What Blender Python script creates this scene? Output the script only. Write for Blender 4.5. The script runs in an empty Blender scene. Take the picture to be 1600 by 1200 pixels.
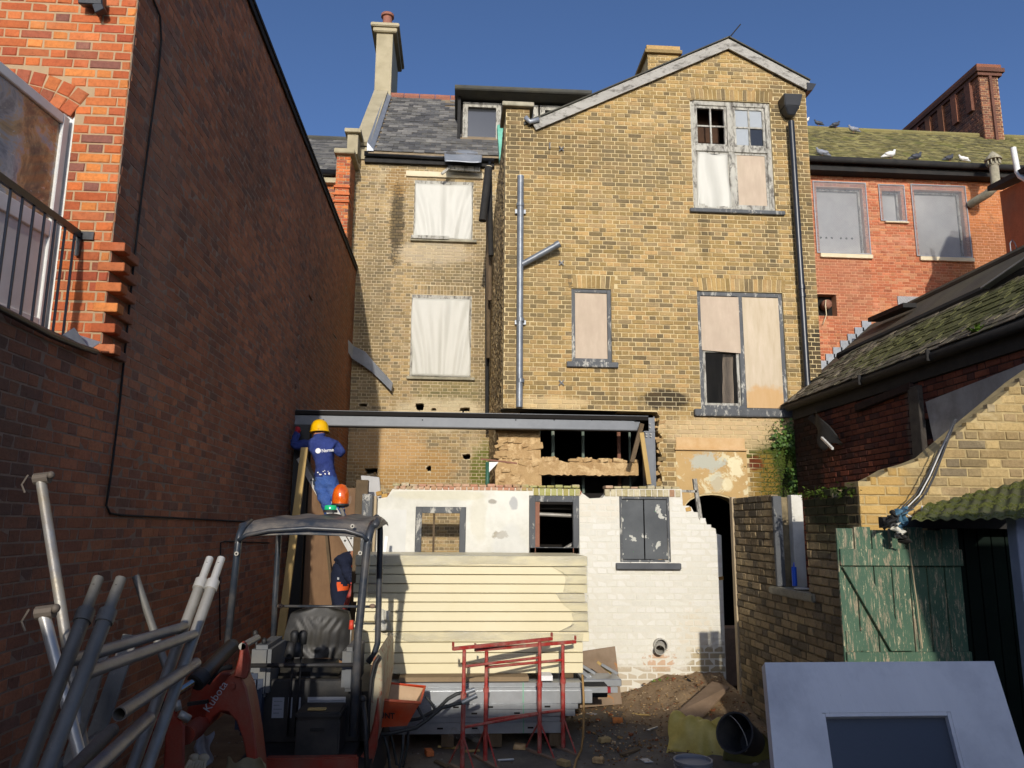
import bpy, bmesh, math, random
from mathutils import Vector, Matrix
from mathutils.geometry import tessellate_polygon
R = random.Random(7)
C = bpy.context.scene.collection
SC = bpy.context.scene
rad = math.radians

# ---------------------------------------------------------------- camera
H = 2.1
YAW, PIT, ROL = rad(3.9), rad(10.4), rad(.46)
FW = Vector((math.sin(YAW)*math.cos(PIT), math.cos(YAW)*math.cos(PIT), math.sin(PIT)))
R0 = Vector((math.cos(YAW), -math.sin(YAW), 0)); U0 = R0.cross(FW)
RT = R0*math.cos(ROL)+U0*math.sin(ROL); UP = U0*math.cos(ROL)-R0*math.sin(ROL)
EYE = Vector((0, 0, H))
cd = bpy.data.cameras.new('camera'); cam = bpy.data.objects.new('camera', cd); C.objects.link(cam)
cd.sensor_width = 36; cd.lens = 27.0; cd.clip_start = .05; cd.clip_end = 2000
cam.matrix_world = Matrix.Translation(EYE) @ Matrix((RT, UP, -FW)).transposed().to_4x4()
SC.camera = cam

def ray(x, y):
    return FW+RT*((x-800)/1200)-UP*((y-600)/1200)
def aY(x, y, Y): d = ray(x, y); return EYE+d*(Y/d.y)
def aX(x, y, X): d = ray(x, y); return EYE+d*(X/d.x)
def aZ(x, y, Z): d = ray(x, y); return EYE+d*((Z-H)/d.z)

# ---------------------------------------------------------------- sky, sun, exposure
SUN_EL, SUN_AZ = rad(17), rad(3.4)      # low sun behind the camera, slightly from the left
w = bpy.data.worlds.new('World'); SC.world = w; w.use_nodes = True
nt = w.node_tree; bg = nt.nodes['Background']
sky = nt.nodes.new('ShaderNodeTexSky'); sky.sky_type = 'NISHITA'; sky.sun_disc = False
sky.sun_elevation = SUN_EL; sky.sun_rotation = math.pi+SUN_AZ
sky.air_density = .46; sky.dust_density = 1.5; sky.ozone_density = 3.7
nt.links.new(sky.outputs[0], bg.inputs[0]); bg.inputs[1].default_value = .15
sd = Vector((math.sin(SUN_AZ)*math.cos(SUN_EL), math.cos(SUN_AZ)*math.cos(SUN_EL), -math.sin(SUN_EL)))
ld = bpy.data.lights.new('sun', 'SUN'); ld.energy = 2.95; ld.angle = rad(.53); ld.color = (1, .93, .83)
lo = bpy.data.objects.new('sun', ld); C.objects.link(lo); lo.rotation_euler = sd.to_track_quat('-Z', 'Y').to_euler()
SC.view_settings.view_transform = 'Standard'; SC.view_settings.look = 'None'
SC.view_settings.exposure = .35; SC.view_settings.gamma = 1; SC.view_settings.use_curve_mapping = False
SC.render.engine = 'CYCLES'

# ---------------------------------------------------------------- object helpers
def tag(o, label=None, cat=None, group=None, kind=None):
    if label: o['label'] = label
    if cat: o['category'] = cat
    if group: o['group'] = group
    if kind: o['kind'] = kind
    return o
def thing(name, label, cat, loc=(0, 0, 0), group=None, parent=None):
    o = bpy.data.objects.new(name, None); C.objects.link(o); o.location = loc; o.empty_display_size = .1
    return tag(o, label, cat, group)
def setparent(o, p):
    if p is not None:
        o.parent = p
        o.matrix_parent_inverse = p_world(p).inverted()
def p_world(p):
    m = p.matrix_basis.copy()
    if p.parent is not None: m = p_world(p.parent) @ p.matrix_parent_inverse @ m
    return m
def copy_tree(o, parent=None, off=None):
    c = o.copy(); C.objects.link(c)
    if parent is not None: c.parent = parent
    for ch in KIDS.get(o.name, []):
        KIDS.setdefault(c.name, []).append(copy_tree(ch, c))
    return c
KIDS = {}

class MB:
    def __init__(s): s.v = []; s.f = []; s.m = []; s.mi = 0
    def add(s, vs, fs):
        n = len(s.v); s.v.extend([tuple(q) for q in vs]); s.f.extend([tuple(n+i for i in f) for f in fs]); s.m.extend([s.mi]*len(fs)); return s
    def hexa(s, p):
        return s.add(p, [(0, 3, 2, 1), (4, 5, 6, 7), (0, 1, 5, 4), (1, 2, 6, 5), (2, 3, 7, 6), (3, 0, 4, 7)])
    def box(s, a, b):
        x0, y0, z0 = min(a[0], b[0]), min(a[1], b[1]), min(a[2], b[2]); x1, y1, z1 = max(a[0], b[0]), max(a[1], b[1]), max(a[2], b[2])
        return s.hexa([(x0, y0, z0), (x1, y0, z0), (x1, y1, z0), (x0, y1, z0), (x0, y0, z1), (x1, y0, z1), (x1, y1, z1), (x0, y1, z1)])
    def obox(s, c, ax, ay, az):                 # centre and three half-extent vectors
        c = Vector(c); ax, ay, az = Vector(ax), Vector(ay), Vector(az)
        return s.hexa([c-ax-ay-az, c+ax-ay-az, c+ax+ay-az, c-ax+ay-az, c-ax-ay+az, c+ax-ay+az, c+ax+ay+az, c-ax+ay+az])
    def bar(s, a, b, w, t, up=(0, 0, 1)):        # rectangular bar a-b, w across, t along 'up'
        a, b = Vector(a), Vector(b); d = (b-a); L = d.length; d = d.normalized(); u = Vector(up); sdv = d.cross(u)
        if sdv.length < 1e-4: u = Vector((0, 1, 0)); sdv = d.cross(u)
        sdv.normalize(); u = sdv.cross(d)
        return s.obox((a+b)/2, d*L/2, sdv*w/2, u*t/2)
    def tube(s, pts, r, n=10, cap=True, r2=None):
        pts = [Vector(p) for p in pts]; rings = []; N = len(pts); prev = None; base = len(s.v)
        for i, p in enumerate(pts):
            d = (pts[min(i+1, N-1)]-pts[max(i-1, 0)]).normalized()
            if prev is None:
                a = Vector((0, 0, 1)) if abs(d.z) < .9 else Vector((1, 0, 0)); prev = d.cross(a).normalized()
            else:
                prev = (prev-d*prev.dot(d)).normalized()
            e = d.cross(prev)
            rr = r[i] if isinstance(r, (list, tuple)) else (r if r2 is None else r+(r2-r)*i/(N-1))
            rings.append([p+(prev*math.cos(2*math.pi*k/n)+e*math.sin(2*math.pi*k/n))*rr for k in range(n)])
        vs = [q for g in rings for q in g]; fs = []
        for i in range(N-1):
            for k in range(n):
                fs.append((i*n+k, i*n+(k+1) % n, (i+1)*n+(k+1) % n, (i+1)*n+k))
        if cap: fs.append(tuple(range(n-1, -1, -1))); fs.append(tuple((N-1)*n+k for k in range(n)))
        return s.add(vs, fs)
    def pipe(s, a, b, r, t=.004, n=12):          # open-ended hollow pipe
        a, b = Vector(a), Vector(b); s.tube([a, b], r, n, cap=False)
        nb = len(s.v)-2*n; d = (b-a).normalized()
        c = [Vector(s.v[nb+k]) for k in range(2*n)]
        inn = [a+(c[k]-a)*(1-t/r) for k in range(n)]+[b+(c[n+k]-b)*(1-t/r) for k in range(n)]
        fs = []
        m = len(s.v)
        s.v.extend([tuple(q) for q in inn])
        for k in range(n):
            k2 = (k+1) % n
            fs += [(m+k2, m+k, m+n+k, m+n+k2), (nb+k2, nb+k, m+k, m+k2), (nb+n+k, nb+n+k2, m+n+k2, m+n+k)]
        s.f.extend(fs); s.m.extend([s.mi]*len(fs)); return s
    def lathe(s, c, prof, n=16, axis=(0, 0, 1)):  # prof: (r, h)
        c = Vector(c); ax = Vector(axis).normalized(); a = ax.orthogonal().normalized(); b = ax.cross(a)
        vs = [c+ax*h+(a*math.cos(2*math.pi*k/n)+b*math.sin(2*math.pi*k/n))*r for r, h in prof for k in range(n)]
        fs = [(i*n+k, i*n+(k+1) % n, (i+1)*n+(k+1) % n, (i+1)*n+k) for i in range(len(prof)-1) for k in range(n)]
        if prof[0][0] > 1e-5: fs.append(tuple(range(n-1, -1, -1)))
        if prof[-1][0] > 1e-5: fs.append(tuple((len(prof)-1)*n+k for k in range(n)))
        return s.add(vs, fs)
    def prism(s, poly, holes, P0, U, V, N, thick):  # outline in (u,v), front face at P0, extruded to -N*thick
        P0, U, V, N = Vector(P0), Vector(U), Vector(V), Vector(N)
        loops = [list(poly)]+[list(h) for h in holes]
        flat = [p for l in loops for p in l]
        tris = tessellate_polygon([[Vector((p[0], p[1], 0)) for p in l] for l in loops])
        f3 = [P0+U*p[0]+V*p[1] for p in flat]; b3 = [q-N*thick for q in f3]; n = len(flat)
        fs = []
        flip = U.cross(V).dot(N) < 0
        for t in tris:
            a, b, c = t
            ar = (flat[b][0]-flat[a][0])*(flat[c][1]-flat[a][1])-(flat[c][0]-flat[a][0])*(flat[b][1]-flat[a][1])
            if (ar < 0) != flip: a, c = c, a
            fs.append((a, b, c)); fs.append((n+c, n+b, n+a))
        o = 0
        for l in loops:
            for i in range(len(l)):
                j = (i+1) % len(l); fs.append((o+i, o+j, n+o+j, n+o+i))
            o += len(l)
        return s.add(f3+b3, fs)
    def sphere(s, c, r, n=10, m=6, sc=(1, 1, 1)):
        c = Vector(c); prof = [(math.sin(math.pi*i/m)*r, -math.cos(math.pi*i/m)*r) for i in range(m+1)]
        b = len(s.v); s.lathe((0, 0, 0), prof, n)
        for i in range(b, len(s.v)):
            q = s.v[i]; s.v[i] = (c.x+q[0]*sc[0], c.y+q[1]*sc[1], c.z+q[2]*sc[2])
        return s
    def move(s, b, fn):
        for i in range(b, len(s.v)): s.v[i] = tuple(fn(Vector(s.v[i])))
        return s
    def mesh(s, name, mats, smooth=False):
        me = bpy.data.meshes.new(name); me.from_pydata(s.v, [], s.f)
        for m in (mats if isinstance(mats, (list, tuple)) else [mats]): me.materials.append(m)
        if any(s.m): me.polygons.foreach_set('material_index', s.m)
        if smooth: me.polygons.foreach_set('use_smooth', [True]*len(s.f))
        me.update(); return me
    def build(s, name, mats, parent=None, smooth=False, label=None, cat=None, group=None, kind=None, bevel=0, fixn=True, auto=None):
        me = s.mesh(name, mats, smooth)
        if fixn and len(s.f) < 20000:
            bm = bmesh.new(); bm.from_mesh(me)
            bmesh.ops.recalc_face_normals(bm, faces=bm.faces)
            if bevel:
                es = [e for e in bm.edges if len(e.link_faces) == 2 and e.calc_face_angle(0) > .6]
                bmesh.ops.bevel(bm, geom=es, offset=bevel, segments=2 if bevel > .01 else 1, affect='EDGES', clamp_overlap=True)
            bm.to_mesh(me); bm.free()
        o = bpy.data.objects.new(name, me); C.objects.link(o)
        if parent is not None: setparent(o, parent); KIDS.setdefault(parent.name, []).append(o)
        if auto and smooth:
            me.set_sharp_from_angle(angle=rad(auto))
        return tag(o, label, cat, group, kind)

# ---------------------------------------------------------------- materials
def hexs(h):
    h = h.lstrip('#'); c = [int(h[i:i+2], 16)/255 for i in (0, 2, 4)]
    return tuple(x/12.92 if x <= .04045 else ((x+.055)/1.055)**2.4 for x in c)+(1,)
def col(c): return hexs(c) if isinstance(c, str) else (tuple(c)+(1,) if len(c) == 3 else tuple(c))
class NT:
    def __init__(s, name):
        s.mat = bpy.data.materials.new(name); s.mat.use_nodes = True; s.t = s.mat.node_tree
        s.b = s.t.nodes['Principled BSDF']; s.geo = None; s.tc = None
    def n(s, t, **k):
        q = s.t.nodes.new('ShaderNode'+t)
        for a, v in k.items(): setattr(q, a, v)
        return q
    def l(s, a, b): s.t.links.new(a, b)
    def pos(s):
        if s.geo is None: s.geo = s.n('NewGeometry')
        return s.geo.outputs['Position']
    def obj(s):
        if s.tc is None: s.tc = s.n('TexCoord')
        return s.tc.outputs['Object']
    def scale(s, vec, sc):
        m = s.n('Mapping'); s.l(vec, m.inputs[0]); m.inputs['Scale'].default_value = sc if isinstance(sc, (tuple, list)) else (sc,)*3; return m.outputs[0]
    def noise(s, vec, sc, detail=4, rough=.6, dist=0):
        q = s.n('TexNoise'); s.l(vec, q.inputs['Vector']); q.inputs['Scale'].default_value = sc
        q.inputs['Detail'].default_value = detail; q.inputs['Roughness'].default_value = rough; q.inputs['Distortion'].default_value = dist
        return q.outputs['Fac']
    def ramp(s, fac, stops, interp='LINEAR'):
        q = s.n('ValToRGB'); q.color_ramp.interpolation = interp; s.l(fac, q.inputs[0]); cr = q.color_ramp
        while len(cr.elements) < len(stops): cr.elements.new(.5)
        for e, (p, c) in zip(cr.elements, stops): e.position = p; e.color = col(c) if not isinstance(c, (int, float)) else (c, c, c, 1)
        return q.outputs[0]
    def mix(s, fac, a, b, mode='MIX'):
        q = s.n('Mix', data_type='RGBA', blend_type=mode)
        for sock, v in ((q.inputs[0], fac), (q.inputs[6], a), (q.inputs[7], b)):
            if isinstance(v, (int, float)): sock.default_value = v
            elif isinstance(v, (str, tuple, list)): sock.default_value = col(v)
            else: s.l(v, sock)
        return q.outputs[2]
    def math(s, op, a, b=0, clamp=False):
        q = s.n('Math', operation=op, use_clamp=clamp)
        for sock, v in ((q.inputs[0], a), (q.inputs[1], b)):
            if isinstance(v, (int, float)): sock.default_value = v
            else: s.l(v, sock)
        return q.outputs[0]
    def bump(s, h, dist, st=1.0):
        q = s.n('Bump'); q.inputs['Distance'].default_value = dist; q.inputs['Strength'].default_value = st
        s.l(h, q.inputs['Height']); s.l(q.outputs[0], s.b.inputs['Normal']); return q
    def blob(s, c, r, soft=.35, nsc=3, namt=.6):  # 0..1 mask round world point c with radii r, ragged edge
        v = s.n('VectorMath', operation='SUBTRACT'); s.l(s.pos(), v.inputs[0]); v.inputs[1].default_value = c
        d = s.n('VectorMath', operation='DIVIDE'); s.l(v.outputs[0], d.inputs[0]); d.inputs[1].default_value = r
        L = s.n('VectorMath', operation='LENGTH'); s.l(d.outputs[0], L.inputs[0])
        nz = s.noise(s.pos(), nsc, 5, .7)
        t = s.math('ADD', L.outputs['Value'], s.math('MULTIPLY', s.math('SUBTRACT', nz, .5), namt*2))
        m = s.n('MapRange'); s.l(t, m.inputs[0]); m.inputs[1].default_value = 1+soft/2; m.inputs[2].default_value = 1-soft/2
        return m.outputs[0]
    def stains(s, c, st):
        for (cc, rr, colr, amt, *k) in st:
            kw = k[0] if k else {}
            c = s.mix(s.math('MULTIPLY', s.blob(cc, rr, **kw), amt), c, colr)
        return c
    def fin(s, c, rough=.85, metal=0, spec=.3):
        if isinstance(c, (str, tuple, list)): s.b.inputs['Base Color'].default_value = col(c)
        else: s.l(c, s.b.inputs['Base Color'])
        if isinstance(rough, (int, float)): s.b.inputs['Roughness'].default_value = rough
        else: s.l(rough, s.b.inputs['Roughness'])
        s.b.inputs['Metallic'].default_value = metal; s.b.inputs['Specular IOR Level'].default_value = spec
        return s.mat

def mk(name, c1, c2=None, sc=6, rough=.8, metal=0, spec=.35, bump=0, bsc=60, wear=None, stretch=None, dirt=None, stains=None, detail=5):
    """c1..c2 noise mix; wear=(colour, scale, lo, hi); dirt=(colour, scale, amount)"""
    m = NT(name); v = m.obj()
    if stretch: v = m.scale(v, stretch)
    c = c1
    if c2 is not None: c = m.ramp(m.noise(v, sc, detail, .65), [(.3, c1), (.7, c2)])
    if dirt: c = m.mix(m.math('MULTIPLY', m.ramp(m.noise(m.pos(), dirt[1], 6, .7), [(.42, 0.), (.68, 1.)]), dirt[2]), c, dirt[0])
    rg = rough
    if wear:
        f = m.ramp(m.noise(v, wear[1], 6, .75, .4), [(wear[2], 0.), (wear[3], 1.)]); c = m.mix(f, c, wear[0])
    if stains: c = m.stains(c, stains)
    if bump: m.bump(m.noise(v, bsc, 5, .65), bump)
    return m.fin(c, rg, metal, spec)

def mk_brick(name, cols, mort=None, rough=.9, soot=('#2a211c', .9, .25), stains=(), bump=.004, lime=None, vsc=1.0, jit=(.85, 1.12), mot=(.72, 1.16)):
    m = NT(name)
    g = m.pos(); oi = m.n('ObjectInfo')
    r = m.math('FRACT', m.math('ADD', m.geo.outputs['Random Per Island'], m.math('MULTIPLY', oi.outputs['Random'], 7.31)))
    n = len(cols); c = m.ramp(r, [(i/n, q) for i, q in enumerate(cols)], 'CONSTANT')
    # brightness jitter per brick
    r2 = m.math('FRACT', m.math('MULTIPLY', r, 37.7))
    c = m.mix(1.0, c, m.ramp(r2, [(0, jit[0]), (1, jit[1])]), 'MULTIPLY')
    # mottling inside a brick
    nz = m.noise(g, 34*vsc, 6, .75)
    c = m.mix(1.0, c, m.ramp(nz, [(.3, mot[0]), (.5, 1.), (.72, mot[1])]), 'MULTIPLY')
    sp = m.ramp(m.noise(g, 90*vsc, 3, .6), [(.62, 0.), (.72, 1.)])
    c = m.mix(m.math('MULTIPLY', sp, .5), c, cols[0])
    if soot:
        s = m.ramp(m.noise(g, soot[1], 7, .72), [(.45, 0.), (.72, 1.)]); c = m.mix(m.math('MULTIPLY', s, soot[2]), c, soot[0])
    if lime:
        s = m.ramp(m.noise(g, lime[1], 6, .7, .3), [(.55, 0.), (.66, 1.)]); c = m.mix(m.math('MULTIPLY', s, lime[2]), c, lime[0])
    c = m.stains(c, stains)
    h = m.math('ADD', m.noise(g, 55*vsc, 6, .7), m.math('MULTIPLY', m.noise(g, 9, 3, .6), 1.4))
    m.bump(h, bump)
    return m.fin(c, rough, 0, .2)

# ---------------------------------------------------------------- brick walls
def spans(poly, holes, z):
    xs = []
    for l in [poly]+list(holes):
        for i in range(len(l)):
            (x0, z0), (x1, z1) = l[i], l[(i+1) % len(l)]
            if (z0 <= z < z1) or (z1 <= z < z0): xs.append(x0+(x1-x0)*(z-z0)/(z1-z0))
    xs.sort(); return [(xs[i], xs[i+1]) for i in range(0, len(xs)-1, 2)]
POOL = {}
def chbrick(mb, c, U, V, N, L, h, d, rr, ch=.006, depth=.05):
    hl, hh = L/2, h/2
    t = lambda: rr.uniform(-.0022, .0022)
    back = [c+U*a*hl+V*b*hh-N*depth for a, b in ((-1, -1), (1, -1), (1, 1), (-1, 1))]
    mid = [c+U*(a*hl+t())+V*(b*hh+t())+N*(d-ch) for a, b in ((-1, -1), (1, -1), (1, 1), (-1, 1))]
    tl, tv = rr.uniform(-.0025, .0025), rr.uniform(-.002, .002)
    fr = [c+U*(a*(hl-ch)+t())+V*(b*(hh-ch)+t())+N*(d+a*tl+b*tv) for a, b in ((-1, -1), (1, -1), (1, 1), (-1, 1))]
    fs = [(0, 1, 5, 4), (1, 2, 6, 5), (2, 3, 7, 6), (3, 0, 4, 7), (4, 5, 9, 8), (5, 6, 10, 9), (6, 7, 11, 10), (7, 4, 8, 11), (8, 9, 10, 11)]
    mb.add(back+mid+fr, fs)
def brick_pool(key, U, N, lens, h, mat, rr, proud=.008, ch=.006):
    if key in POOL: return POOL[key]
    d = {}
    V = Vector((0, 0, 1))
    for L in lens:
        L2 = L > .16; d[L2] = []
        for k in range(4):
            mb = MB(); chbrick(mb, Vector((0, 0, 0)), U, V, N, L, h, proud, rr, ch)
            me = mb.mesh('brick', mat); bm = bmesh.new(); bm.from_mesh(me); bmesh.ops.recalc_face_normals(bm, faces=bm.faces)
            # open back: make sure the front looks along N
            fsum = sum((f.normal.dot(N) for f in bm.faces), 0)
            if fsum < 0: bmesh.ops.reverse_faces(bm, faces=bm.faces)
            bm.to_mesh(me); bm.free(); d[L2].append(me)
    POOL[key] = d; return d
def camsize(p):
    q = p-EYE; z = q.dot(FW)
    if z < .3: return 0
    x = 800+1200*q.dot(RT)/z; y = 600-1200*q.dot(UP)/z
    if not (-20 < x < 1620 and -20 < y < 1220): return 0
    return 1200/z
def brick_wall(name, parent, P0, U, N, poly, holes, thick, matb, matm, course=.076, L=.235, bond='english', singles=300, proud=.008, joint=.011,
               seed=1, label=None, minz=0, skip=None, wallkw=None, ch=.006):
    """poly/holes in (s, z): s along U from P0, z world height. Returns the wall body; bricks are its children."""
    rr = random.Random(seed); P0, U, N = Vector(P0), Vector(U), Vector(N); V = Vector((0, 0, 1)); P0 = Vector((P0.x, P0.y, 0))
    mb = MB(); mb.prism(poly, holes, P0, U, V, N, thick)
    body = mb.build(name, matm, parent, label=label, **(wallkw or {}))
    z0 = min(p[1] for p in poly); z1 = max(p[1] for p in poly); smin = min(p[0] for p in poly)
    ks, ke = math.ceil(z0/course-.4), math.floor(z1/course+.4)
    hl = (L-joint)/2; S, Hd = L, L/2
    cand = []
    for k in range(ks, ke):
        zc = (k+.5)*course
        if zc < minz: continue
        if bond == 'english': pat = [S] if k % 2 else [Hd]; off = (0 if k % 2 else -Hd/2)
        elif bond == 'flemish': pat = [S, Hd]; off = 0 if k % 2 else (S+Hd)/2
        else: pat = [S]; off = 0 if k % 2 else S/2
        for a, b in spans(poly, holes, zc):
            per = sum(pat); s = off+math.floor((a-off)/per)*per-per; i = 0
            while s < b:
                l = pat[i % len(pat)]; i += 1
                p, q = max(s+joint/2, a+.001), min(s+l-joint/2, b-.001)
                s += l
                if q-p < .03: continue
                full = abs((q-p)-(l-joint)) < 1e-6
                cc = P0+U*((p+q)/2)+V*zc
                if skip and skip((p+q)/2, zc, rr): continue
                cand.append((camsize(cc), full, q-p, cc))
    hgt = course-joint
    order = sorted(range(len(cand)), key=lambda i: -cand[i][0] if cand[i][1] else 1)
    sing = set(i for i in order[:singles] if cand[i][1] and cand[i][0]*L > 9)
    pool = brick_pool(name+str(seed)+matb.name, U, N, [S-joint, Hd-joint], hgt, matb, rr, proud, ch)
    mb = MB()
    for i, (cs, full, l, cc) in enumerate(cand):
        dz = rr.uniform(-.45, .45)*min(proud, .008)
        if i in sing:
            o = bpy.data.objects.new('brick', rr.choice(pool[l > .16])); C.objects.link(o)
            o.location = cc+N*dz; o.parent = body; o.matrix_parent_inverse = p_world(body).inverted()
        else:
            chbrick(mb, cc, U, V, N, l+rr.uniform(-.003, .002), hgt+rr.uniform(-.002, .002), proud+dz, rr, ch)
    if mb.f:
        me = mb.mesh('brickwork', matb)
        # consistent outward normals
        bm = bmesh.new(); bm.from_mesh(me); bm.faces.ensure_lookup_table()
        f = bm.faces[8]
        if f.normal.dot(N) < 0: bmesh.ops.reverse_faces(bm, faces=bm.faces)
        bm.to_mesh(me); bm.free()
        o = bpy.data.objects.new('brickwork', me); C.objects.link(o); o.parent = body; o.matrix_parent_inverse = p_world(body).inverted(); o['kind'] = 'stuff'
    return body
def rect(a, z0, b, z1): return [(a, z0), (b, z0), (b, z1), (a, z1)]
# ---------------------------------------------------------------- palette
M = {}
M['stock'] = mk_brick('yellow stock brick', ['#977e50', '#a28757', '#8e774b', '#7b6a4a', '#a18656', '#988059', '#9b8253', '#716247', '#a98b5b', '#8c7750', '#8f7b58', '#a6885a'], lime=('#c2ac84', 1.7, .22),
    soot=('#3a3226', .75, .30), stains=[((3.35, 12.2, 4.14), (.42, .5, .16), '#1d1b18', .85, {'nsc': 7}),
    ((6.05, 12.2, 4.95), (.26, .5, .55), '#26241f', .8, {'nsc': 8}), ((5.45, 12.2, 2.95), (.66, .6, .82), '#3a4220', .97, {'nsc': 6, 'namt': .4}), ((5.5, 12.2, 2.7), (.34, .5, .6), '#1f2213', .8, {'nsc': 5, 'namt': .7}), ((5.2, 12.2, 3.3), (.9, .5, .22), '#3f4a18', .8, {'nsc': 4}),
    ((4.95, 12.2, 2.8), (.22, .5, .5), '#86692c', .7, {'nsc': 4}), ((4.8, 12.2, 3.12), (.13, .5, .12), '#5c1f12', .85, {'nsc': 9}),
    ((4.5, 12.2, 3.62), (1.3, .5, .26), '#cdb389', .6, {'nsc': 3}), ((1.4, 12.2, 4.05), (.7, .5, .1), '#c9b083', .6, {'nsc': 6}),
    ((1.0, 12.2, 9.1), (.6, .6, .5), '#4a4130', .5, {'nsc': 4}), ((1.6, 12.2, 8.4), (1.3, .6, .4), '#4a4130', .4, {'nsc': 3}), ((5.6, 12.2, 9.4), (.5, .6, .7), '#4a4130', .45, {'nsc': 4}), ((4.1, 12.2, 7.0), (.10, .5, .5), '#4c4433', .5, {'nsc': 6}), ((5.3, 12.2, 6.9), (.12, .5, .55), '#4c4433', .5, {'nsc': 6}), ((2.5, 12.2, 4.35), (.08, .5, .35), '#4c4433', .4, {'nsc': 6}), ((3.0, 12.2, 8.2), (.9, .6, .5), '#6b6048', .4, {'nsc': 3}), ((1.3, 12.2, 6.2), (.5, .5, 1.3), '#7a6a48', .4, {'nsc': 2.5}), ((5.85, 12.2, 7.2), (.22, .5, 1.6), '#554b38', .55, {'nsc': 5}), ((.8, 12.2, 6.5), (.14, .5, 2.6), '#5e533e', .5, {'nsc': 5})])
M['stock2'] = mk_brick('pale yellow stock brick', ['#94805a', '#a28c64', '#8f7d5b', '#9c8760', '#a78f65', '#87775a', '#9e8866', '#7e7056'], lime=('#bfae8b', 1.3, .4),
    soot=('#4a4335', .8, .3), stains=[((-1.62, 17.8, 9.3), (.16, .6, .95), '#2b261f', .62, {'nsc': 9, 'namt': 1.3}), ((-1.62, 17.8, 10.4), (.3, .6, .35), '#8a6a3c', .6, {'nsc': 4}),
    ((-.2, 17.8, 5.15), (.8, .6, .42), '#6c6a44', .5, {'nsc': 4}), ((-.7, 17.8, 8.55), (.9, .6, .35), '#b8ab92', .5, {'nsc': 3}), ((-.4, 17.8, 4.6), (1.2, .6, .4), '#c4b594', .7, {'nsc': 2.5}),
    ((.6, 17.8, 3.2), (.35, .6, .75), '#59601f', .8, {'nsc': 4}), ((-1.3, 17.8, 3.4), (1.2, .6, .5), '#a9824c', .7, {'nsc': 2.5}), ((-.2, 17.8, 8.0), (.9, .6, .35), '#6d6248', .5, {'nsc': 4, 'namt': 1.0}), ((-2.1, 17.8, 7.0), (.35, .6, 2.5), '#675b43', .5, {'nsc': 3, 'namt': .8}), ((.5, 17.8, 7.5), (.22, .6, 2.8), '#6e6148', .45, {'nsc': 4, 'namt': .9}), ((-1.7, 17.8, 3.9), (.9, .6, .5), '#bb9768', .6, {'nsc': 3})])
M['redlit'] = mk_brick('orange red brick', ['#b06038', '#bb6c3e', '#a65633', '#8e503a', '#b96537', '#a25535', '#7c5145', '#b4683f', '#c27840', '#aa623e', '#ac5d38', '#9c4e34'], soot=('#463029', 1.2, .28), lime=('#c39a78', 2.2, .14), bump=.003)  # copy of the red brick for sunlit faces
M['redshade'] = mk_brick('shaded red brick', ['#a86e50', '#ae7252', '#a1694c', '#96644c', '#b27654', '#8e624e', '#a66c4e', '#ac7050', '#84604f', '#ae7152', '#9c654a'], soot=('#3c302b', .45, .5), lime=('#8d7a68', .9, .25), bump=.006,
    stains=[((-2.55, 3.2, 2.2), (1, 1.9, 1.3), '#54483f', .5, {'nsc': 2.2}), ((-2.55, 6.2, 4.6), (.6, .5, 1.6), '#8f8070', .22, {'nsc': 3, 'namt': 1.0}), ((-2.55, 8.6, 6.4), (.6, 1.1, .9), '#4d3f37', .4, {'nsc': 2.2, 'namt': .9}), ((-2.55, 10.5, 2.6), (.6, 1.6, .8), '#5a4a3e', .35, {'nsc': 2.2, 'namt': .9}), ((-2.55, 17.2, 5), (.6, 2.0, 4.5), '#8a5b34', .55, {'nsc': 1.2, 'soft': .9}), ((-2.55, 14.6, 4.6), (.6, 1.6, 2.2), '#7a5333', .4, {'nsc': 1.2, 'soft': .9})])  # copy of the red brick for shaded faces, shade put into its browner tone
M['redright'] = mk_brick('salmon red brick', ['#ad6748', '#a56042', '#b37050', '#aa6446', '#985a40', '#b17550', '#a66244', '#b27e5c', '#9e6a4c'], soot=('#7a4634', .8, .25), lime=('#cf9a7c', 1.2, .3), bump=.003,
    stains=[((14.6, 18.5, 9.3), (1.7, 1, 2.4), '#b0723f', .6, {'nsc': 1.2}), ((14.3, 18.5, 8.9), (1.4, 1, 1.2), '#6d4a34', .5, {'nsc': 4, 'namt': 1.2}), ((9.8, 18.5, 8.5), (.8, 1, 1.3), '#8f6048', .5, {'nsc': 2})])
M['garden'] = mk_brick('grimy brown stock brick', ['#a28d68', '#8f7d5e', '#ab9570', '#7d6f58', '#988463', '#b09a72', '#6f6450'], soot=('#2f2a22', 1.3, .5), bump=.010, lime=('#a19476', 3, .2),
    stains=[((3.2, 6.3, 2.4), (.4, .9, .32), '#1b1c11', .85, {'nsc': 4}), ((3.2, 6.6, 2.2), (.4, .5, .3), '#2a3313', .5, {'nsc': 5})])
M['rake'] = mk_brick('old yellow brick', ['#a28c60', '#ad9566', '#98825a', '#a48d60', '#8a7856', '#b39b6c', '#9b8560', '#7f7158'], soot=('#4d4536', 1.6, .4), bump=.007, lime=('#cbb78c', 2.5, .4), stains=[((3.35, 6, 2.2), (.35, .5, .4), '#c49a4c', .5, {'nsc': 4})])
M['outb'] = mk_brick('soot dark red brick', ['#6e3c2c', '#633629', '#744230', '#58332b', '#6a3d2d', '#4b302b'], soot=('#171514', .9, .6), bump=.006, stains=[((5.4, 10.6, 2.3), (.5, .7, .35), '#6b5a50', .6, {'nsc': 4}), ((5.4, 11.6, 3.3), (.5, .6, .8), '#141311', .85, {'nsc': 3}), ((5.4, 8.7, 3.2), (.5, .16, .7), '#5b544b', .7, {'nsc': 4})])
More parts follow.
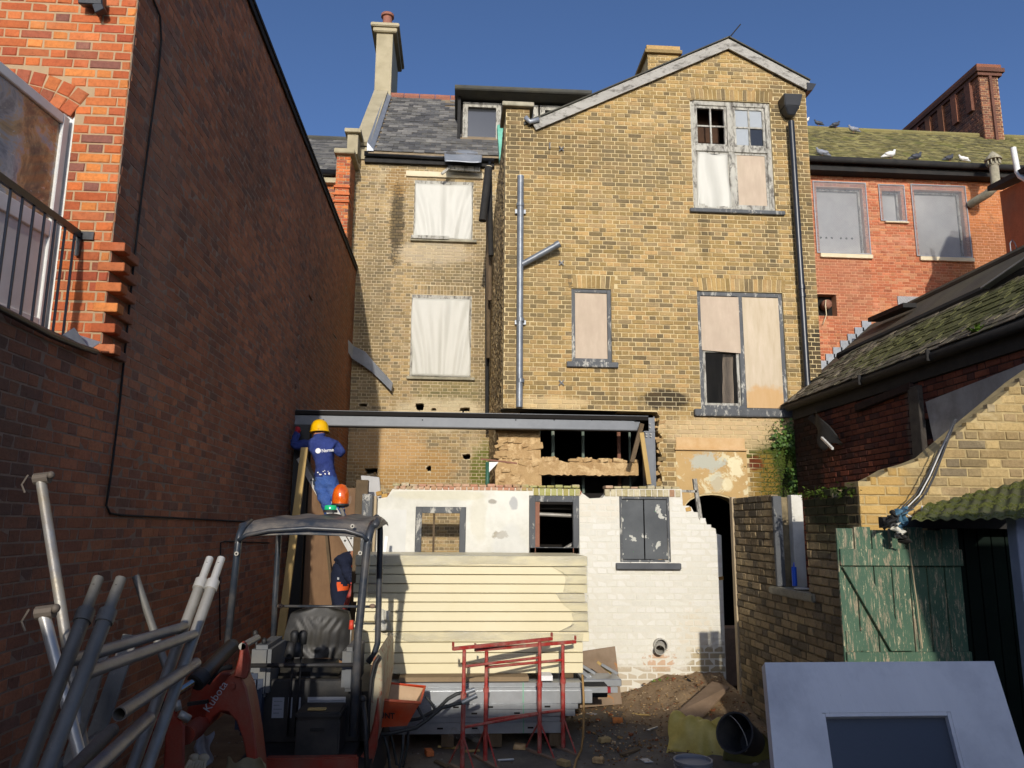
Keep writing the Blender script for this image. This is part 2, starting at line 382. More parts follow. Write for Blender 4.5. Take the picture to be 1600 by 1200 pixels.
M['whiteb'] = mk_brick('white painted brick', ['#d5d2c6', '#d7d4c9', '#d3d0c3', '#d6d3c8', '#d1cec1'], jit=(.97, 1.0), mot=(.94, 1.03), soot=('#b9b4a2', 1.6, .25), bump=.003, lime=None,
    stains=[((2.45, 9.5, .5), (.16, .3, .12), '#b47a3c', .6, {'nsc': 18, 'namt': 1.6}), ((2.2, 9.5, .25), (1.6, .4, .2), '#a8977a', .75, {'nsc': 6, 'namt': .7}), ((3.1, 9.5, .45), (.3, .4, .25), '#8f7f5c', .8, {'nsc': 6}), ((2.9, 9.5, .8), (.2, .3, .3), '#c9b48a', .3, {'nsc': 14, 'namt': 1.5}), ((1.7, 9.5, 2.35), (.5, .3, .2), '#cfc3aa', .4, {'nsc': 7})])
M['yelexp'] = mk_brick('exposed yellow brick', ['#b28a4a', '#a67c40', '#c09a5a', '#8a5a34', '#a3502f', '#b79358'], bump=.006)
M['moss_y'] = mk_brick('mossy cap brick', ['#b3a682', '#bdb190', '#a89c72', '#c2b899', '#b08b6c', '#b5967a'], bump=.004, lime=('#cfc7ac', 5, .6), stains=[((1.15, 9.5, 2.52), (.35, .3, .1), '#8f9440', .6, {'nsc': 12}), ((.1, 9.5, 2.55), (.7, .3, .1), '#b07860', .6, {'nsc': 9})])

def mortar(name, c1, c2, stains=()): return mk(name, c1, c2, 12, .95, bump=.004, bsc=90, stains=list(stains), spec=.15)
mossst = [((5.45, 12.2, 2.95), (.66, .6, .82), '#434a26', .95, {'nsc': 6, 'namt': .4})]
M['m_cream'] = mortar('cream lime mortar', '#c4b187', '#b4a178', mossst+[((3.35, 12.2, 4.14), (.42, .5, .16), '#8a8470', .6, {'nsc': 7})])
M['m_pale'] = mortar('pale lime mortar', '#c2b290', '#a9987a', [((-1.62, 17.8, 9.3), (.18, .6, 1.0), '#1d1914', .9, {'nsc': 8, 'namt': 1.1})])
M['m_red'] = mortar('buff mortar', '#a98f6e', '#9a8468')
M['m_dark'] = mortar('sooty mortar', '#9a8370', '#82705f')
M['m_salmon'] = mortar('salmon mortar', '#c39478', '#b4825f')
M['m_grime'] = mortar('grimy mortar', '#8b7d60', '#5f5644')
M['m_outb'] = mortar('black mortar', '#3a2b26', '#261f1d')
M['m_white'] = mortar('painted mortar', '#d3cfc1', '#cbc7b8')
M['m_rake'] = mortar('sandy mortar', '#bba677', '#8f7f5c')
M['render_w'] = mk('painted render', '#dcd9cd', '#c9c8bd', 2.2, .85, bump=.003, bsc=20, dirt=('#a6a391', 1.5, .5), stains=[((.52, 9.5, 1.98), (.08, .3, .045), '#8f846c', .8, {'nsc': 20, 'namt': 1.4}), ((.42, 9.5, 2.38), (.05, .3, .03), '#7d7668', .7, {'nsc': 14}), ((.68, 9.5, 2.36), (.05, .3, .08), '#8a8c90', .6, {'nsc': 14}), ((-.2, 9.5, 2.45), (.6, .3, .06), '#c4bd9e', .5, {'nsc': 6}), ((.62, 9.5, 1.8), (.2, .3, .3), '#c3c4c0', .4, {'nsc': 4}), ((.25, 9.5, 2.2), (.1, .3, .3), '#bdb79e', .4, {'nsc': 5})])
M['slate'] = mk('grey slate', '#5d5f60', '#494b4d', 3, .6, spec=.4, bump=.003, bsc=40, dirt=('#8a8780', 2.2, .5), wear=('#3b3d3e', 7, .55, .75))
M['slate_moss'] = mk('mossy slate', '#4f4a3e', '#625c4c', 5, .9, spec=.15, bump=.006, bsc=40, wear=('#46521d', 1.6, .50, .62))
M['tile_moss'] = mk('mossy clay tile', '#6a5f42', '#7d724e', 6, .9, spec=.15, bump=.01, bsc=30, wear=('#64682e', 3, .45, .7), dirt=('#3f3a2c', 1.5, .5))
M['felt'] = mk('dark roof covering', '#4b4c48', '#3c3b37', 3, .9, bump=.003, bsc=30, dirt=('#5b5641', 1.4, .5))
M['lead'] = mk('lead sheet', '#8b9096', '#7a7f86', 3, .45, metal=.3, spec=.5, bump=.006, bsc=7, dirt=('#b9bbbd', 3, .4))
M['black'] = mk('black painted iron', '#16181c', '#22252a', 5, .35, spec=.5, bump=.001, bsc=20)
M['blackmat'] = mk('weathered black', '#1c1c1c', '#2c2a27', 5, .85, bump=.003, bsc=30)
M['greypipe'] = mk('grey painted cast iron', '#5b6168', '#7b8085', 4, .38, metal=.2, spec=.5, bump=.002, bsc=30, wear=('#8f8e88', 9, .58, .68))
M['wood_w'] = mk('flaking white painted timber', '#9d998c', '#b7b4a8', 5, .85, bump=.005, bsc=50, stretch=(1, 1, .35), wear=('#5f5b54', 12, .48, .6), dirt=('#3a3f44', 3, .3))
M['wood_g'] = mk('flaking grey painted timber', '#46484a', '#585a5b', 4, .7, bump=.004, bsc=50, stretch=(1, 1, .35), wear=('#a9a69b', 10, .54, .62))
M['barge'] = mk('weathered barge board', '#8f8c84', '#a3a097', 4, .85, bump=.005, bsc=60, stretch=(.4, 1, 1), wear=('#5c5851', 9, .5, .62))
M['ply'] = mk('weathered plywood', '#b7a590', '#a89883', 3, .8, bump=.001, bsc=40, stretch=(3.5, 1, .7), dirt=('#a3917e', 2.4, .5), detail=7)
M['ply2'] = mk('warm plywood', '#bfb099', '#ad9d82', 3, .8, bump=.001, bsc=40, stretch=(4, 1, .6), stains=[((5.05, 12.2, 4.1), (.4, .3, .3), '#b98a44', .6, {'nsc': 5})], detail=7)
M['stone'] = mk('weathered stone', '#a39c86', '#8c8672', 6, .9, bump=.004, bsc=40, dirt=('#5b584a', 3, .5))
M['cement'] = mk('cream cement render', '#9c9276', '#a89d82', 3, .9, bump=.003, bsc=20, dirt=('#7a7158', 1.6, .5), wear=('#6d6c63', 4, .68, .8))
M['cream'] = mk('cream plaster', '#cfc3a6', '#c2b493', 4, .9, bump=.002, bsc=20)
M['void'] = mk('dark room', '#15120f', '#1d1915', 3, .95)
M['glass'] = None
def glass(name, tint='#aab4b8', rough=.05, alpha=.35):
    m = NT(name); m.b.inputs['Alpha'].default_value = alpha
    return m.fin(tint, rough, 0, .9)
M['glass'] = glass('dusty glass', '#c3c9cc', .15, .45)
M['glass_dark'] = glass('dark glass', '#15181b', .12, .95)
M['terra'] = mk('terracotta', '#96604a', '#80564a', 8, .8, bump=.002)
M['poly'] = mk('white polythene', '#b0aea3', '#b7b5aa', 2, .5, spec=.4, bump=.006, bsc=3, stretch=(2.4, 1, .6))
M['upvc'] = mk('white plastic', '#d7d6d0', '#cfcec8', 2, .35, spec=.5, dirt=('#a19d92', 3, .3))
M['mesh'] = None
def wiremesh(name):
    m = NT(name); w1 = m.n('TexWave', wave_type='BANDS', bands_direction='DIAGONAL'); m.l(m.scale(m.pos(), (1, 0, 1)), w1.inputs[0]); w1.inputs['Scale'].default_value = 14
    c = m.mix(m.ramp(w1.outputs['Fac'], [(.35, 0.), (.65, 1.)]), '#8f9296', '#a9aaab')
    c = m.mix(m.math('MULTIPLY', m.ramp(m.noise(m.pos(), 1.3, 4), [(.4, 0.), (.6, 1.)]), .4), c, '#b5afaa'); m.bump(w1.outputs['Fac'], .01)
    return m.fin(c, .6, .2, .4)
M['mesh'] = wiremesh('galvanised mesh')
M['boardgrey'] = mk('grey boarding', '#a9a8a4', '#9c9b98', 2, .7, dirt=('#b8b3ae', 1.2, .6))
M['ochre'] = mk('ochre distemper', '#b99a68', '#ad8f5e', 3, .9, bump=.003, bsc=20, wear=('#c9bd98', 3.1, .56, .6), stains=[((3.98, 12.2, 3.12), (.28, .3, .13), '#a9aea2', .8, {'nsc': 9, 'namt': 1.5}), ((4.15, 12.2, 2.80), (.12, .3, .16), '#b3b3a0', .6, {'nsc': 10, 'namt': 1.5}), ((4.47, 12.2, 3.05), (.11, .3, .2), '#d6cba6', .9, {'nsc': 10, 'namt': 1.5}), ((4.32, 12.2, 2.78), (.08, .3, .12), '#d6cba6', .8, {'nsc': 8})])
M['plaster_o'] = M['ochre']
M['orange_rubble'] = mk('broken brick core', '#b19468', '#a2845a', 5, .95, bump=.012, bsc=16, wear=('#c2a67a', 5, .5, .62), dirt=('#8a6a45', 4, .5))

# ---------------------------------------------------------------- ground
def ground():
    mb = MB()
    s = 300; mb.add([(-s, -s, -.03), (s, -s, -.03), (s, s, -.03), (-s, s, -.03)], [(0, 1, 2, 3)])
    m = NT('trodden dirt'); n1 = m.noise(m.pos(), .8, 8, .75)
    c = m.ramp(n1, [(.3, '#55483a'), (.5, '#6d5f4e'), (.7, '#837462')])
    m.bump(m.noise(m.pos(), 22, 8, .75), .02); mat = m.fin(c, .95, 0, .1)
    M['dirt'] = mat
    tag(mb.build('ground', mat, fixn=False), kind='structure')
    # yard surface: trodden concrete left, soil rising towards the doorway on the right
    import mathutils.noise as mn
    g = MB(); nx, ny = 110, 150; x0, x1, y0, y1 = -2.56, 3.22, -7.9, 12.1
    def hgt(x, y):
        h = .012*mn.noise(Vector((x*3, y*3, 0)))
        t = max(0, min(1, (x-1.0)/1.6))*max(0, min(1, (y-6.0)/1.5)); t = t*t*(3-2*t)
        h += t*(.10+.10*max(0, min(1, (y-8)/2))+.05*mn.noise(Vector((x*2.1, y*2.1, 3)))+.03*mn.noise(Vector((x*7, y*7, 9))))
        return h
    M['hgt'] = hgt
    g.v = [(x0+(x1-x0)*i/nx, y0+(y1-y0)*j/ny, hgt(x0+(x1-x0)*i/nx, y0+(y1-y0)*j/ny)) for j in range(ny+1) for i in range(nx+1)]
    g.f = [(j*(nx+1)+i, j*(nx+1)+i+1, (j+1)*(nx+1)+i+1, (j+1)*(nx+1)+i) for j in range(ny) for i in range(nx)]; g.m = [0]*len(g.f)
    m = NT('yard soil'); n1 = m.noise(m.pos(), 1.2, 8, .75)
    c = m.ramp(n1, [(.3, '#5c4c3b'), (.5, '#73604a'), (.7, '#8d775c')])
    conc = m.ramp(m.noise(m.pos(), 1.7, 7, .7), [(.35, '#5f5b54'), (.65, '#7c766c')])
    f = m.blob((1.0, 5.5, 0), (1.8, 3.6, 5), soft=.6, nsc=1.2, namt=.4)
    c = m.mix(f, c, conc)
    m.bump(m.noise(m.pos(), 30, 8, .8), .02); mat = m.fin(c, .95, 0, .15)
    tag(g.build('yard', mat, smooth=True, fixn=False), kind='structure')
ground()

# ---------------------------------------------------------------- left building
def rag_hole(cx, cz, w, h, seed):
    r = random.Random(seed); pts = []
    for k in range(10):
        a = 2*math.pi*k/10; m = max(abs(math.cos(a)), abs(math.sin(a)))
        pts.append((cx+math.cos(a)/m*w/2*r.uniform(.7, 1.1), cz+math.sin(a)/m*h/2*r.uniform(.65, 1.15)))
    return pts
def left_building():
    t = thing('brick_building', 'tall red brown brick building whose long shaded flank fills the left side', 'building', (-2.55, 5.5, 0))
    P0 = (-2.55, 0, 0)
    def hole(px, py, w, h):
        p = aX(px, py, -2.55); return rag_hole(p.y, p.z, w, h, px)
    holes = [rect(12.02, 3.50, 12.36, 3.86), hole(486, 467, .5, .07), hole(524, 527, .5, .06), hole(466, 523, .12, .1), hole(464, 561, .12, .12), hole(462, 607, .14, .14), hole(469, 485, .1, .1)]
    flank = brick_wall('flank_wall', t, P0, (0, 1, 0), (1, 0, 0), [(-4.0, 0), (17.79, 0), (17.79, 8.1), (5.506, 8.1), (5.506, 3.27), (-4.0, 3.27)], holes, .3, M['redshade'], M['m_dark'], bond='flemish', seed=3, proud=.0022, ch=.002)
    # front return (sunlit), with the door opening
    def arch(xc, hw, z0, zs, rise, n=8):
        return [(xc-hw, z0), (xc+hw, z0)]+[(xc+hw*math.cos(math.pi*i/n), zs+rise*math.sin(math.pi*i/n)) for i in range(0, n+1)]
    dx1, dx0 = 2.915, 3.95                      # distances from x=-5.5
    op = [(5.5-dx0-0, 3.36), (5.5-dx1, 3.36), (5.5-dx1, 5.14)]+[(5.5-dx1-(dx0-dx1)*k/6, 5.14+.13*math.sin(math.pi*k/6)) for k in range(1, 6)]+[(5.5-dx0, 5.14)]
    # arch ring is skipped by the courses and laid as voussoirs
    xc, zc0 = 5.5-(dx0+dx1)/2, 4.36
    def skip(s, z, r):
        d = math.hypot(s-xc, z-zc0); return z > 5.05 and abs(s-xc) < .56 and d < 1.10
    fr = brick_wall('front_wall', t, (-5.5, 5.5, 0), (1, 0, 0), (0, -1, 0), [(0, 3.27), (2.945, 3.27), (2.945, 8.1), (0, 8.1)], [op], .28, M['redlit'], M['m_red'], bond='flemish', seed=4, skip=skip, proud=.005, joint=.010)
    rr = random.Random(5)
    for k in range(11):
        a = rad(90-31+62*k/10)
        for r_, ln in ((.975-.06+.0, .105), (.975+.055, .105)):
            mb = MB(); U = Vector((math.sin(a), 0, -math.cos(a)))*-1; V = Vector((math.cos(a), 0, math.sin(a)))
            c = Vector((-5.5+xc, 5.5, zc0))+V*(r_)
            chbrick(mb, c, V, U, Vector((0, -1, 0)), ln, .098, .008+rr.uniform(-.002, .003), rr)
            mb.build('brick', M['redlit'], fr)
    # broken toothing left on the corner
    k = 0
    z = 3.30
    while z < 4.2:
        zc = (math.floor(z/.076)+.5)*.076
        ln = .12 if k % 2 == 0 else .02
        if ln > .05:
            mb = MB(); mb.box((-2.63, 5.49, zc-.033), (-2.55+ln*rr.uniform(.6, .95), 5.60, zc+.033))
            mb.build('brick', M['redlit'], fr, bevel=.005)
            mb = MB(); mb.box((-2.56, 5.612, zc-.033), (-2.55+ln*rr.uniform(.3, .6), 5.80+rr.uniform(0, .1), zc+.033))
            mb.build('brick', M['redshade'], fr, bevel=.006)
        z += .076; k += 1
    mb = MB(); mb.box((-2.80, 5.4, 8.105), (-2.50, 17.75, 8.15)); mb.box((-2.53, 5.4, 8.02), (-2.515, 17.75, 8.10)); mb.build('coping', M['blackmat'], t)
    mb = MB(); mb.box((-5.5, 6, 8.0), (-2.86, 17.7, 8.09)); mb.build('roof', M['felt'], t)
    mb = MB(); mb.box((-5.5, -3.9, 3.1), (-2.86, 5.2, 3.25)); mb.build('flat_roof', M['felt'], t)
    # side wall of the door opening + room behind
    mb = MB(); mb.box((-5.4, 6.6, 3.3), (-2.9, 6.7, 5.6)); mb.build('inner_wall', M['void'], t)
    # white plastic door frame and open leaf
    X1, X0, Zt, Zb = -2.915, -3.95, 5.12, 3.36
    mb = MB(); mb.box((X1-.07, 5.53, Zb), (X1-.003, 5.60, Zt)); mb.box((X0+.003, 5.53, Zb), (X0+.07, 5.60, Zt)); mb.box((X0+.07, 5.53, Zt-.07), (X1-.07, 5.60, Zt-.002)); mb.box((X0+.07, 5.53, Zb), (X1-.07, 5.60, Zb+.05))
    frm = mb.build('door_frame', M['upvc'], t, bevel=.004)
    # leaf swung outward towards the camera
    h = aY(104, 186, 5.5); far = aZ(0, 100, h.z); d = (far-h); d.z = 0; d.normalize(); n_ = Vector((d.y, -d.x, 0)); W = .92; zt = h.z
    O = Vector((h.x, h.y, 0))
    def leafbox(mb, s0, s1, z0, z1, t0=-.03, t1=.03):
        a = O+d*s0; b = O+d*s1
        mb.hexa([a+n_*t0+Vector((0, 0, z0)), b+n_*t0+Vector((0, 0, z0)), b+n_*t1+Vector((0, 0, z0)), a+n_*t1+Vector((0, 0, z0)), a+n_*t0+Vector((0, 0, z1)), b+n_*t0+Vector((0, 0, z1)), b+n_*t1+Vector((0, 0, z1)), a+n_*t1+Vector((0, 0, z1))])
    mb = MB(); leafbox(mb, 0, .07, 3.40, zt); leafbox(mb, W-.07, W, 3.40, zt); leafbox(mb, .07, W-.07, zt-.075, zt); leafbox(mb, .07, W-.07, 3.40, 3.5); leafbox(mb, .07, W-.07, 4.10, 4.22)
    leaf = mb.build('door', M['upvc'], t, bevel=.006)
    mb = MB(); leafbox(mb, .07, W-.07, 3.5, 4.10, -.012, .012); mb.build('lower_panel', M['upvc'], leaf)
    gm = NT('grubby glass with painted reflections'); v = gm.pos()
    c = gm.ramp(gm.noise(v, 2.6, 6, .7, .8), [(.3, '#554c46'), (.42, '#7d6a55'), (.5, '#a98a63'), (.57, '#97979a'), (.66, '#6b6f79'), (.75, '#b3aea4')])  # pale tones paint reflections into the glass colour
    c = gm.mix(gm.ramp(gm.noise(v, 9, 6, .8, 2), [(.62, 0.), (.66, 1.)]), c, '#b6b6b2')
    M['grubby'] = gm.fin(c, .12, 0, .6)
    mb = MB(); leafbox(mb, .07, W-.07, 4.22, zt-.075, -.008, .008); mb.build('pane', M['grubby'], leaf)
    mb = MB(); leafbox(mb, .14, .5, 4.13, 4.19, .03, .045); leafbox(mb, .16, .48, 4.145, 4.175, .045, .055); mb.build('letter_plate', M['black'], leaf)
    # juliet rail
    r1 = aY(124, 366, 5.46); r0 = aZ(0, 277, r1.z); dd = (r0-r1).normalized(); r0 = r1+dd*1.6
    b1 = r1.copy(); b1.z = 3.40
    mb = MB(); mb.bar(r1, r0, .025, .05)
    rail = mb.build('balcony_rail', M['black'], t)
    mb = MB(); mb.box((r1.x-.05, 5.478, r1.z-.03), (r1.x+.09, 5.488, r1.z+.03)); mb.box((r1.x-.02, 5.46, r1.z-.16), (r1.x+.01, 5.487, r1.z)); mb.build('bracket', M['black'], rail)
    for k in range(12):
        p = r1+dd*(.06+.125*k); q = Vector((p.x+.0, p.y, 3.30)); mb = MB(); mb.tube([p, q], .009, 6); mb.build('baluster', M['black'], rail)
    mb = MB(); mb.bar(Vector((r1.x, r1.y, 3.36)), Vector((r0.x, r0.y, 3.36)), .03, .012); mb.build('bottom_rail', M['black'], rail)
    # floodlight at the top of the lit return
    f = thing('floodlight', 'black floodlight fixed high on the sunlit orange brick wall at top left', 'lamp', tuple(aY(148, 6, 5.45)))
    p = aY(150, 8, 5.42)
    mb = MB(); mb.obox(p+Vector((-.03, 0, .03)), (.09, 0, .0), (0, .04, .01), (0, -.01, .035)); mb.build('housing', M['black'], f, bevel=.008)
    mb = MB(); mb.obox(p+Vector((.03, .0, -.03)), (.032, 0, .02), (0, .03, 0), (-.015, 0, .035)); mb.build('sensor', M['black'], f, bevel=.005)
    mb = MB(); mb.obox(p+Vector((-.02, .04, .03)), (.03, 0, 0), (0, .03, 0), (0, 0, .02)); mb.build('bracket', M['black'], f)
    # cables
    pts = [aX(*q, -2.535) for q in [(225, -40), (240, 0), (250, 25), (252, 60), (248, 110), (238, 180), (222, 300), (208, 420), (196, 540), (186, 640), (175, 730), (166, 790), (172, 802), (190, 805), (270, 809), (400, 816), (452, 819)]]
    mb = MB(); mb.tube(pts, .009, 6); tag(mb.build('cable', M['blackmat'], smooth=True), 'long black cable running down the shaded flank wall then along at head height', 'cable')
    pts = [aX(*q, -2.535) for q in [(344, 1000), (343, 900), (345, 848), (352, 846), (420, 848)]]
    mb = MB(); mb.tube(pts, .007, 6); tag(mb.build('cable', M['blackmat'], smooth=True), 'short dark cable dropping down the flank wall behind the digger', 'cable')
    # black pipe along the edge of the low flat roof with scraps of lead
    pts = [aX(x, y, X) for x, y, X in [(-60, 455, -2.5), (0, 482, -2.5), (40, 503, -2.5), (80, 524, -2.5), (120, 540, -2.5), (150, 550, -2.49)]]
    mb = MB(); mb.tube(pts, .022, 8); tag(mb.build('roof_edge_pipe', M['black'], smooth=True), 'black pipe along the roof edge below the balcony railing', 'pipe')
    q = aX(128, 532, -2.56)
    mb = MB(); b0 = len(mb.v); mb.add([q+Vector((0, -.25, -.02)), q+Vector((.06, 0, -.06)), q+Vector((.07, .12, .02)), q+Vector((-.05, .05, .05)), q+Vector((0, -.12, .06))], [(0, 1, 4), (1, 3, 4), (1, 2, 3)])
    mb.v += [(a-.01, b, c-.012) for a, b, c in mb.v]; mb.f += [(5, 9, 6), (6, 9, 8), (6, 8, 7), (0, 5, 6, 1), (1, 6, 7, 2), (2, 7, 8, 3), (3, 8, 9, 4), (4, 9, 5, 0)]; mb.m += [0]*8
    tag(mb.build('flashing_scrap', M['lead']), 'bent grey lead flashing scrap at the foot of the broken brick corner', 'flashing')
left_building()

# ---------------------------------------------------------------- slates
def slates(parent, P0, U, V, w, h, mat, sw=.26, se=.2, singles=250, seed=1, missing=.0, mask=None, jit=.008, sag=0):
    """P0 lower left, U along the eave, V up the slope; slates overlap upward."""
    rr = random.Random(seed); P0, U, V = Vector(P0), Vector(U).normalized(), Vector(V).normalized(); N = U.cross(V).normalized()
    if N.z < 0: N = -N
    tl = V*math.cos(.05)-N*math.sin(.05)   # each slate tips up at its tail
    tn = N*math.cos(.05)+V*math.sin(.05)
    pool = []
    for k in range(4):
        mb = MB(); mb.obox((0, 0, 0), U*(sw/2-.003+rr.uniform(-.004, 0)), tl*(se*.62), tn*.005); me = mb.mesh('slate', mat); pool.append(me)
    cand = []
    for j in range(int(h/se)+1):
        off = (sw/2 if j % 2 else 0)
        for i in range(-1, int(w/sw)+1):
            s = off+(i+.5)*sw; v = (j+.5)*se
            if s < .02 or s > w-.0 or v > h: continue
            if mask and not mask(s, v): continue
            if rr.random() < missing: continue
            c = P0+U*s+V*v+N*(.012+rr.uniform(0, jit)); cand.append((camsize(c), c, rr.random()))
    cand.sort(key=lambda q: -q[0]); mb = MB()
    for i, (cs, c, r) in enumerate(cand):
        if i < singles and cs*sw > 9:
            o = bpy.data.objects.new('slate', pool[int(r*4)]); C.objects.link(o); o.location = c; o.rotation_euler = (rr.uniform(-.012, .012), rr.uniform(-.02, .02), rr.uniform(-.02, .02)) if rr.random() < .25 else (0, 0, 0)
            o.parent = parent; o.matrix_parent_inverse = p_world(parent).inverted()
        else:
            sl = rr.uniform(-.03, .03) if rr.random() < .15 else 0
            mb.obox(c, (U+tl*sl)*(sw/2-.004), (tl-U*sl)*(se*.62), tn*.005)
    if mb.f: mb.build('slating', mat, parent, kind='stuff', fixn=False)

def mk_slate_rand(name, cols, **kw):
    return mk_brick(name, cols, **kw)
M['slate'] = mk_brick('grey slate', ['#6a6864', '#5d5c5a', '#72706b', '#585756', '#797670', '#63615c', '#4e4d4c'], soot=('#3a3b3b', 1.2, .35), lime=('#9a978d', 2.0, .35), bump=.003, rough=.7)
M['slate_out'] = mk_brick('brown mossy slate', ['#675f52', '#58523f', '#716858', '#4d483c', '#7a705e', '#5c5646'], soot=('#4e5b1e', 1.7, .0), lime=('#55563a', 1.15, .7), bump=.008, rough=.95,
                            stains=[((6.0, 8.6, 4.5), (.6, 2.4, .6), '#57592f', .8, {'nsc': 5.5, 'namt': 1.3})])
M['tile_moss'] = mk_brick('mossy roof tile', ['#77704a', '#6b6444', '#837a50', '#5d583e', '#8f8758', '#70693f'], soot=('#4c4a34', .7, .5), lime=('#6c7030', 1.3, .6), bump=.01, rough=.95)

# ---------------------------------------------------------------- generic old timber window
def framebox(mb, x0, x1, z0, z1, y, fw, d=.07):
    mb.box((x0, y, z0), (x0+fw, y+d, z1)); mb.box((x1-fw, y, z0), (x1, y+d, z1)); mb.box((x0+fw, y, z1-fw), (x1-fw, y+d, z1)); mb.box((x0+fw, y, z0), (x1-fw, y+d, z0+fw))
def cloth(p00, p10, p11, p01, nx, ny, fn, mat, name, parent, label=None, **k):
    """sheet over four corners displaced by fn(u,v) along -Y, with thickness"""
    a, b, c, d = map(Vector, (p00, p10, p11, p01)); mb = MB()
    for s in (0, 1):
        for j in range(ny+1):
            for i in range(nx+1):
                u, v = i/nx, j/ny; p = (a*(1-u)+b*u)*(1-v)+(d*(1-u)+c*u)*v
                dv = fn(u, v); mb.v.append((p.x+dv[0], p.y+dv[1]+s*.004, p.z+dv[2]))
    n1 = (nx+1)*(ny+1)
    for j in range(ny):
        for i in range(nx):
            q = j*(nx+1)+i; mb.f.append((q, q+1, q+nx+2, q+nx+1)); mb.f.append((n1+q, n1+q+nx+1, n1+q+nx+2, n1+q+1))
    for i in range(nx):
        mb.f.append((i, n1+i, n1+i+1, i+1)); q = ny*(nx+1)+i; mb.f.append((q, q+1, n1+q+1, n1+q))
    for j in range(ny):
        q = j*(nx+1); mb.f.append((q, q+nx+1, n1+q+nx+1, n1+q)); q += nx; mb.f.append((q, n1+q, n1+q+nx+1, q+nx+1))
    mb.m = [0]*len(mb.f)
    return mb.build(name, mat, parent, smooth=True, label=label, **k)

# ---------------------------------------------------------------- main rear elevation
def main_house():
    t = thing('terraced_house', 'yellow brick house back with slate roof and two white sheeted windows', 'house', (-.9, 17.8, 0))
    W1 = (-1.22, .22, 8.90, 10.42); W2 = (-1.20, .23, 5.50, 7.50)
    holes = [rect(a, c, b, d) for a, b, c, d in (W1, W2)]
    for px, py, w, h in ((656, 635, .2, .22), (678, 640, .14, .08), (726, 640, .28, .13), (568, 633, .2, .1), (580, 736, .3, .14), (670, 732, .12, .16), (729, 713, .2, .14)):
        p = aY(px, py, 17.8); holes.append(rag_hole(p.x, p.z, w, h, px))
    wall = brick_wall('wall', t, (0, 17.8, 0), (1, 0, 0), (0, -1, 0), [(-3.0, 0), (1.2, 0), (1.2, 11.12), (-3.0, 11.12)], holes, .3, M['stock2'], M['m_pale'], L=.235, seed=11,
        skip=lambda s, z, r: (z > 10.46 and z < 10.66 and -1.45 < s < .46) or (7.5 < z < 7.75 and -1.22 < s < .26))
    rr = random.Random(3)
    mb = MB()
    for k in range(19):
        for z in (7.57, 7.68):
            chbrick(mb, Vector((-1.19+k*.078, 17.8, z)), Vector((1, 0, 0)), Vector((0, 0, 1)), Vector((0, -1, 0)), .066, .098, .01, rr)
    mb.build('brickwork', M['stock2'], wall, kind='stuff')
    mb = MB(); mb.box((-1.44, 17.74, 10.50), (.45, 17.79, 10.645)); mb.build('lintel', M['cream'], t, bevel=.01)
    mb = MB(); mb.box((-4, 18.3, 0), (1.2, 18.35, 10.8)); mb.build('inner_wall', M['void'], t)
    for (a, b, c, d), lab, seed in ((W1, 'upper window covered with wrinkled white polythene', 0), (W2, 'lower window covered with loose white polythene', 1)):
        wn = MB(); framebox(wn, a, b, c, d, 17.84, .09); w_ = wn.build('window', M['wood_w'], t, label=lab)
        mb = MB(); mb.box((a-.06, 17.70, c-.07), (b+.10, 17.86, c-.005)); mb.build('sill', M['stone'], w_, bevel=.008)
        mb = MB(); mb.box((a, 17.79, d-.09), (b, 17.84, d-.004)); mb.build('head', M['wood_w'], w_)
        def fn(u, v, s=seed):
            x = (u-.5)*2
            k = math.exp(-((u-.5)/.33)**2) if s else 1
            f = .012*math.sin(9*u+3*v+s*2)+.010*math.sin(19*(u-.5)*(1.4-v*.7)+s)*k+.006*math.sin(37*(u-.5)*(1.5-v*.8))+.008*math.sin(6*v+7*u)
            sway = .03*math.sin(v*5+s)*x*x
            return (sway*(1 if s else .3), f-.03, 0)
        cloth((a+.02, 17.81, c+.03), (b-.03, 17.81, c+.01), (b-.02, 17.81, d-.09), (a+.03, 17.81, d-.09), 46, 30, fn, M['poly'], 'sheet', w_)
    w_ = None
    # weather board scrap under upper window
    mb = MB(); mb.box((-1.26, 17.66, 8.87), (-.35, 17.72, 8.95)); mb.build('sill_board', M['wood_w'], t)
    # gutter
    mb = MB(); mb.tube([(-2.45, 17.62, 10.98), (.72, 17.62, 10.95)], .065, 10); mb.build('gutter', M['black'], t, smooth=True)
    mb = MB(); mb.box((-2.45, 17.68, 10.80), (.72, 17.795, 10.93)); mb.build('fascia', M['blackmat'], t)
    # roof
    Ye, Ze, Yr, Zr = 17.55, 11.02, 21.2, 14.65
    V = Vector((0, Yr-Ye, Zr-Ze)).normalized(); L = math.hypot(Yr-Ye, Zr-Ze)
    mb = MB(); mb.hexa([(-2.35, Ye, Ze-.06), (6, Ye, Ze-.06), (6, Yr, Zr-.06), (-2.35, Yr, Zr-.06), (-2.35, Ye, Ze), (6, Ye, Ze), (6, Yr, Zr), (-2.35, Yr, Zr)])
    rf = mb.build('roof', mk('roof boarding', '#8c7b62', '#6e6250', 5, .9), t)
    mb = MB(); mb.hexa([(-2.35, Yr+.02, Zr-.06), (6, Yr+.02, Zr-.06), (6, 25, 11), (-2.35, 25, 11), (-2.35, Yr+.02, Zr), (6, Yr+.02, Zr), (6, 25, 11.06), (-2.35, 25, 11.06)]); mb.build('back_slope', M['felt'], t)
    holes_ = [(.95, 4.55), (1.0, 4.05), (-.0, 2.2), (1.25, 2.7)]
    def mask(s, v):
        for a, b in ((1.75, 4.75), (1.8, 4.3), (2.05, 4.3)):
            if abs(s-a) < .16 and abs(v-b) < .1: return False
        x = -2.3+s
        if x > -.2 and v > 1.2 and v < 4.6: return x < -.2
        return x < 3.2
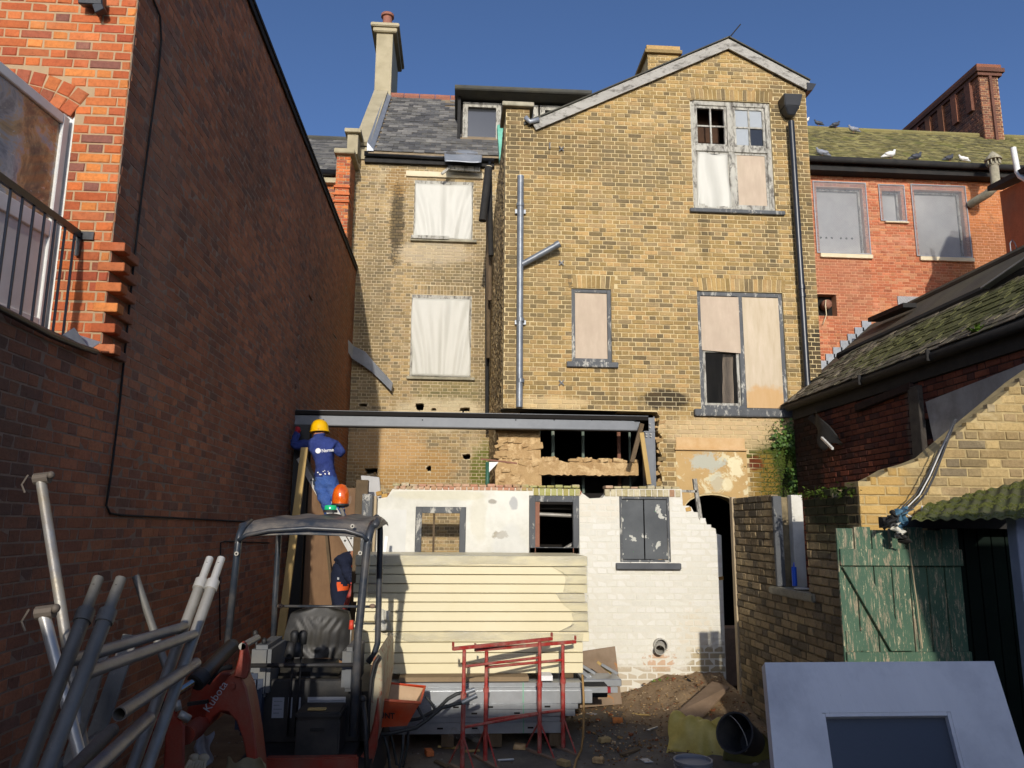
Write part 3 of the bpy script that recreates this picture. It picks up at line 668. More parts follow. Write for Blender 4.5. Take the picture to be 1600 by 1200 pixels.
    slates(rf, (-2.3, Ye, Ze), (1, 0, 0), V, 5.2, L-.05, M['slate'], seed=5, missing=.006, mask=mask, jit=.012)
    p = aY(905, 155, 19.0)
    mb = MB()
    for k in range(18):
        mb.tube([(-2.3+k*.46, Yr, Zr+.0), (-2.3+k*.46+.44, Yr, Zr+.0)], .11, 8)
    mb.build('ridge_tiles', M['terra'], t, kind='stuff')
    # dormer
    d = MB(); d.box((-.22, 18.42, 11.9), (-.14, 20.6, 13.15)); d.box((3.05, 18.42, 11.9), (3.13, 20.6, 13.15)); d.box((-.14, 18.75, 11.35), (3.05, 18.8, 13.1)); dm = d.build('dormer', M['blackmat'], t)
    mb = MB(); mb.box((-.30, 18.15, 13.10), (3.25, 20.9, 13.22)); mb.tube([(-.30, 18.12, 13.16), (3.25, 18.12, 13.18)], .07, 10); mb.build('dormer_roof', M['felt'], dm)
    for a, b in ((-.08, .92), (1.0, 1.9), (1.95, 3.0)):
        mb = MB(); framebox(mb, a, b, 11.62, 13.02, 18.55, .13, .1); mb.build('window_frame', M['wood_w'], dm)
        mb = MB(); mb.box((a+.13, 18.62, 11.75), (b-.13, 18.63, 12.89)); mb.build('pane', M['glass_dark'], dm)
    # lead sheet lifting over the eave
    mb = MB(); q = [aY(693, 229, 17.35), aY(755, 231, 17.35), aY(752, 254, 17.2), aY(695, 252, 17.2)]
    cloth(q[3], q[2], q[1]+Vector((0, .35, .1)), q[0]+Vector((0, .35, .1)), 14, 8, lambda u, v: (0, .008*math.sin(9*u), .010*math.sin(7*u+4*v)), M['lead'], 'lead_sheet', t)
    q = [aY(700, 262, 17.5), aY(750, 265, 17.5)]
    mb = MB(); mb.bar(q[0], q[1], .05, .12); mb.bar(aY(690, 272, 17.45), aY(702, 262, 17.45), .04, .06); mb.build('gutter_board', M['wood_w'], t)
    mb = MB(); mb.tube([aY(765, 253, 17.6), aY(765, 284, 17.6)], .035, 8); mb.build('stub_pipe', M['black'], t, smooth=True)
    # parapet, kneeler and party-wall pier on the left
    cop = MB(); a = Vector((-2.52, 17.7, 11.28)); b = Vector((-2.52, 21.3, 14.95)); cop.bar(a, b, .40, .10, (0, -.7, .7))
    par = MB(); par.hexa([(-2.66, 17.75, 10.9), (-2.38, 17.75, 10.9), (-2.38, 21.3, 14.5), (-2.66, 21.3, 14.5), (-2.66, 17.75, 11.2), (-2.38, 17.75, 11.2), (-2.38, 21.3, 14.85), (-2.66, 21.3, 14.85)])
    pr_ = par.build('parapet', M['cement'], t); cop.build('coping', M['cement'], pr_)
    mb = MB(); x0, x1 = aY(543, 210, 17.3).x, aY(560, 210, 17.3).x
    zt, zb = aY(550, 203, 17.3).z, aY(550, 240, 17.3).z
    mb.box((x0, 17.3, zb), (x1, 17.7, zt-.1)); mb.box((x0-.06, 17.2, zt-.1), (x1+.07, 17.8, zt)); mb.build('kneeler', M['cement'], t, bevel=.01)
    mb = MB()
    mb.v = [(-2.38, 17.5, 11.0), (-2.22, 17.5, 11.0), (-2.22, Yr, Zr+.05), (-2.38, Yr, Zr+.05), (-2.38, 17.5, 11.22), (-2.22, 17.5, 11.03), (-2.22, Yr, Zr+.08), (-2.38, Yr, Zr+.25)]
    mb.f = [(0, 3, 2, 1), (4, 5, 6, 7), (0, 1, 5, 4), (1, 2, 6, 5), (2, 3, 7, 6), (3, 0, 4, 7)]; mb.m = [0]*6; mb.build('flashing', M['lead'], t)
    mb = MB(); mb.box((-3.05, 16.86, 10.60), (-2.58, 17.78, 10.72)); mb.build('pier_cap', M['cement'], t, bevel=.015)
    pw = brick_wall('pier_wall', t, (-3.0, 17.0, 0), (1, 0, 0), (0, -1, 0), [(0, 6.0), (.32, 6.0), (.32, 10.6), (0, 10.6)], [], .05, M['redlit'], M['m_red'], bond='flemish', seed=31, singles=0)
    mb = MB(); mb.box((-3.0, 17.055, 6), (-2.72, 17.78, 10.6)); mb.build('pier', M['m_red'], t)
    brick_wall('pier_side', t, (-2.68, 17.05, 0), (0, 1, 0), (1, 0, 0), [(0, 6.0), (.73, 6.0), (.73, 10.6), (0, 10.6)], [], .035, M['redshade'], M['m_dark'], bond='flemish', seed=33, singles=0)
    for z in (9.42, 9.60, 9.78):
        mb = MB(); mb.box((-3.03, 16.95, z), (-2.66, 17.3, z+.05)); mb.build('string_course', M['redlit'], t)
    # rendered chimney
    Yc = 21.0; x0, x1 = aY(583, 155, Yc).x, aY(611, 160, Yc).x; zt = aY(600, 52, Yc).z
    c = MB(); c.box((x0+.02, Yc, 13.2), (x1-.02, Yc+1.9, zt)); ch = c.build('chimney', M['cement'], t, bevel=.01)
    m_ = MB(); m_.box((x0-.08, Yc-.10, zt), (x1+.10, Yc+2.0, zt+.14)); m_.box((x0-.15, Yc-.17, zt+.14), (x1+.17, Yc+2.07, zt+.26)); m_.build('chimney_cap', M['cement'], ch, bevel=.02)
    m_ = MB(); m_.lathe(((x0+x1)/2+.02, Yc+.35, zt+.26), [(.16, 0), (.15, .1), (.17, .12), (.15, .2), (.14, .5), (.2, .52), (.2, .6), (.15, .6), (.13, .3)], 14); m_.build('chimney_pot', M['terra'], ch, smooth=True, auto=40)
main_house()
def hanging_flashing():
    A = lambda x, y, Y: aY(x, y, Y)
    pts = [(541, 535, 17.0), (552, 550, 17.3), (570, 560, 17.5), (582, 572, 17.6), (598, 588, 17.55), (613, 604, 17.5)]
    mb = MB(); c = [A(*p) for p in pts]; w = [.10, .14, .16, .12, .10, .09]
    for i, p in enumerate(c):
        mb.v += [(p.x, p.y, p.z+w[i]), (p.x-.03, p.y+.06, p.z-w[i]), (p.x+.01, p.y+.02, p.z+w[i]), (p.x-.02, p.y+.08, p.z-w[i])]
    for i in range(len(c)-1):
        q = 4*i; mb.f += [(q, q+4, q+5, q+1), (q+2, q+3, q+7, q+6), (q, q+2, q+6, q+4), (q+1, q+5, q+7, q+3)]
    mb.f += [(0, 1, 3, 2), (20, 22, 23, 21)]; mb.m = [0]*len(mb.f)
    tag(mb.build('lead_flashing', M['lead']), 'torn strip of grey lead flashing hanging off the house wall by the flank wall', 'flashing')
hanging_flashing()

# ---------------------------------------------------------------- red house seen over the flank wall
def far_left():
    t = thing('brick_house', 'small bit of red brick house with slate roof beyond the flank wall', 'house', (-4.4, 17.8, 0))
    brick_wall('wall', t, (-7, 17.8, 0), (1, 0, 0), (0, -1, 0), [(0, 6), (4.0, 6), (4.0, 10.5), (0, 10.5)], [], .3, M['redlit'], M['m_red'], bond='flemish', seed=41, singles=0)
    mb = MB(); mb.hexa([(-8, 17.6, 10.4), (-2.8, 17.6, 10.4), (-2.8, 20.9, 12.95), (-8, 20.9, 12.95), (-8, 17.6, 10.45), (-2.8, 17.6, 10.45), (-2.8, 20.9, 13.0), (-8, 20.9, 13.0)]); rf = mb.build('roof', M['felt'], t)
    slates(rf, (-8, 17.6, 10.46), (1, 0, 0), (0, 3.3, 2.55), 5.2, 4.15, M['slate'], sw=.3, se=.18, singles=0, seed=8)
    mb = MB(); mb.tube([(-8, 20.9, 13.05), (-2.9, 20.9, 13.05)], .08, 8); mb.build('ridge', M['felt'], t)
    mb = MB(); mb.tube([(-8, 17.55, 10.42), (-3.1, 17.55, 10.42)], .08, 8); mb.build('gutter', M['black'], t, smooth=True)
    mb = MB(); mb.box((-8, 17.62, 10.2), (-3.1, 17.78, 10.33)); mb.build('eaves_board', M['cement'], t)
far_left()
# ---------------------------------------------------------------- gabled rear wing
def wing():
    Y = 12.2
    t = thing('rear_wing', 'yellow stock brick wing with a gable, boarded windows and a cut-out at its foot', 'house', (3.4, Y, 0))
    WA = (3.94, 5.39, 7.47, 9.53); WB = (1.81, 2.48, 4.71, 5.99); WC = (3.94, 5.42, 3.97, 6.01)
    holes = [rect(a, c, b, d) for a, b, c, d in (WA, WB, WC)]
    rg = random.Random(9)
    rag = [(3.24+rg.uniform(-.05, .07), 3.86-k*.12) for k in range(0, 31)]
    arch = [(4.50, 0)]+[(4.06+.44*math.cos(a), 2.38+.22*math.sin(a)) for a in [math.pi*k/10 for k in range(11)]]+[(3.62, 0)]
    outer = [(.69, 3.95), (.69, 9.19), (1.10, 9.19), (1.10, 8.86), (4.66, 10.58), (6.06, 9.83), (5.98, 0)]+arch+[(3.27, .0)]+list(reversed(rag[:31]))[0:]+[(3.20, 3.93)]
    def skip(s, z, r):
        for a, b, c, d in (WA, WB, WC):
            if d < z < d+.235 and a-.03 < s < b+.03: return True
        if 3.47 < s < 4.68 and 2.3 < z < 3.36: return True
        return False
    wall = brick_wall('wall', t, (0, Y, 0), (1, 0, 0), (0, -1, 0), outer, holes, .33, M['stock'], M['m_cream'], seed=21, skip=skip)
    # soldier heads over the openings
    for a, b, c, d in (WA, WB, WC):
        mb = MB(); n = int(round((b-a+.1)/.078))
        for k in range(n):
            lean = (k-(n-1)/2)/n*.22
            mx = a-.05+(k+.5)*(b-a+.1)/n
            U = Vector((math.cos(lean), 0, -math.sin(lean))); V = Vector((math.sin(lean), 0, math.cos(lean)))
            chbrick(mb, Vector((mx+lean*.11, Y, d+.118)), U, V, Vector((0, -1, 0)), (b-a+.1)/n-.010, .222, .009, rg)
        mb.build('brickwork', M['stock'], wall, kind='stuff', fixn=False)
    # side wall facing the narrow slot
    side = brick_wall('side_wall', t, (.69, 12.53, 0), (0, 1, 0), (-1, 0, 0), [(0, 3.0), (5.26, 3.0), (5.26, 9.0), (0, 9.19)], [], .3, M['stock2'], M['m_pale'], seed=22, singles=0)
    mb = MB(); mb.box((5.70, Y+.335, 0), (5.98, 17.8, 9.7)); mb.build('right_wall', M['m_cream'], t)
    mb = MB(); mb.box((.62, 12.1, 9.20), (1.17, 12.9, 9.28)); mb.build('parapet_cap', M['stone'], t, bevel=.01)
    # rooms behind the windows
    mb = MB(); mb.box((1.2, 13.3, 4.0), (5.6, 13.35, 9.6)); mb.build('inner_wall', M['void'], t)
    # roof
    mb = MB()
    for (xa, za), (xb, zb) in (((1.0, 8.90), (4.66, 10.68)), ((4.66, 10.68), (6.12, 9.90))):
        mb.hexa([(xa, Y-.04, za-.02), (xb, Y-.04, zb-.02), (xb, 18, zb-.02), (xa, 18, za-.02), (xa, Y-.04, za+.04), (xb, Y-.04, zb+.04), (xb, 18, zb+.04), (xa, 18, za+.04)])
    rf = mb.build('roof', M['felt'], t)
    def barge(a, b, w, name='barge_board'):
        a, b = Vector(a), Vector(b); mb = MB(); d = (b-a).normalized(); n = Vector((-d.z, 0, d.x))
        if n.z < 0: n = -n
        N_ = 14
        for k in range(N_):
            p = a+(b-a)*k/N_; q = a+(b-a)*(k+1)/N_
            mb.hexa([p-n*w+Vector((0, -.03, 0)), q-n*w+Vector((0, -.03, 0)), q-n*w, p-n*w, p+Vector((0, -.03, 0)), q+Vector((0, -.03, 0)), q, p])
        return mb.build(name, M['barge'], rf)
    barge((1.13, Y-.045, 8.93), (4.66, Y-.045, 10.70), .17); barge((4.66, Y-.047, 10.70), (6.12, Y-.047, 9.93), .17)
    mb = MB(); mb.bar((1.3, Y-.075, 9.035), (4.68, Y-.075, 10.735), .06, .02); mb.bar((4.66, Y-.075, 10.735), (6.12, Y-.075, 9.955), .06, .02); mb.build('verge', M['felt'], rf)
    mb = MB(); mb.tube([(1.02, Y-.09, 8.99), (1.10, Y-.10, 8.90), (1.25, Y-.10, 8.955)], .045, 8); mb.build('gutter_end', M['lead'], rf, smooth=True)
    mb = MB(); mb.hexa([(6.05, Y-.1, 9.74), (6.15, Y-.1, 9.76), (6.15, 18, 9.76), (6.05, 18, 9.74), (6.05, Y-.1, 9.90), (6.22, Y-.1, 9.88), (6.22, 18, 9.88), (6.05, 18, 9.90)]); mb.build('gutter', M['black'], rf)
    # chimney beyond the gable
    q0, q1 = aY(1012, 90, 15.5), aY(1060, 90, 15.5); zt = aY(1040, 75, 15.5).z
    ch = MB(); ch.box((q0.x+.01, 15.52, 9.5), (q1.x-.01, 16.8, zt-.02)); co = ch.build('chimney', M['m_cream'], t)
    brick_wall('chimney_face', co, (q0.x, 15.5, 0), (1, 0, 0), (0, -1, 0), rect(0, 9.9, q1.x-q0.x, zt), [], .015, M['stock'], M['m_cream'], seed=24, singles=0)
    mb = MB(); mb.box((q0.x-.07, 15.42, zt-.17), (q1.x+.07, 16.9, zt-.09)); mb.box((q0.x-.03, 15.45, zt-.09), (q1.x+.03, 16.85, zt+.02)); mb.build('chimney_cap', M['stock'], co)
    # upper casement window
    a, b, c, d = WA; xm = (a+b)/2+.0
    mb = MB(); framebox(mb, a, b, c, d, Y+.03, .085, .1); mb.box((xm-.055, Y+.03, c+.08), (xm+.055, Y+.13, d-.08)); ztm = aY(1140, 232, Y).z; mb.box((a+.08, Y+.022, ztm-.05), (b-.08, Y+.12, ztm+.05))
    wa = mb.build('window', M['wood_w'], t, label='upper window with flaking frame, small panes above, sheet and board below', bevel=.006)
    for (x0, x1), pal in (((a+.09, xm-.06), 0), ((xm+.06, b-.09), 1)):
        mb = MB(); z0, z1 = ztm+.055, d-.09; framebox(mb, x0, x1, z0, z1, Y+.05, .045, .05); xc = (x0+x1)/2; zc = (z0+z1)/2
        mb.box((xc-.014, Y+.05, z0+.045), (xc+.014, Y+.08, z1-.045)); mb.box((x0+.045, Y+.052, zc-.014), (x1-.045, Y+.078, zc+.014)); mb.build('casement', M['wood_w'], wa)
        for i, (p0, p1) in enumerate(((x0+.045, xc-.014), (xc+.014, x1-.045))):
            for j, (r0, r1) in enumerate(((z0+.045, zc-.014), (zc+.014, z1-.045))):
                if pal == 0: continue
                mb = MB(); mb.box((p0, Y+.07, r0), (p1, Y+.075, r1))
                mb.build('pane', M['glass'] if not (i == 1 and j == 0) else M['glass_dark'], wa)
        if pal == 0:
            mb = MB(); mb.box((x0, Y+.45, z0-.1), (x1, Y+.47, z1+.1)); mb.build('backing_board', mk('brown back board', '#4a3322', '#33241a', 4, .9), wa)
    lo1, lo2 = (a+.085, xm-.055), (xm+.055, b-.085)
    mb = MB(); framebox(mb, lo1[0], lo1[1], c+.085, ztm-.05, Y+.05, .04, .05); framebox(mb, lo2[0], lo2[1], c+.085, ztm-.05, Y+.05, .04, .05); mb.build('lower_frame', M['wood_w'], wa)
    cloth((lo1[0]-.01, Y+.045, c+.03), (lo1[1], Y+.045, c+.03), (lo1[1]-.03, Y+.045, ztm-.11), (lo1[0]+.03, Y+.045, ztm-.08), 14, 24,
          lambda u, v: (.01*math.sin(7*v), -.012+.014*math.sin(9*u+3*v)+.02*(1-v)**4*math.sin(12*u), .01*math.sin(9*u)), M['poly'], 'sheet', wa)
    mb = MB(); mb.box((lo2[0]+.04, Y+.06, c+.085), (lo2[1]-.04, Y+.075, ztm-.09)); mb.build('board', M['ply'], wa)
    mb = MB(); mb.box((a-.08, Y-.07, c-.075), (b+.14, Y+.03, c-.005)); mb.build('sill', M['wood_g'], wa, bevel=.01)
    # small boarded window
    a, b, c, d = WB
    mb = MB(); framebox(mb, a, b, c+.03, d, Y+.03, .065, .1); wb = mb.build('window', M['wood_g'], t, label='narrow boarded window with dark flaking frame', bevel=.006)
    mb = MB(); mb.box((a+.068, Y+.05, c+.098), (b-.068, Y+.065, d-.068)); mb.build('board', M['ply'], wb)
    mb = MB(); mb.box((a-.09, Y-.07, c-.07), (b+.09, Y+.05, c+.02)); mb.build('sill', M['wood_g'], wb, bevel=.01)
    # large lower window: board, part missing, black netting
    a, b, c, d = WC; xm = a+.75
    mb = MB(); framebox(mb, a, b, c+.02, d, Y+.03, .075, .1); mb.box((xm-.05, Y+.03, c+.09), (xm+.05, Y+.13, d-.07)); wc = mb.build('window', M['wood_g'], t, label='large lower window, two plywood boards and a dark netted gap bottom left', bevel=.006)
    zb = aY(1130, 549, Y).z
    mb = MB(); mb.hexa([(a+.06, Y+.025, zb+.02), (xm-.03, Y+.025, zb-.02), (xm-.03, Y+.04, zb-.02), (a+.06, Y+.04, zb+.02), (a+.06, Y+.025, d-.09), (xm-.03, Y+.025, d-.09), (xm-.03, Y+.04, d-.09), (a+.06, Y+.04, d-.09)]); mb.build('board', M['ply'], wc)
    mb = MB(); mb.box((xm+.03, Y+.018, c+.06), (b-.075, Y+.029, d-.09)); mb.build('board', M['ply2'], wc)
    mb = MB(); framebox(mb, a+.078, xm-.053, c+.09, zb+.04, Y+.06, .045, .05); mb.build('casement', M['wood_w'], wc)
    mb = MB()
    for k in range(30):
        x = a+.125+k*(xm-.06-.045-a-.125)/29; mb.box((x, Y+.09, c+.13), (x+.007, Y+.094, zb))
    mb.build('netting', M['blackmat'], wc, kind='stuff')
    mb = MB(); mb.hexa([(xm-.32, Y+.2, c+.1), (xm-.14, Y+.16, c+.1), (xm-.14, Y+.18, c+.1), (xm-.32, Y+.22, c+.1), (xm-.28, Y+.2, zb), (xm-.12, Y+.16, zb), (xm-.12, Y+.18, zb), (xm-.28, Y+.22, zb)]); mb.build('curtain', M['ply'], wc)
    mb = MB(); mb.box((a-.13, Y-.09, c-.10), (b+.12, Y+.05, c+.015)); mb.build('sill', M['wood_g'], wc, bevel=.012)
    # plaster panel with ledge over the arch
    pl = [(3.49, 2.0), (3.60, 2.0), (3.60, 2.36)]+[(4.06-.46*math.cos(math.pi*k/10), 2.38+.25*math.sin(math.pi*k/10)) for k in range(11)]+[(4.52, 2.36), (4.52, 2.0), (4.66, 2.0), (4.66, 3.30), (3.49, 3.30)]
    mb = MB(); mb.prism(pl, [], (0, Y-.012, 0), (1, 0, 0), (0, 0, 1), (0, -1, 0), .012); mb.build('plaster_panel', M['ochre'], t)
    mb = MB(); mb.box((3.47, Y-.06, 3.31), (4.66, Y-.001, 3.345)); mb.box((3.50, Y-.018, 3.345), (4.64, Y-.001, 3.52)); mb.build('ledge', mk('pink stained stone', '#c9ab82', '#b8935f', 5, .9, bump=.003, bsc=30), t, bevel=.006)
    # dark passage behind the arch
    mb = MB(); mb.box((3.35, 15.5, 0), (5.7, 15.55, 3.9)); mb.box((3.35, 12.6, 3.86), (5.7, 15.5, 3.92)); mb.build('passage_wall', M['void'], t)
    # cut opening: rubble pier, hanging brick lintel course, dark room
    mb = MB(); rr = random.Random(2)
    prof = [(.60, 2.2), (1.30, 2.2), (1.30, 2.55), (1.33, 2.75), (1.30, 3.6), (1.12, 3.75), (.72, 3.75), (.62, 3.55), (.66, 3.2), (.58, 2.95)]
    mb.prism(prof, [], (0, 12.32, 0), (1, 0, 0), (0, 0, 1), (0, -1, 0), .5)
    pier = mb.build('rubble_pier', M['orange_rubble'], t)
    for k in range(34):
        x, z = (rr.uniform(.60, .95) if k < 26 else rr.uniform(.95, 1.3)), rr.uniform(2.7, 3.72); s = rr.uniform(.04, .1)
        mb = MB(); a_ = rr.uniform(-.35, .35); mb.obox((x, 12.335, z), Vector((math.cos(a_), rr.uniform(-.3, .3), math.sin(a_)))*s, Vector((0, rr.uniform(.02, .06), 0)), Vector((-math.sin(a_), 0, math.cos(a_)))*s*rr.uniform(.3, .6))
        mb.build('broken_brick', M['orange_rubble'], pier, bevel=.008)
    mb = MB(); n = 44; top = []; bot = []
    for k in range(n+1):
        x = 1.28+(2.90-1.28)*k/n; top.append((x, 3.10+rr.uniform(-.006, .010)+(.07 if x < 1.75 else 0)*(1-(x-1.28)/.47 if x < 1.75 else 0))); bot.append((x, 2.90+rr.uniform(-.018, .008)))
    mb.prism(bot+list(reversed(top)), [], (0, 12.30, 0), (1, 0, 0), (0, 0, 1), (0, -1, 0), .35)
    mb.build('lintel', M['orange_rubble'], t)
    for k in range(26):
        x = rr.uniform(1.3, 2.9); s = rr.uniform(.03, .07); mb = MB(); a_ = rr.uniform(-.3, .3)
        mb.obox((x, 12.4+rr.uniform(-.08, .1), 3.12+s*.4), Vector((math.cos(a_), 0, math.sin(a_)))*s*1.5, (0, s, 0), Vector((-math.sin(a_), 0, math.cos(a_)))*s*.6); mb.build('rubble', M['orange_rubble'], t, bevel=.01)
    # torn right edge of the opening
    for k in range(60):
        z = rr.uniform(1.0, 3.9); x = 3.235+rr.uniform(-.05, .07); s = rr.uniform(.03, .07)
        mb = MB(); mb.obox((x, 12.25+rr.uniform(-.03, .1), z), (s, rr.uniform(-.02, .02), rr.uniform(-.02, .02)), (0, s*.7, 0), (rr.uniform(-.01, .01), 0, s*.5)); mb.build('broken_brick', M['orange_rubble'] if rr.random() < .6 else M['stock'], t, bevel=.006)
    mb = MB(); mb.box((.66, 12.25, 3.935), (3.24, 12.52, 3.948)); mb.build('bed_joint', M['blackmat'], t)
    # dark room behind the cut
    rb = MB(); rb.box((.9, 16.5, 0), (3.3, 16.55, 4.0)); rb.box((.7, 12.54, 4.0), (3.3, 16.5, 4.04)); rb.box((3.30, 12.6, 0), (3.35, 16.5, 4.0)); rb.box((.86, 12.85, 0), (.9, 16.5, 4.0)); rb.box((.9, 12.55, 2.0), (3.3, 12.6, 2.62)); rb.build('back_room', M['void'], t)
    # steel props standing in the room
    for (px, r, c, lab) in ((842, .024, 'green', 'green painted steel prop, first from the left in the dark opening'), (864, .03, 'green', 'green painted steel prop, second from the left in the dark opening'), (911, .027, 'green', 'green steel prop alone in the middle of the dark opening'), (967, .034, 'rust', 'thick rust brown steel prop in the dark opening'), (984, .022, 'green', 'thin green steel prop beside the rusty one')):
        p = aY(px, 700, 12.95); pp = thing('steel_prop', lab, 'prop', (p.x, 12.95, 0), group='steel props under the cut wall')
        m_ = M['propgreen'] if c == 'green' else M['rust']
        mb = MB(); mb.tube([(p.x, 12.95, 2.1), (p.x, 12.95, 3.94)], r, 12); mb.build('tube', m_, pp, smooth=True, auto=50)
        mb = MB(); mb.box((p.x-.08, 12.87, 3.941), (p.x+.08, 13.03, 3.955)); mb.tube([(p.x, 12.95, 3.0), (p.x, 12.95, 3.06)], r+.012, 12); mb.build('head_plate', m_, pp)
    # downpipes and brackets
    pipe = thing('downpipe', 'black downpipe with square hopper head on the right edge of the gabled wing', 'downpipe', (5.76, 12.1, 4))
    tp, bt = aY(1236, 190, 12.08), aY(1262, 605, 12.08)
    mb = MB(); mb.tube([tp, bt], .055, 14); mb.build('pipe', M['black'], pipe, smooth=True, auto=50)
    mb = MB()
    for f in (.64, .67, .99):
        p = tp+(bt-tp)*f; mb.tube([p+Vector((0, 0, .035)), p-Vector((0, 0, .035))], .066, 14)
    mb.build('collar', M['black'], pipe, smooth=True, auto=40)
    h = aY(1234, 153, 12.05); hp = []
    mb = MB(); w0, w1 = .17, .085; zt_, zm, zb_ = h.z, h.z-.20, h.z-.34
    mb.hexa([(h.x-w0*.8, 11.96, zm), (h.x+w0*.8, 11.96, zm), (h.x+w0*.8, 12.18, zm), (h.x-w0*.8, 12.18, zm), (h.x-w0, 11.90, zt_), (h.x+w0, 11.90, zt_), (h.x+w0, 12.18, zt_), (h.x-w0, 12.18, zt_)])
    mb.hexa([(h.x-.06, 12.02, zb_), (h.x+.06, 12.02, zb_), (h.x+.06, 12.14, zb_), (h.x-.06, 12.14, zb_), (h.x-w0*.8, 11.96, zm-.001), (h.x+w0*.8, 11.96, zm-.001), (h.x+w0*.8, 12.18, zm-.001), (h.x-w0*.8, 12.18, zm-.001)])
    mb.build('hopper', M['black'], pipe, bevel=.012)
    mb = MB(); mb.tube([bt, bt+Vector((0, -.02, -.12)), bt+Vector((-.05, -.06, -.17)), bt+Vector((-.17, -.1, -.2)), bt+Vector((-.22, -.12, -.26)), bt+Vector((-.22, -.12, -.5))], .055, 12); mb.build('elbow', M['greypipe'], pipe, smooth=True, auto=50)
    sp = thing('soil_pipe', 'cut grey soil pipe with one angled branch on the left of the gabled wing', 'soil pipe', (.95, 12.1, 4))
    a, b = aY(813.5, 276, 12.1), aY(811.5, 636, 12.1)
    mb = MB(); mb.tube([a, b], .055, 14); mb.build('pipe', M['greypipe'], sp, smooth=True, auto=50)
    mb = MB(); mb.pipe(a+Vector((0, 0, -.02)), a+Vector((0, 0, .01)), .058, .008)
    p1, p2 = aY(816, 413, 12.1), aY(868, 384, 12.0); mb.tube([p1, p1+(p2-p1)*.12, p2], .052, 12); mb.tube([p2, p2+(p2-p1)*.12], .062, 12)
    for y in (320, 500, 595):
        q = aY(813, y, 12.1); mb.tube([q+Vector((0, 0, .03)), q-Vector((0, 0, .03))], .066, 12)
    mb.build('branch', M['greypipe'], sp, smooth=True, auto=50)
    for y in (331, 504):
        q = aY(813, y, 12.15); mb = MB(); mb.box((q.x-.09, 12.13, q.z-.035), (q.x+.09, 12.19, q.z+.035)); mb.build('bracket', M['greypipe'], sp)
    k = 0
    for (px, py), lab in (((877, 233), 'topmost'), ((877, 411), 'middle'), ((877, 598), 'lowest')):
        q = aY(px, py, 12.17); mb = MB(); mb.bar(q+Vector((-.04, -.01, -.04)), q+Vector((.04, -.01, .04)), .015, .02, (0, 1, 0)); mb.bar(q+Vector((-.04, -.014, .04)), q+Vector((.04, -.014, -.04)), .015, .02, (0, 1, 0))
        tag(mb.build('wall_tie', M['black']), '%s of three small black crosses fixed in the gabled wing wall' % lab, 'bracket', 'cross brackets')
    q = aY(859, 228, 12.17); mb = MB(); mb.bar(q+Vector((0, -.01, -.06)), q+Vector((0, -.01, .06)), .02, .02); tag(mb.build('iron_hook', M['black']), 'short black iron spike high on the wing under the barge board end', 'hook')
    # bundle of old pipes and battens in the slot left of the wing
    specs = [(768, 262, 748, 345, .085, 'blackmat', 'thick dark cut pipe hanging in the slot'), (776, 268, 766, 400, .06, 'blackmat', 'dark pipe behind the cut one in the slot'), (781, 270, 772, 470, .05, 'oldtimber', 'long weathered batten in the slot beside the wing'), (786, 330, 771, 560, .05, 'oldtimber', 'lower weathered batten in the slot beside the wing'), (783, 420, 768, 655, .045, 'blackmat', 'lowest dark pipe in the slot beside the wing')]
    for i, (x0, y0, x1, y1, r, m_, lab) in enumerate(specs):
        Yp = 15.5+.35*i; a, b = aY(x0, y0, Yp), aY(x1+ (6 if i == 0 else 2), y1, Yp-.05); b.x = min(b.x, .60); a.x = min(a.x, .60-r)
        mb = MB(); mb.tube([a, b], r, 10); tag(mb.build('pipe' if m_ != 'oldtimber' else 'batten', M[m_], smooth=True, auto=50), lab, 'pipe' if m_ != 'oldtimber' else 'batten')
        if i == 0:
            mb = MB(); mb.tube([a+Vector((0, 0, .0)), a+Vector((0, 0, .02))], r-.012, 10); tag(mb.build('mortar_plug', M['cream']), 'pale mortar plug on top of the cut slot pipe', 'mortar')
    mb = MB(); mb.box((.2, 15.2, 11.0), (.62, 15.24, 11.6)); b_ = aY(785, 225, 15.2)
    mb = MB(); mb.obox(b_, (.09, 0, .02), (0, .1, 0), (-.03, 0, .40)); tag(mb.build('green_board', M['greenplastic']), 'torn green plastic sheet scrap beside the dormer', 'sheet')
    # aerial on the apex
    a, b = aY(1137, 62, 12.25), aY(1157, 38, 12.25); mb = MB(); mb.tube([a, b], .012, 6); tag(mb.build('roof_rod', M['blackmat']), 'thin bent metal rod sticking up from the gable apex', 'rod')

M['oldtimber'] = mk('old grey brown timber', '#6b5a45', '#52442f', 5, .9, bump=.006, bsc=50, stretch=(1, 1, .2), dirt=('#3a3025', 4, .5))
M['greenplastic'] = mk('green plastic', '#3d8f78', '#6fb9a0', 4, .5)
M['propgreen'] = mk('green prop paint', '#5c6a5e', '#6f7c70', 5, .6, wear=('#8a8478', 9, .6, .7))
M['rust'] = mk('rusty steel', '#74503f', '#8a5f4b', 6, .8, bump=.003, bsc=50)
wing()

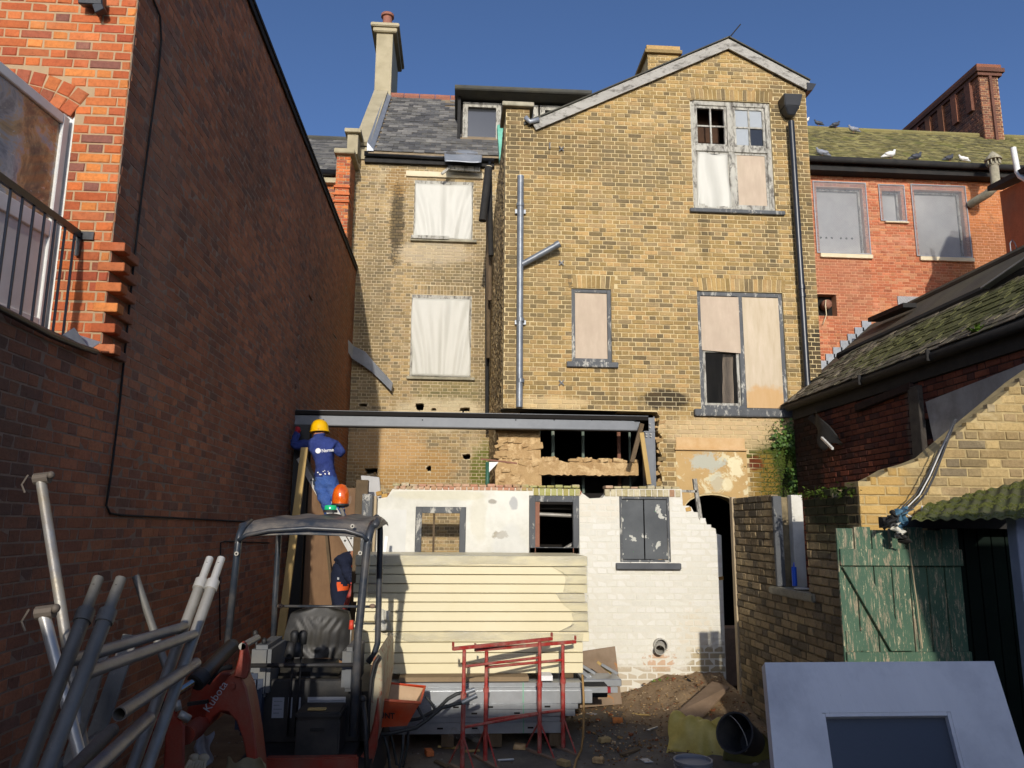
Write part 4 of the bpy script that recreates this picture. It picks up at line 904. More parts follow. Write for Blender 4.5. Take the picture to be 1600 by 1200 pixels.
# ---------------------------------------------------------------- red brick house on the right
M['chimb'] = mk_brick('brown chimney brick', ['#7d5140', '#875843', '#6e4a3c', '#8f6046', '#65463a'], soot=('#2b2521', .8, .6), bump=.004)
def red_house():
    Y = 18.5
    t = thing('brick_house', 'salmon red brick house at right with meshed windows and a mossy tiled roof', 'house', (12, Y, 0))
    W = [(9.30, 10.56, 9.15, 11.0), (11.1, 11.62, 10.1, 10.98), (12.0, 13.33, 9.15, 11.02)]
    fan = aY(1292, 476, Y); fanh = rect(fan.x-.30, fan.z-.3, fan.x+.26, fan.z+.28)
    sm = aY(1422, 472, Y)
    holes = [rect(a, c, b, d) for a, b, c, d in W]+[fanh]
    brick_wall('wall', t, (0, Y, 0), (1, 0, 0), (0, -1, 0), [(5.9, 0), (16.2, 0), (16.2, 11.82), (5.9, 11.82)], holes, .3, M['redright'], M['m_salmon'], bond='flemish', seed=51)
    for i, (a, b, c, d) in enumerate(W):
        mb = MB(); mb.box((a, Y+.2, c), (b, Y+.22, d)); w_ = mb.build('window', M['boardgrey'], t)
        mb = MB(); framebox(mb, a+.002, b-.002, c+.002, d-.002, Y+.13, .05, .06); mb.build('frame', M['wood_w'], w_)
        mh = MB(); ext = .1
        mh.mi = 0
        st = .045; zz = c-.02
        # expanded metal screen standing off the wall
        n = int((b-a+2*ext)/st); m2 = int((d+.14-c)/st)
        x0, z0, z1 = a-ext, c-.01, d+.14
        for k in range(-m2, n):
            xa, za = x0+k*st, z0; xb, zb_ = xa+(z1-z0), z1
            if xa < x0: za += x0-xa; xa = x0
            if xb > b+ext: zb_ -= xb-(b+ext); xb = b+ext
            if xb-xa > .02: mh.bar((xa, Y-.03, za), (xb, Y-.03, zb_), .006, .004, (0, 1, 0))
        for k in range(0, n+m2):
            xa, za = x0+k*st, z0; xb, zb_ = xa-(z1-z0), z1
            if xa > b+ext: za += xa-(b+ext); xa = b+ext
            if xb < x0: zb_ -= x0-xb; xb = x0
            if xa-xb > .02: mh.bar((xa, Y-.036, za), (xb, Y-.036, zb_), .006, .004, (0, 1, 0))
        framebox(mh, x0, b+ext, z0, z1, Y-.045, .02, .02)
        mh.build('mesh_screen', M['galv'], w_, fixn=False)
        mb = MB(); mb.box((a-.03 if i != 1 else a, Y-.09, c-.14 if i != 1 else c-.07), (b+.12, Y-.012, c-.03)); mb.build('sill', M['cream'], w_, bevel=.01)
        if i != 1:
            mb = MB()
            for k in range(6): q = a+.14+k*.15+(.1 if k > 2 else 0); mb.tube([(q, Y+.196, c+.5), (q, Y+.19, c+.5)], .03, 8)
            if i == 0: mb.build('vent_hole', M['void'], w_)
    mb = MB(); mb.box((sm.x-.35, Y-.04, sm.z-.3), (sm.x+.35, Y-.012, sm.z+.14)); mb.build('small_screen', M['mesh'], t)
    # fan recess
    mb = MB(); mb.box((fan.x-.3, Y+.25, fan.z-.3), (fan.x+.26, Y+.29, fan.z+.28)); rec = mb.build('recess', M['void'], t)
    mb = MB(); mb.lathe((fan.x+.02, Y-.05, fan.z+.02), [(.02, 0), (.11, .02), (.13, .1), (.12, .25)], 14, (0, 1, 0)); mb.build('fan', M['rust'], rec, smooth=True)
    mb = MB(); p = Vector((fan.x-.06, Y-.08, fan.z+.1)); mb.tube([p, p+Vector((-.03, -.02, -.15)), p+Vector((-.02, -.02, -.4)), p+Vector((-.12, 0, -.65))], .012, 6); mb.build('flex', M['cream'], rec, smooth=True)
    # roof
    e0, e1 = aY(1262, 262, Y-.4), aY(1600, 272, Y-.4)
    Ze = 11.62; Yr = 20.6; Zr = 13.84
    mb = MB(); mb.hexa([(5.9, 18.1, Ze-.06), (22, 18.1, Ze-.06), (22, Yr, Zr-.06), (5.9, Yr, Zr-.06), (5.9, 18.1, Ze), (22, 18.1, Ze), (22, Yr, Zr), (5.9, Yr, Zr)]); mb.build
    rf = mb.build('roof', M['felt'], t)
    Vv = Vector((0, Yr-18.1, Zr-Ze)); slates(rf, (7.5, 18.1, Ze), (1, 0, 0), Vv, 12, Vv.length, M['tile_moss'], sw=.18, se=.11, singles=0, seed=12, jit=.012)
    mb = MB(); mb.tube([(5.9, Yr, Zr), (22, Yr, Zr)], .1, 8); mb.build('ridge', M['tile_moss'], rf)
    mb = MB(); mb.tube([(6.1, 18.03, 11.56), (17, 18.03, 11.50)], .085, 10); mb.build('gutter', M['blackmat'], t, smooth=True)
    mb = MB(); mb.box((6.1, 18.15, 11.30), (17, 18.48, 11.44)); mb.build('eaves_board', M['blackmat'], t)
    # big ribbed chimney
    Yc = 20.3; x0, x1 = aY(1532, 150, Yc).x, aY(1562, 150, Yc).x; zt = aY(1545, 104, Yc).z
    L = 4.2
    mb = MB(); mb.box((x0+.02, Yc+.02, 11.8), (x1-.02, Yc+L, zt-.02)); ch = mb.build('chimney', M['m_dark'], t)
    brick_wall('chimney_end', ch, (x0, Yc, 0), (1, 0, 0), (0, -1, 0), rect(0, 11.9, x1-x0, zt), [], .015, M['chimb'], M['m_red'], bond='flemish', seed=61, singles=0)
    brick_wall('chimney_side', ch, (x0, Yc, 0), (0, 1, 0), (-1, 0, 0), rect(0, 11.9, L, zt), [], .015, M['chimb'], M['m_dark'], bond='flemish', seed=62, singles=0)
    mb = MB()
    for k in range(6): mb.box((x0-.10, Yc+.3+k*.68, zt-1.3), (x0-.002, Yc+.55+k*.68, zt-.35))
    mb.box(((x0+x1)/2-.02, Yc-.08, 12), ((x0+x1)/2+.06, Yc-.002, zt)); mb.build('rib', M['chimb'], ch)
    mb = MB(); mb.box((x0-.08, Yc-.09, zt-.35), (x1+.08, Yc+L+.1, zt-.25)); mb.box((x0-.14, Yc-.15, zt-.25), (x1+.14, Yc+L+.1, zt-.12)); mb.box((x0-.08, Yc-.09, zt-.12), (x1+.08, Yc+L+.1, zt+.02)); mb.build('chimney_cap', M['chimb'], ch)
    mb = MB(); mb.box((x0-.2, Yc-.15, 12.7), (x1+.2, Yc+.02, 12.95)); mb.build('flashing', M['lead'], ch)
    # projecting darker wall at far right with eaves, cowl pipe and white pipe
    mb = MB(); mb.box((16.2, 15.2, 0), (16.5, 18.5, 11.0)); mb.build('return_wall', M['redshade'], t)
    p = aY(1553, 262, 17.6)
    cw = thing('vent_cowl', 'stone coloured vent pipe with a conical cowl in front of the red house gutter', 'vent pipe', tuple(p))
    mb = MB(); mb.lathe((p.x, 17.6, p.z-.45), [(.11, 0), (.11, .5), (.13, .5), (.13, .58)], 14); mb.tube([(p.x, 17.6, p.z-.4), (p.x-.01, 17.65, p.z-.52), (p.x-.08, 17.8, p.z-.62), (p.x-.15, 18.4, p.z-.66)], .11, 12); mb.build('pipe', M['stone'], cw, smooth=True, auto=50)
    mb = MB()
    for k in range(10): a = 2*math.pi*k/10; mb.box((p.x+.15*math.cos(a)-.015, 17.6+.15*math.sin(a)-.015, p.z+.08), (p.x+.15*math.cos(a)+.015, 17.6+.15*math.sin(a)+.015, p.z+.2))
    mb.lathe((p.x, 17.6, p.z+.2), [(.2, 0), (.2, .04), (.05, .22), (0, .26)], 14); mb.build('cowl', M['stone'], cw)
    wp = thing('white_pipe', 'white plastic pipe bending in front of the mossy roof at the right edge', 'pipe', tuple(aY(1585, 240, 15)))
    mb = MB(); mb.tube([aY(1583, 231, 15), aY(1590, 268, 15), aY(1594, 275, 14.9), aY(1620, 290, 14.4)], .06, 12); mb.build('pipe', M['upvc'], wp, smooth=True, auto=50)
    # dark neighbouring wall with raking eaves at the right edge
    n = thing('brick_wing', 'dark shaded brick wing with raking eaves at the far right edge', 'house', (15.5, 15, 0))
    mb = MB()
    p = [aY(1562, 300, 16.8), aY(1640, 262, 14.0), aY(1640, 480, 14.0), aY(1572, 420, 16.8)]
    a, b = p[0], p[1]; 
    mb.hexa([(a.x, a.y, 5), (b.x, b.y, 5), (b.x+.3, b.y+.1, 5), (a.x+.3, a.y+.1, 5), (a.x, a.y, a.z), (b.x, b.y, b.z), (b.x+.3, b.y+.1, b.z), (a.x+.3, a.y+.1, a.z)]); mb.build('wall', M['redshade'], n)
    mb = MB(); mb.bar(a+Vector((-.1, 0, .1)), b+Vector((-.1, 0, .1)), .35, .12); mb.build('eaves', M['blackmat'], n)
    mb = MB(); q = aY(1578, 380, 15.4); mb.tube([q+Vector((0, 0, -.5)), q, q+Vector((.06, 0, .08)), q+Vector((.12, 0, 0)), q+Vector((.2, 0, -.45))], .012, 6); mb.build('wire_hoop', M['lead'], n, smooth=True)
M['galv'] = mk('galvanised wire', '#9a9da0', '#85888c', 3, .5, metal=.4)
red_house()

# ---------------------------------------------------------------- pigeons
def pigeon(px, py, Y, face, m, label, s=1.0):
    p = aY(px, py, Y); t = thing('pigeon', label, 'pigeon', (p.x, Y, p.z), group='pigeons on the mossy roof')
    mb = MB(); pts = [(-.20, 0, .045), (-.13, 0, .07), (-.06, 0, .10), (.02, 0, .12), (.08, 0, .145), (.10, 0, .185), (.115, 0, .215), (.135, 0, .218)]
    rr_ = [.010, .035, .058, .068, .050, .026, .026, .012]
    mb.tube([(p.x+a*face*s, Y, p.z+c*s) for a, b, c in pts], [r*s for r in rr_], 10)
    mb.build('body', m, t, smooth=True)
    mb = MB(); mb.tube([(p.x+.138*face*s, Y, p.z+.218*s), (p.x+.165*face*s, Y, p.z+.210*s)], .006*s, 5, r2=.001)
    mb.build('beak', M['blackmat'], t)
    mb = MB()
    for d in (-.02, .02): mb.tube([(p.x+.0*s, Y+d, p.z+.07*s), (p.x+.01*face*s, Y+d, p.z)], .005*s, 5)
    mb.build('leg', M['terra'], t)
    mb = MB(); mb.sphere((p.x-.04*face*s, Y-.045*s, p.z+.105*s), .06*s, 8, 5, (1.6, .45, .7)); mb.build('wing', m, t, smooth=True)
pw, pg, pd_ = mk('white feathers', '#dcdad4', '#c9c7c2', 9, .8), mk('grey feathers', '#6d7078', '#8d9098', 14, .7), mk('dark feathers', '#34363c', '#4a4d54', 14, .6)
for a in ((1285, 246, 18.15, -1, pg, 'pale grey and white pigeon at the left of the gutter line', 1.2), (1391, 249, 18.15, 1, pw, 'pure white pigeon standing tall above the gutter', 1.25), (1432, 252, 18.15, 1, pd_, 'dark pigeon just right of the white one', 1.2),
          (1483, 253, 18.15, 1, pd_, 'small dark pigeon crouched above the gutter, third from the right', 1.0), (1506, 254, 18.15, -1, pw, 'white pigeon crouched low, rightmost above the gutter', .95),
          (1259, 193, 20.5, 1, pw, 'white pigeon half hidden behind the gable wall on the ridge', .9), (1279, 197, 20.5, -1, pd_, 'leftmost brown dark pigeon on the ridge', .9), (1306, 200, 20.45, 1, pd_, 'dark pigeon on the ridge, second from the left', 1.0), (1334, 208, 20.1, -1, pg, 'grey pigeon just below the ridge', 1.1)):
    pigeon(*a)
# ---------------------------------------------------------------- side outbuilding with slate roof
def outbuilding():
    t = thing('outbuilding', 'low outbuilding at right, dark red wall under a mossy brown slate roof', 'outbuilding', (5.4, 9, 0))
    brick_wall('wall', t, (5.4, 4.0, 0), (0, 1, 0), (-1, 0, 0), rect(0, 0, 8.0, 3.95), [rect(4.36, 3.12, 4.62, 3.36)], .25, M['outb'], M['m_outb'], bond='flemish', seed=71)
    # patch of old white paint on render, under the eaves
    q = [aX(1447, 628, 5.39), aX(1600, 568, 5.39), aX(1640, 545, 5.39), aX(1640, 600, 5.39), aX(1460, 690, 5.39)]
    mb = MB(); mb.prism([(p.y, p.z) for p in q], [], (5.382, 0, 0), (0, 1, 0), (0, 0, 1), (-1, 0, 0), .015); mb.build('render_patch', M['greyrender'], t)
    mb = MB(); p, r = aX(1338, 638, 5.36), aX(1425, 603, 5.36); mb.bar(p, r, .06, .1); mb.build('ledge', M['m_outb'], t, bevel=.01)
    mb = MB(); p = aX(1433, 640, 5.36); mb.box((5.33, p.y-.09, 2.4), (5.399, p.y+.12, 3.75)); mb.build('pilaster', mk('sooty render', '#4a443c', '#2f2a26', 8, .9, bump=.01), t, bevel=.01)
    # eaves: gutter, soffit, roof
    Ye0, Ye1 = 3.0, 12.15
    mb = MB(); mb.tube([(5.30, Ye0, 4.0), (5.30, 11.95, 4.0)], .06, 10); g = mb.build('gutter', M['blackmat'], t, smooth=True)
    mb = MB()
    for y in (6.2, 8.1, 9.6): mb.box((5.22, y-.012, 3.95), (5.40, y+.012, 4.08))
    mb.build('gutter_bracket', M['blackmat'], g)
    mb = MB(); mb.box((5.36, Ye0, 3.80), (5.399, 11.95, 3.96)); mb.box((5.36, Ye0, 3.96), (5.9, 11.95, 3.975)); mb.build('fascia', M['blackmat'], t)
    P0, P1 = Vector((5.28, 0, 4.06)), Vector((6.55, 0, 5.02)); V = (P1-P0); N = Vector((-V.z, 0, V.x)).normalized()
    mb = MB(); mb.hexa([(P0.x, Ye0, P0.z-.05), (P0.x, 12.19, P0.z-.05), (P1.x, 12.19, P1.z-.05), (P1.x, Ye0, P1.z-.05), (P0.x, Ye0, P0.z), (P0.x, 12.19, P0.z), (P1.x, 12.19, P1.z), (P1.x, Ye0, P1.z)]); rf = mb.build('roof', M['felt'], t)
    slates(rf, (P0.x, 12.17, P0.z), (0, -1, 0), V.normalized(), 12.17-Ye0, V.length, M['slate_out'], sw=.17, se=.11, singles=300, seed=15, jit=.016)
    # dark ridge roll and the second roof beyond
    mb = MB(); mb.tube([(6.56, 12.6, 5.03), (6.56, 3, 5.08)], .07, 8); mb.build('ridge_roll', M['blackmat'], rf)
    mb = MB(); a, b = aX(1540, 456, 6.45), aX(1620, 402, 6.45); mb.bar(a+Vector((0, 0, .05)), b+Vector((0, 0, .05)), .12, .02); mb.build('ridge_flashing', M['lead'], rf)
    mb = MB()
    zz = lambda x: 3.3+(x-7.2)*(5.1-2.85)/(10.5-7.2)
    x0, z0, x1, z1 = 6.6, 3.2, 10.5, 7.2
    fl = [aY(1262, 600, 18.3), aY(1365, 505, 18.3)]
    mb.hexa([(fl[0].x, 18.47, fl[0].z-.06), (fl[0].x, 7, fl[0].z-.06), (fl[1].x, 7, fl[1].z-.06), (fl[1].x, 18.47, fl[1].z-.06), (fl[0].x, 18.47, fl[0].z), (fl[0].x, 7, fl[0].z), (fl[1].x, 7, fl[1].z), (fl[1].x, 18.47, fl[1].z)])
    t2 = mb.build('pitched_roof', M['slate_dull'], label=None); tag(t2, 'plain dark grey felted roof slope behind the mossy slate roof, against the red house', 'roof')
    mb = MB(); n = 9
    for k in range(n):
        a = fl[0]+(fl[1]-fl[0])*k/n; b = fl[0]+(fl[1]-fl[0])*(k+1)/n; mb.box((a.x-.02, 18.44, a.z), (b.x+.02, 18.47, b.z+.10))
    mb.build('step_flashing', M['lead'], t2)
    mb = MB(); a, b = aY(1366, 503, 17.5), aY(1422, 480, 15.8); mb.bar(a+Vector((0, 0, .05)), b+Vector((0, 0, .05)), .3, .1); mb.build('ridge_piece', M['blackmat'], t2)
    mb = MB(); mb.tube([(fl[1].x, 17, fl[1].z+.02), (fl[1].x, 7, fl[1].z+.02)], .08, 8); mb.build('ridge', M['slate_dull'], t2)
    # hanging torn felt at the far end of the wall
    q = [aX(1262, 655, 5.3), aX(1290, 700, 5.2), aX(1315, 690, 5.2), aX(1275, 640, 5.3)]
    cloth(q[0], q[1], q[2], q[3], 10, 6, lambda u, v: (.05*math.sin(6*u+3*v), .04*math.sin(9*u), .04*math.sin(7*v+5*u)), M['blackmat'], 'hanging_felt', t)
    mb = MB(); mb.bar(aX(1284, 684, 5.15), aX(1301, 701, 5.12), .03, .03); mb.build('torn_edge', M['upvc'], t)
    # plant in the gutter
    p = aX(1526, 524, 5.3); g = MB(); rr = random.Random(4)
    for k in range(70):
        a = rr.uniform(0, 6.28); d = Vector((math.cos(a)*.7, math.sin(a), rr.uniform(.2, .9))).normalized(); l = rr.uniform(.05, .15); s = d.cross(Vector((0, 0, 1))).normalized()*.008; c = p+d*.01+Vector((0, 0, .03))
        g.add([c-s, c+d*l*.6-s*1.8, c+d*l+Vector((0, 0, -.02)), c+d*l*.6+s*1.8, c+s], [(0, 1, 2, 3, 4)])
    tag(g.build('gutter_weed', M['leaf'], fixn=False), 'tufted green weed growing out of the outbuilding gutter', 'plant')

M['greyrender'] = mk('old whitewash', '#a3a09a', '#8f8d88', 3, .9, bump=.004, bsc=20, dirt=('#5a544c', 2, .5))
M['slate_dull'] = mk('dull felt slope', '#5f5b52', '#524e46', 1.5, .95, bump=.01, bsc=20, dirt=('#6c6850', 1, .4), spec=.1)
M['leaf'] = mk('green leaves', '#5f7a2c', '#456022', 12, .7, spec=.3)
M['leafd'] = mk('ivy leaves', '#4c6a22', '#2f4a16', 7, .6, spec=.35)

# ---------------------------------------------------------------- ivy and mossy corner
def leaves(name, label, cat, pts, n, size, seed, mat, kind='stuff', spread=.1, nrm=(-.2, -1, .2)):
    rr = random.Random(seed); g = MB(); N = Vector(nrm).normalized()
    for k in range(n):
        p = rr.choice(pts)
        c = Vector((p[0]+rr.gauss(0, p[3]), p[1]-abs(rr.gauss(0, spread)), p[2]+rr.gauss(0, p[4])))
        d = Vector((rr.uniform(-1, 1), rr.uniform(-.4, .2), rr.uniform(-1, .6))).normalized(); nn = (N+Vector((rr.uniform(-.7, .7), 0, rr.uniform(-.5, .7)))).normalized(); s = d.cross(nn).normalized(); l = size*rr.uniform(.6, 1.3)
        g.add([c, c+d*l*.4+s*l*.42, c+d*l, c+d*l*.4-s*l*.42], [(0, 1, 2, 3)])
    return tag(g.build(name, mat, fixn=False), label, cat, kind=kind)
# ---------------------------------------------------------------- garden wall with the window notch
def garden_wall():
    X = 3.2
    Yn1, Yn0 = 7.70, 6.97
    rr = random.Random(6)
    top = [(6.97, 2.35), (6.75, 2.36), (6.74, 2.42), (6.45, 2.42), (6.44, 2.35), (6.2, 2.36), (6.2, 2.46), (5.99, 2.46)]
    poly = [(5.99, 0), (8.80, 0), (8.80, 2.40), (Yn1, 2.40), (Yn1, 1.50), (Yn0, 1.50)]+top
    t = brick_wall('garden_wall', None, (X, 0, 0), (0, 1, 0), (-1, 0, 0), poly, [], .23, M['garden'], M['m_grime'], bond='flemish', seed=81, proud=.016, course=.076, joint=.012)
    tag(t, 'grimy brown brick yard wall with an open window notch, beside the arched doorway', 'wall')
    # far doorway end faced with timber
    mb = MB(); mb.box((X-.03, 8.82, .1), (X+.02, 8.90, 2.44)); mb.build('door_post', M['palewood'], t, bevel=.004)
    mb = MB(); mb.box((X+.03, 8.815, .1), (X+.10, 8.86, 2.40)); mb.build('door_post', M['palewood'], t, bevel=.004)
    # frame remains in the notch
    mb = MB(); mb.box((X-.022, Yn1-.05, 1.52), (X+.065, Yn1-.005, 2.41)); mb.build('jamb_board', M['wood_g'], t, bevel=.004)
    mb = MB(); mb.box((X+.145, Yn1-.10, 1.52), (X+.26, Yn1-.006, 2.42)); mb.build('jamb_board', M['upaint'], t, bevel=.004)
    mb = MB(); mb.box((X-.05, Yn0-.12, 1.44), (X+.26, Yn1+.12, 1.515)); mb.build('sill', M['stone'], t, bevel=.012)
    # blue tube and rag on the sill
    q = aX(1238, 922, X+.1); s = thing('sealant_tube', 'bright blue sealant tube standing on the notch sill of the yard wall', 'tube', (X+.08, q.y, 1.516))
    mb = MB(); mb.tube([(X+.07, 7.46, 1.54), (X+.075, 7.47, 1.72)], .024, 12); mb.build('tube', M['blue'], s, smooth=True, auto=50)
    mb = MB(); mb.tube([(X+.075, 7.47, 1.72), (X+.078, 7.47, 1.765)], .010, 8, r2=.004); mb.build('nozzle', M['blue'], s)
    mb = MB(); mb.sphere((X+.06, 7.28, 1.53), .09, 10, 6, (.8, 1.2, .16)); tag(mb.build('rag', M['poly'], smooth=True), 'crumpled pale rag beside the blue tube on the notch sill', 'rag')
    # ferny growth on top and ivy behind
    p = [aY(x, y, 12.15) for x, y in ((1262, 720), (1268, 745), (1270, 770), (1276, 790), (1255, 760), (1250, 790), (1246, 812), (1240, 700), (1225, 690), (1268, 712), (1280, 800), (1262, 830), (1252, 735), (1243, 760), (1235, 680), (1215, 683), (1240, 745), (1256, 700))]
    leaves('ivy', 'bright green ivy trailing down the mossy corner of the wing', 'ivy', [(q.x, 12.17, q.z, .055, .10) for q in p], 900, .055, 3, M['leafd'])
    leaves('moss', 'thick green moss clumps on the damp foot of the wing', 'moss', [(x, 12.19, z, .18, .22) for x, z in ((5.5, 3.3), (5.4, 3.0), (5.6, 2.6), (5.2, 2.7), (5.75, 3.4), (5.3, 3.4))], 3000, .020, 5, M['mossm'], spread=.02)
    leaves('moss', 'dark moss and ferns on top of the yard wall', 'moss', [(3.22, y, 2.40, .05, .02) for y in (6.1, 6.3, 6.6, 6.9)], 500, .035, 8, M['mossm'], spread=.04, nrm=(-1, 0, .5))
M['mossm'] = mk('moss', '#4a5a1e', '#33421a', 10, .95, spec=.1)
M['palewood'] = mk('pale weathered timber', '#b5a384', '#9c8a6c', 5, .85, bump=.003, bsc=50, stretch=(1, 1, .2))
M['upaint'] = mk('chalky white paint', '#d5d2c6', '#c5c2b5', 4, .8, bump=.002, dirt=('#a8a391', 5, .5))
M['blue'] = mk('blue plastic', '#1c4fc0', '#2a62d2', 5, .4)
garden_wall(); outbuilding()

# ---------------------------------------------------------------- raked yellow wall
def raked_wall():
    Y = 5.98
    pts = [aY(1600+60, 548, Y), aY(1600, 590, Y), aY(1540, 640, Y), aY(1480, 690, Y), aY(1455, 712, Y), aY(1430, 722, Y), aY(1395, 732, Y), aY(1378, 742, Y), aY(1358, 752, Y)]
    poly = [(3.19, 0), (5.3, 0), (5.3, pts[0].z)]+[(p.x, p.z) for p in pts]+[(3.19, pts[-1].z)]
    t = brick_wall('raked_wall', None, (0, Y, 0), (1, 0, 0), (0, -1, 0), poly, [], .22, M['rake'], M['m_rake'], bond='flemish', seed=91, proud=.010, joint=.012)
    tag(t, 'sunlit yellow brick wall with a raking top beside the soot dark outbuilding', 'wall')
    mb = MB(); a, b = aY(1484, 686, Y+.1), aY(1640, 556, Y+.1); mb.bar(a, b, .18, .012); mb.build('slate_capping', M['slate_dull'], t)
    # bundle of cables with a blue rag
    c = thing('cable_bundle', 'bundle of grey cables hanging against the raked wall down to a blue rag', 'cable', tuple(aY(1430, 760, 5.9)))
    for i, (dx, dy) in enumerate(((0, 0), (4, 2), (-3, 3), (7, -1), (2, 6), (-6, 0))):
        pts = [aY(x+dx*s, y+dy*s, 5.90-.02*i) for x, y, s in ((1493, 655, .2), (1480, 685, .4), (1468, 712, .7), (1455, 742, 1), (1440, 770, 1.2), (1425, 785, 1.3), (1412, 797, 1), (1402, 806, .8))]
        mb = MB(); mb.tube(pts, .005 if i else .008, 6); mb.build('strand', M['cablegrey'] if i != 2 else M['upvc'], c, smooth=True)
    mb = MB(); p = aY(1424, 786, 5.86); mb.tube([p+Vector((.08*math.cos(a), -.01, .09*math.sin(a)-.02)) for a in [rad(k*30) for k in range(6, 13)]], .006, 6); mb.build('loop', M['upvc'], c, smooth=True)
    rr = random.Random(12)
    r = thing('rag', 'blue and grey rag tangled in the cables above the green door', 'rag', tuple(aY(1405, 810, 5.3)))
    for i, (x0, y0, x1, y1, wd, m_) in enumerate(((1412, 797, 1390, 820, .06, 'cablegrey'), (1405, 796, 1402, 828, .07, 'bluerag'), (1416, 800, 1409, 822, .06, 'bluerag'), (1402, 820, 1407, 838, .045, 'upaint'), (1398, 800, 1386, 824, .035, 'blackmat'), (1405, 834, 1417, 846, .03, 'blackmat'))):
        a, b = aY(x0, y0, 5.28-.015*i), aY(x1, y1, 5.26-.015*i); s = Vector((wd/2, 0, .01))
        cloth(a-s, a+s, b+s*.6, b-s*.7, 8, 10, lambda u, v, i=i: (.02*math.sin(9*v+i), .035*math.sin(8*u+5*v+i*2), .015*math.sin(7*u+i)), M[m_], 'fold', r)
M['cablegrey'] = mk('grey cable sheath', '#4f4f50', '#38393b', 6, .8, spec=.2)
M['bluerag'] = mk('faded blue cloth', '#36596d', '#587f93', 6, .95, dirt=('#2b3f4f', 9, .6))
raked_wall()

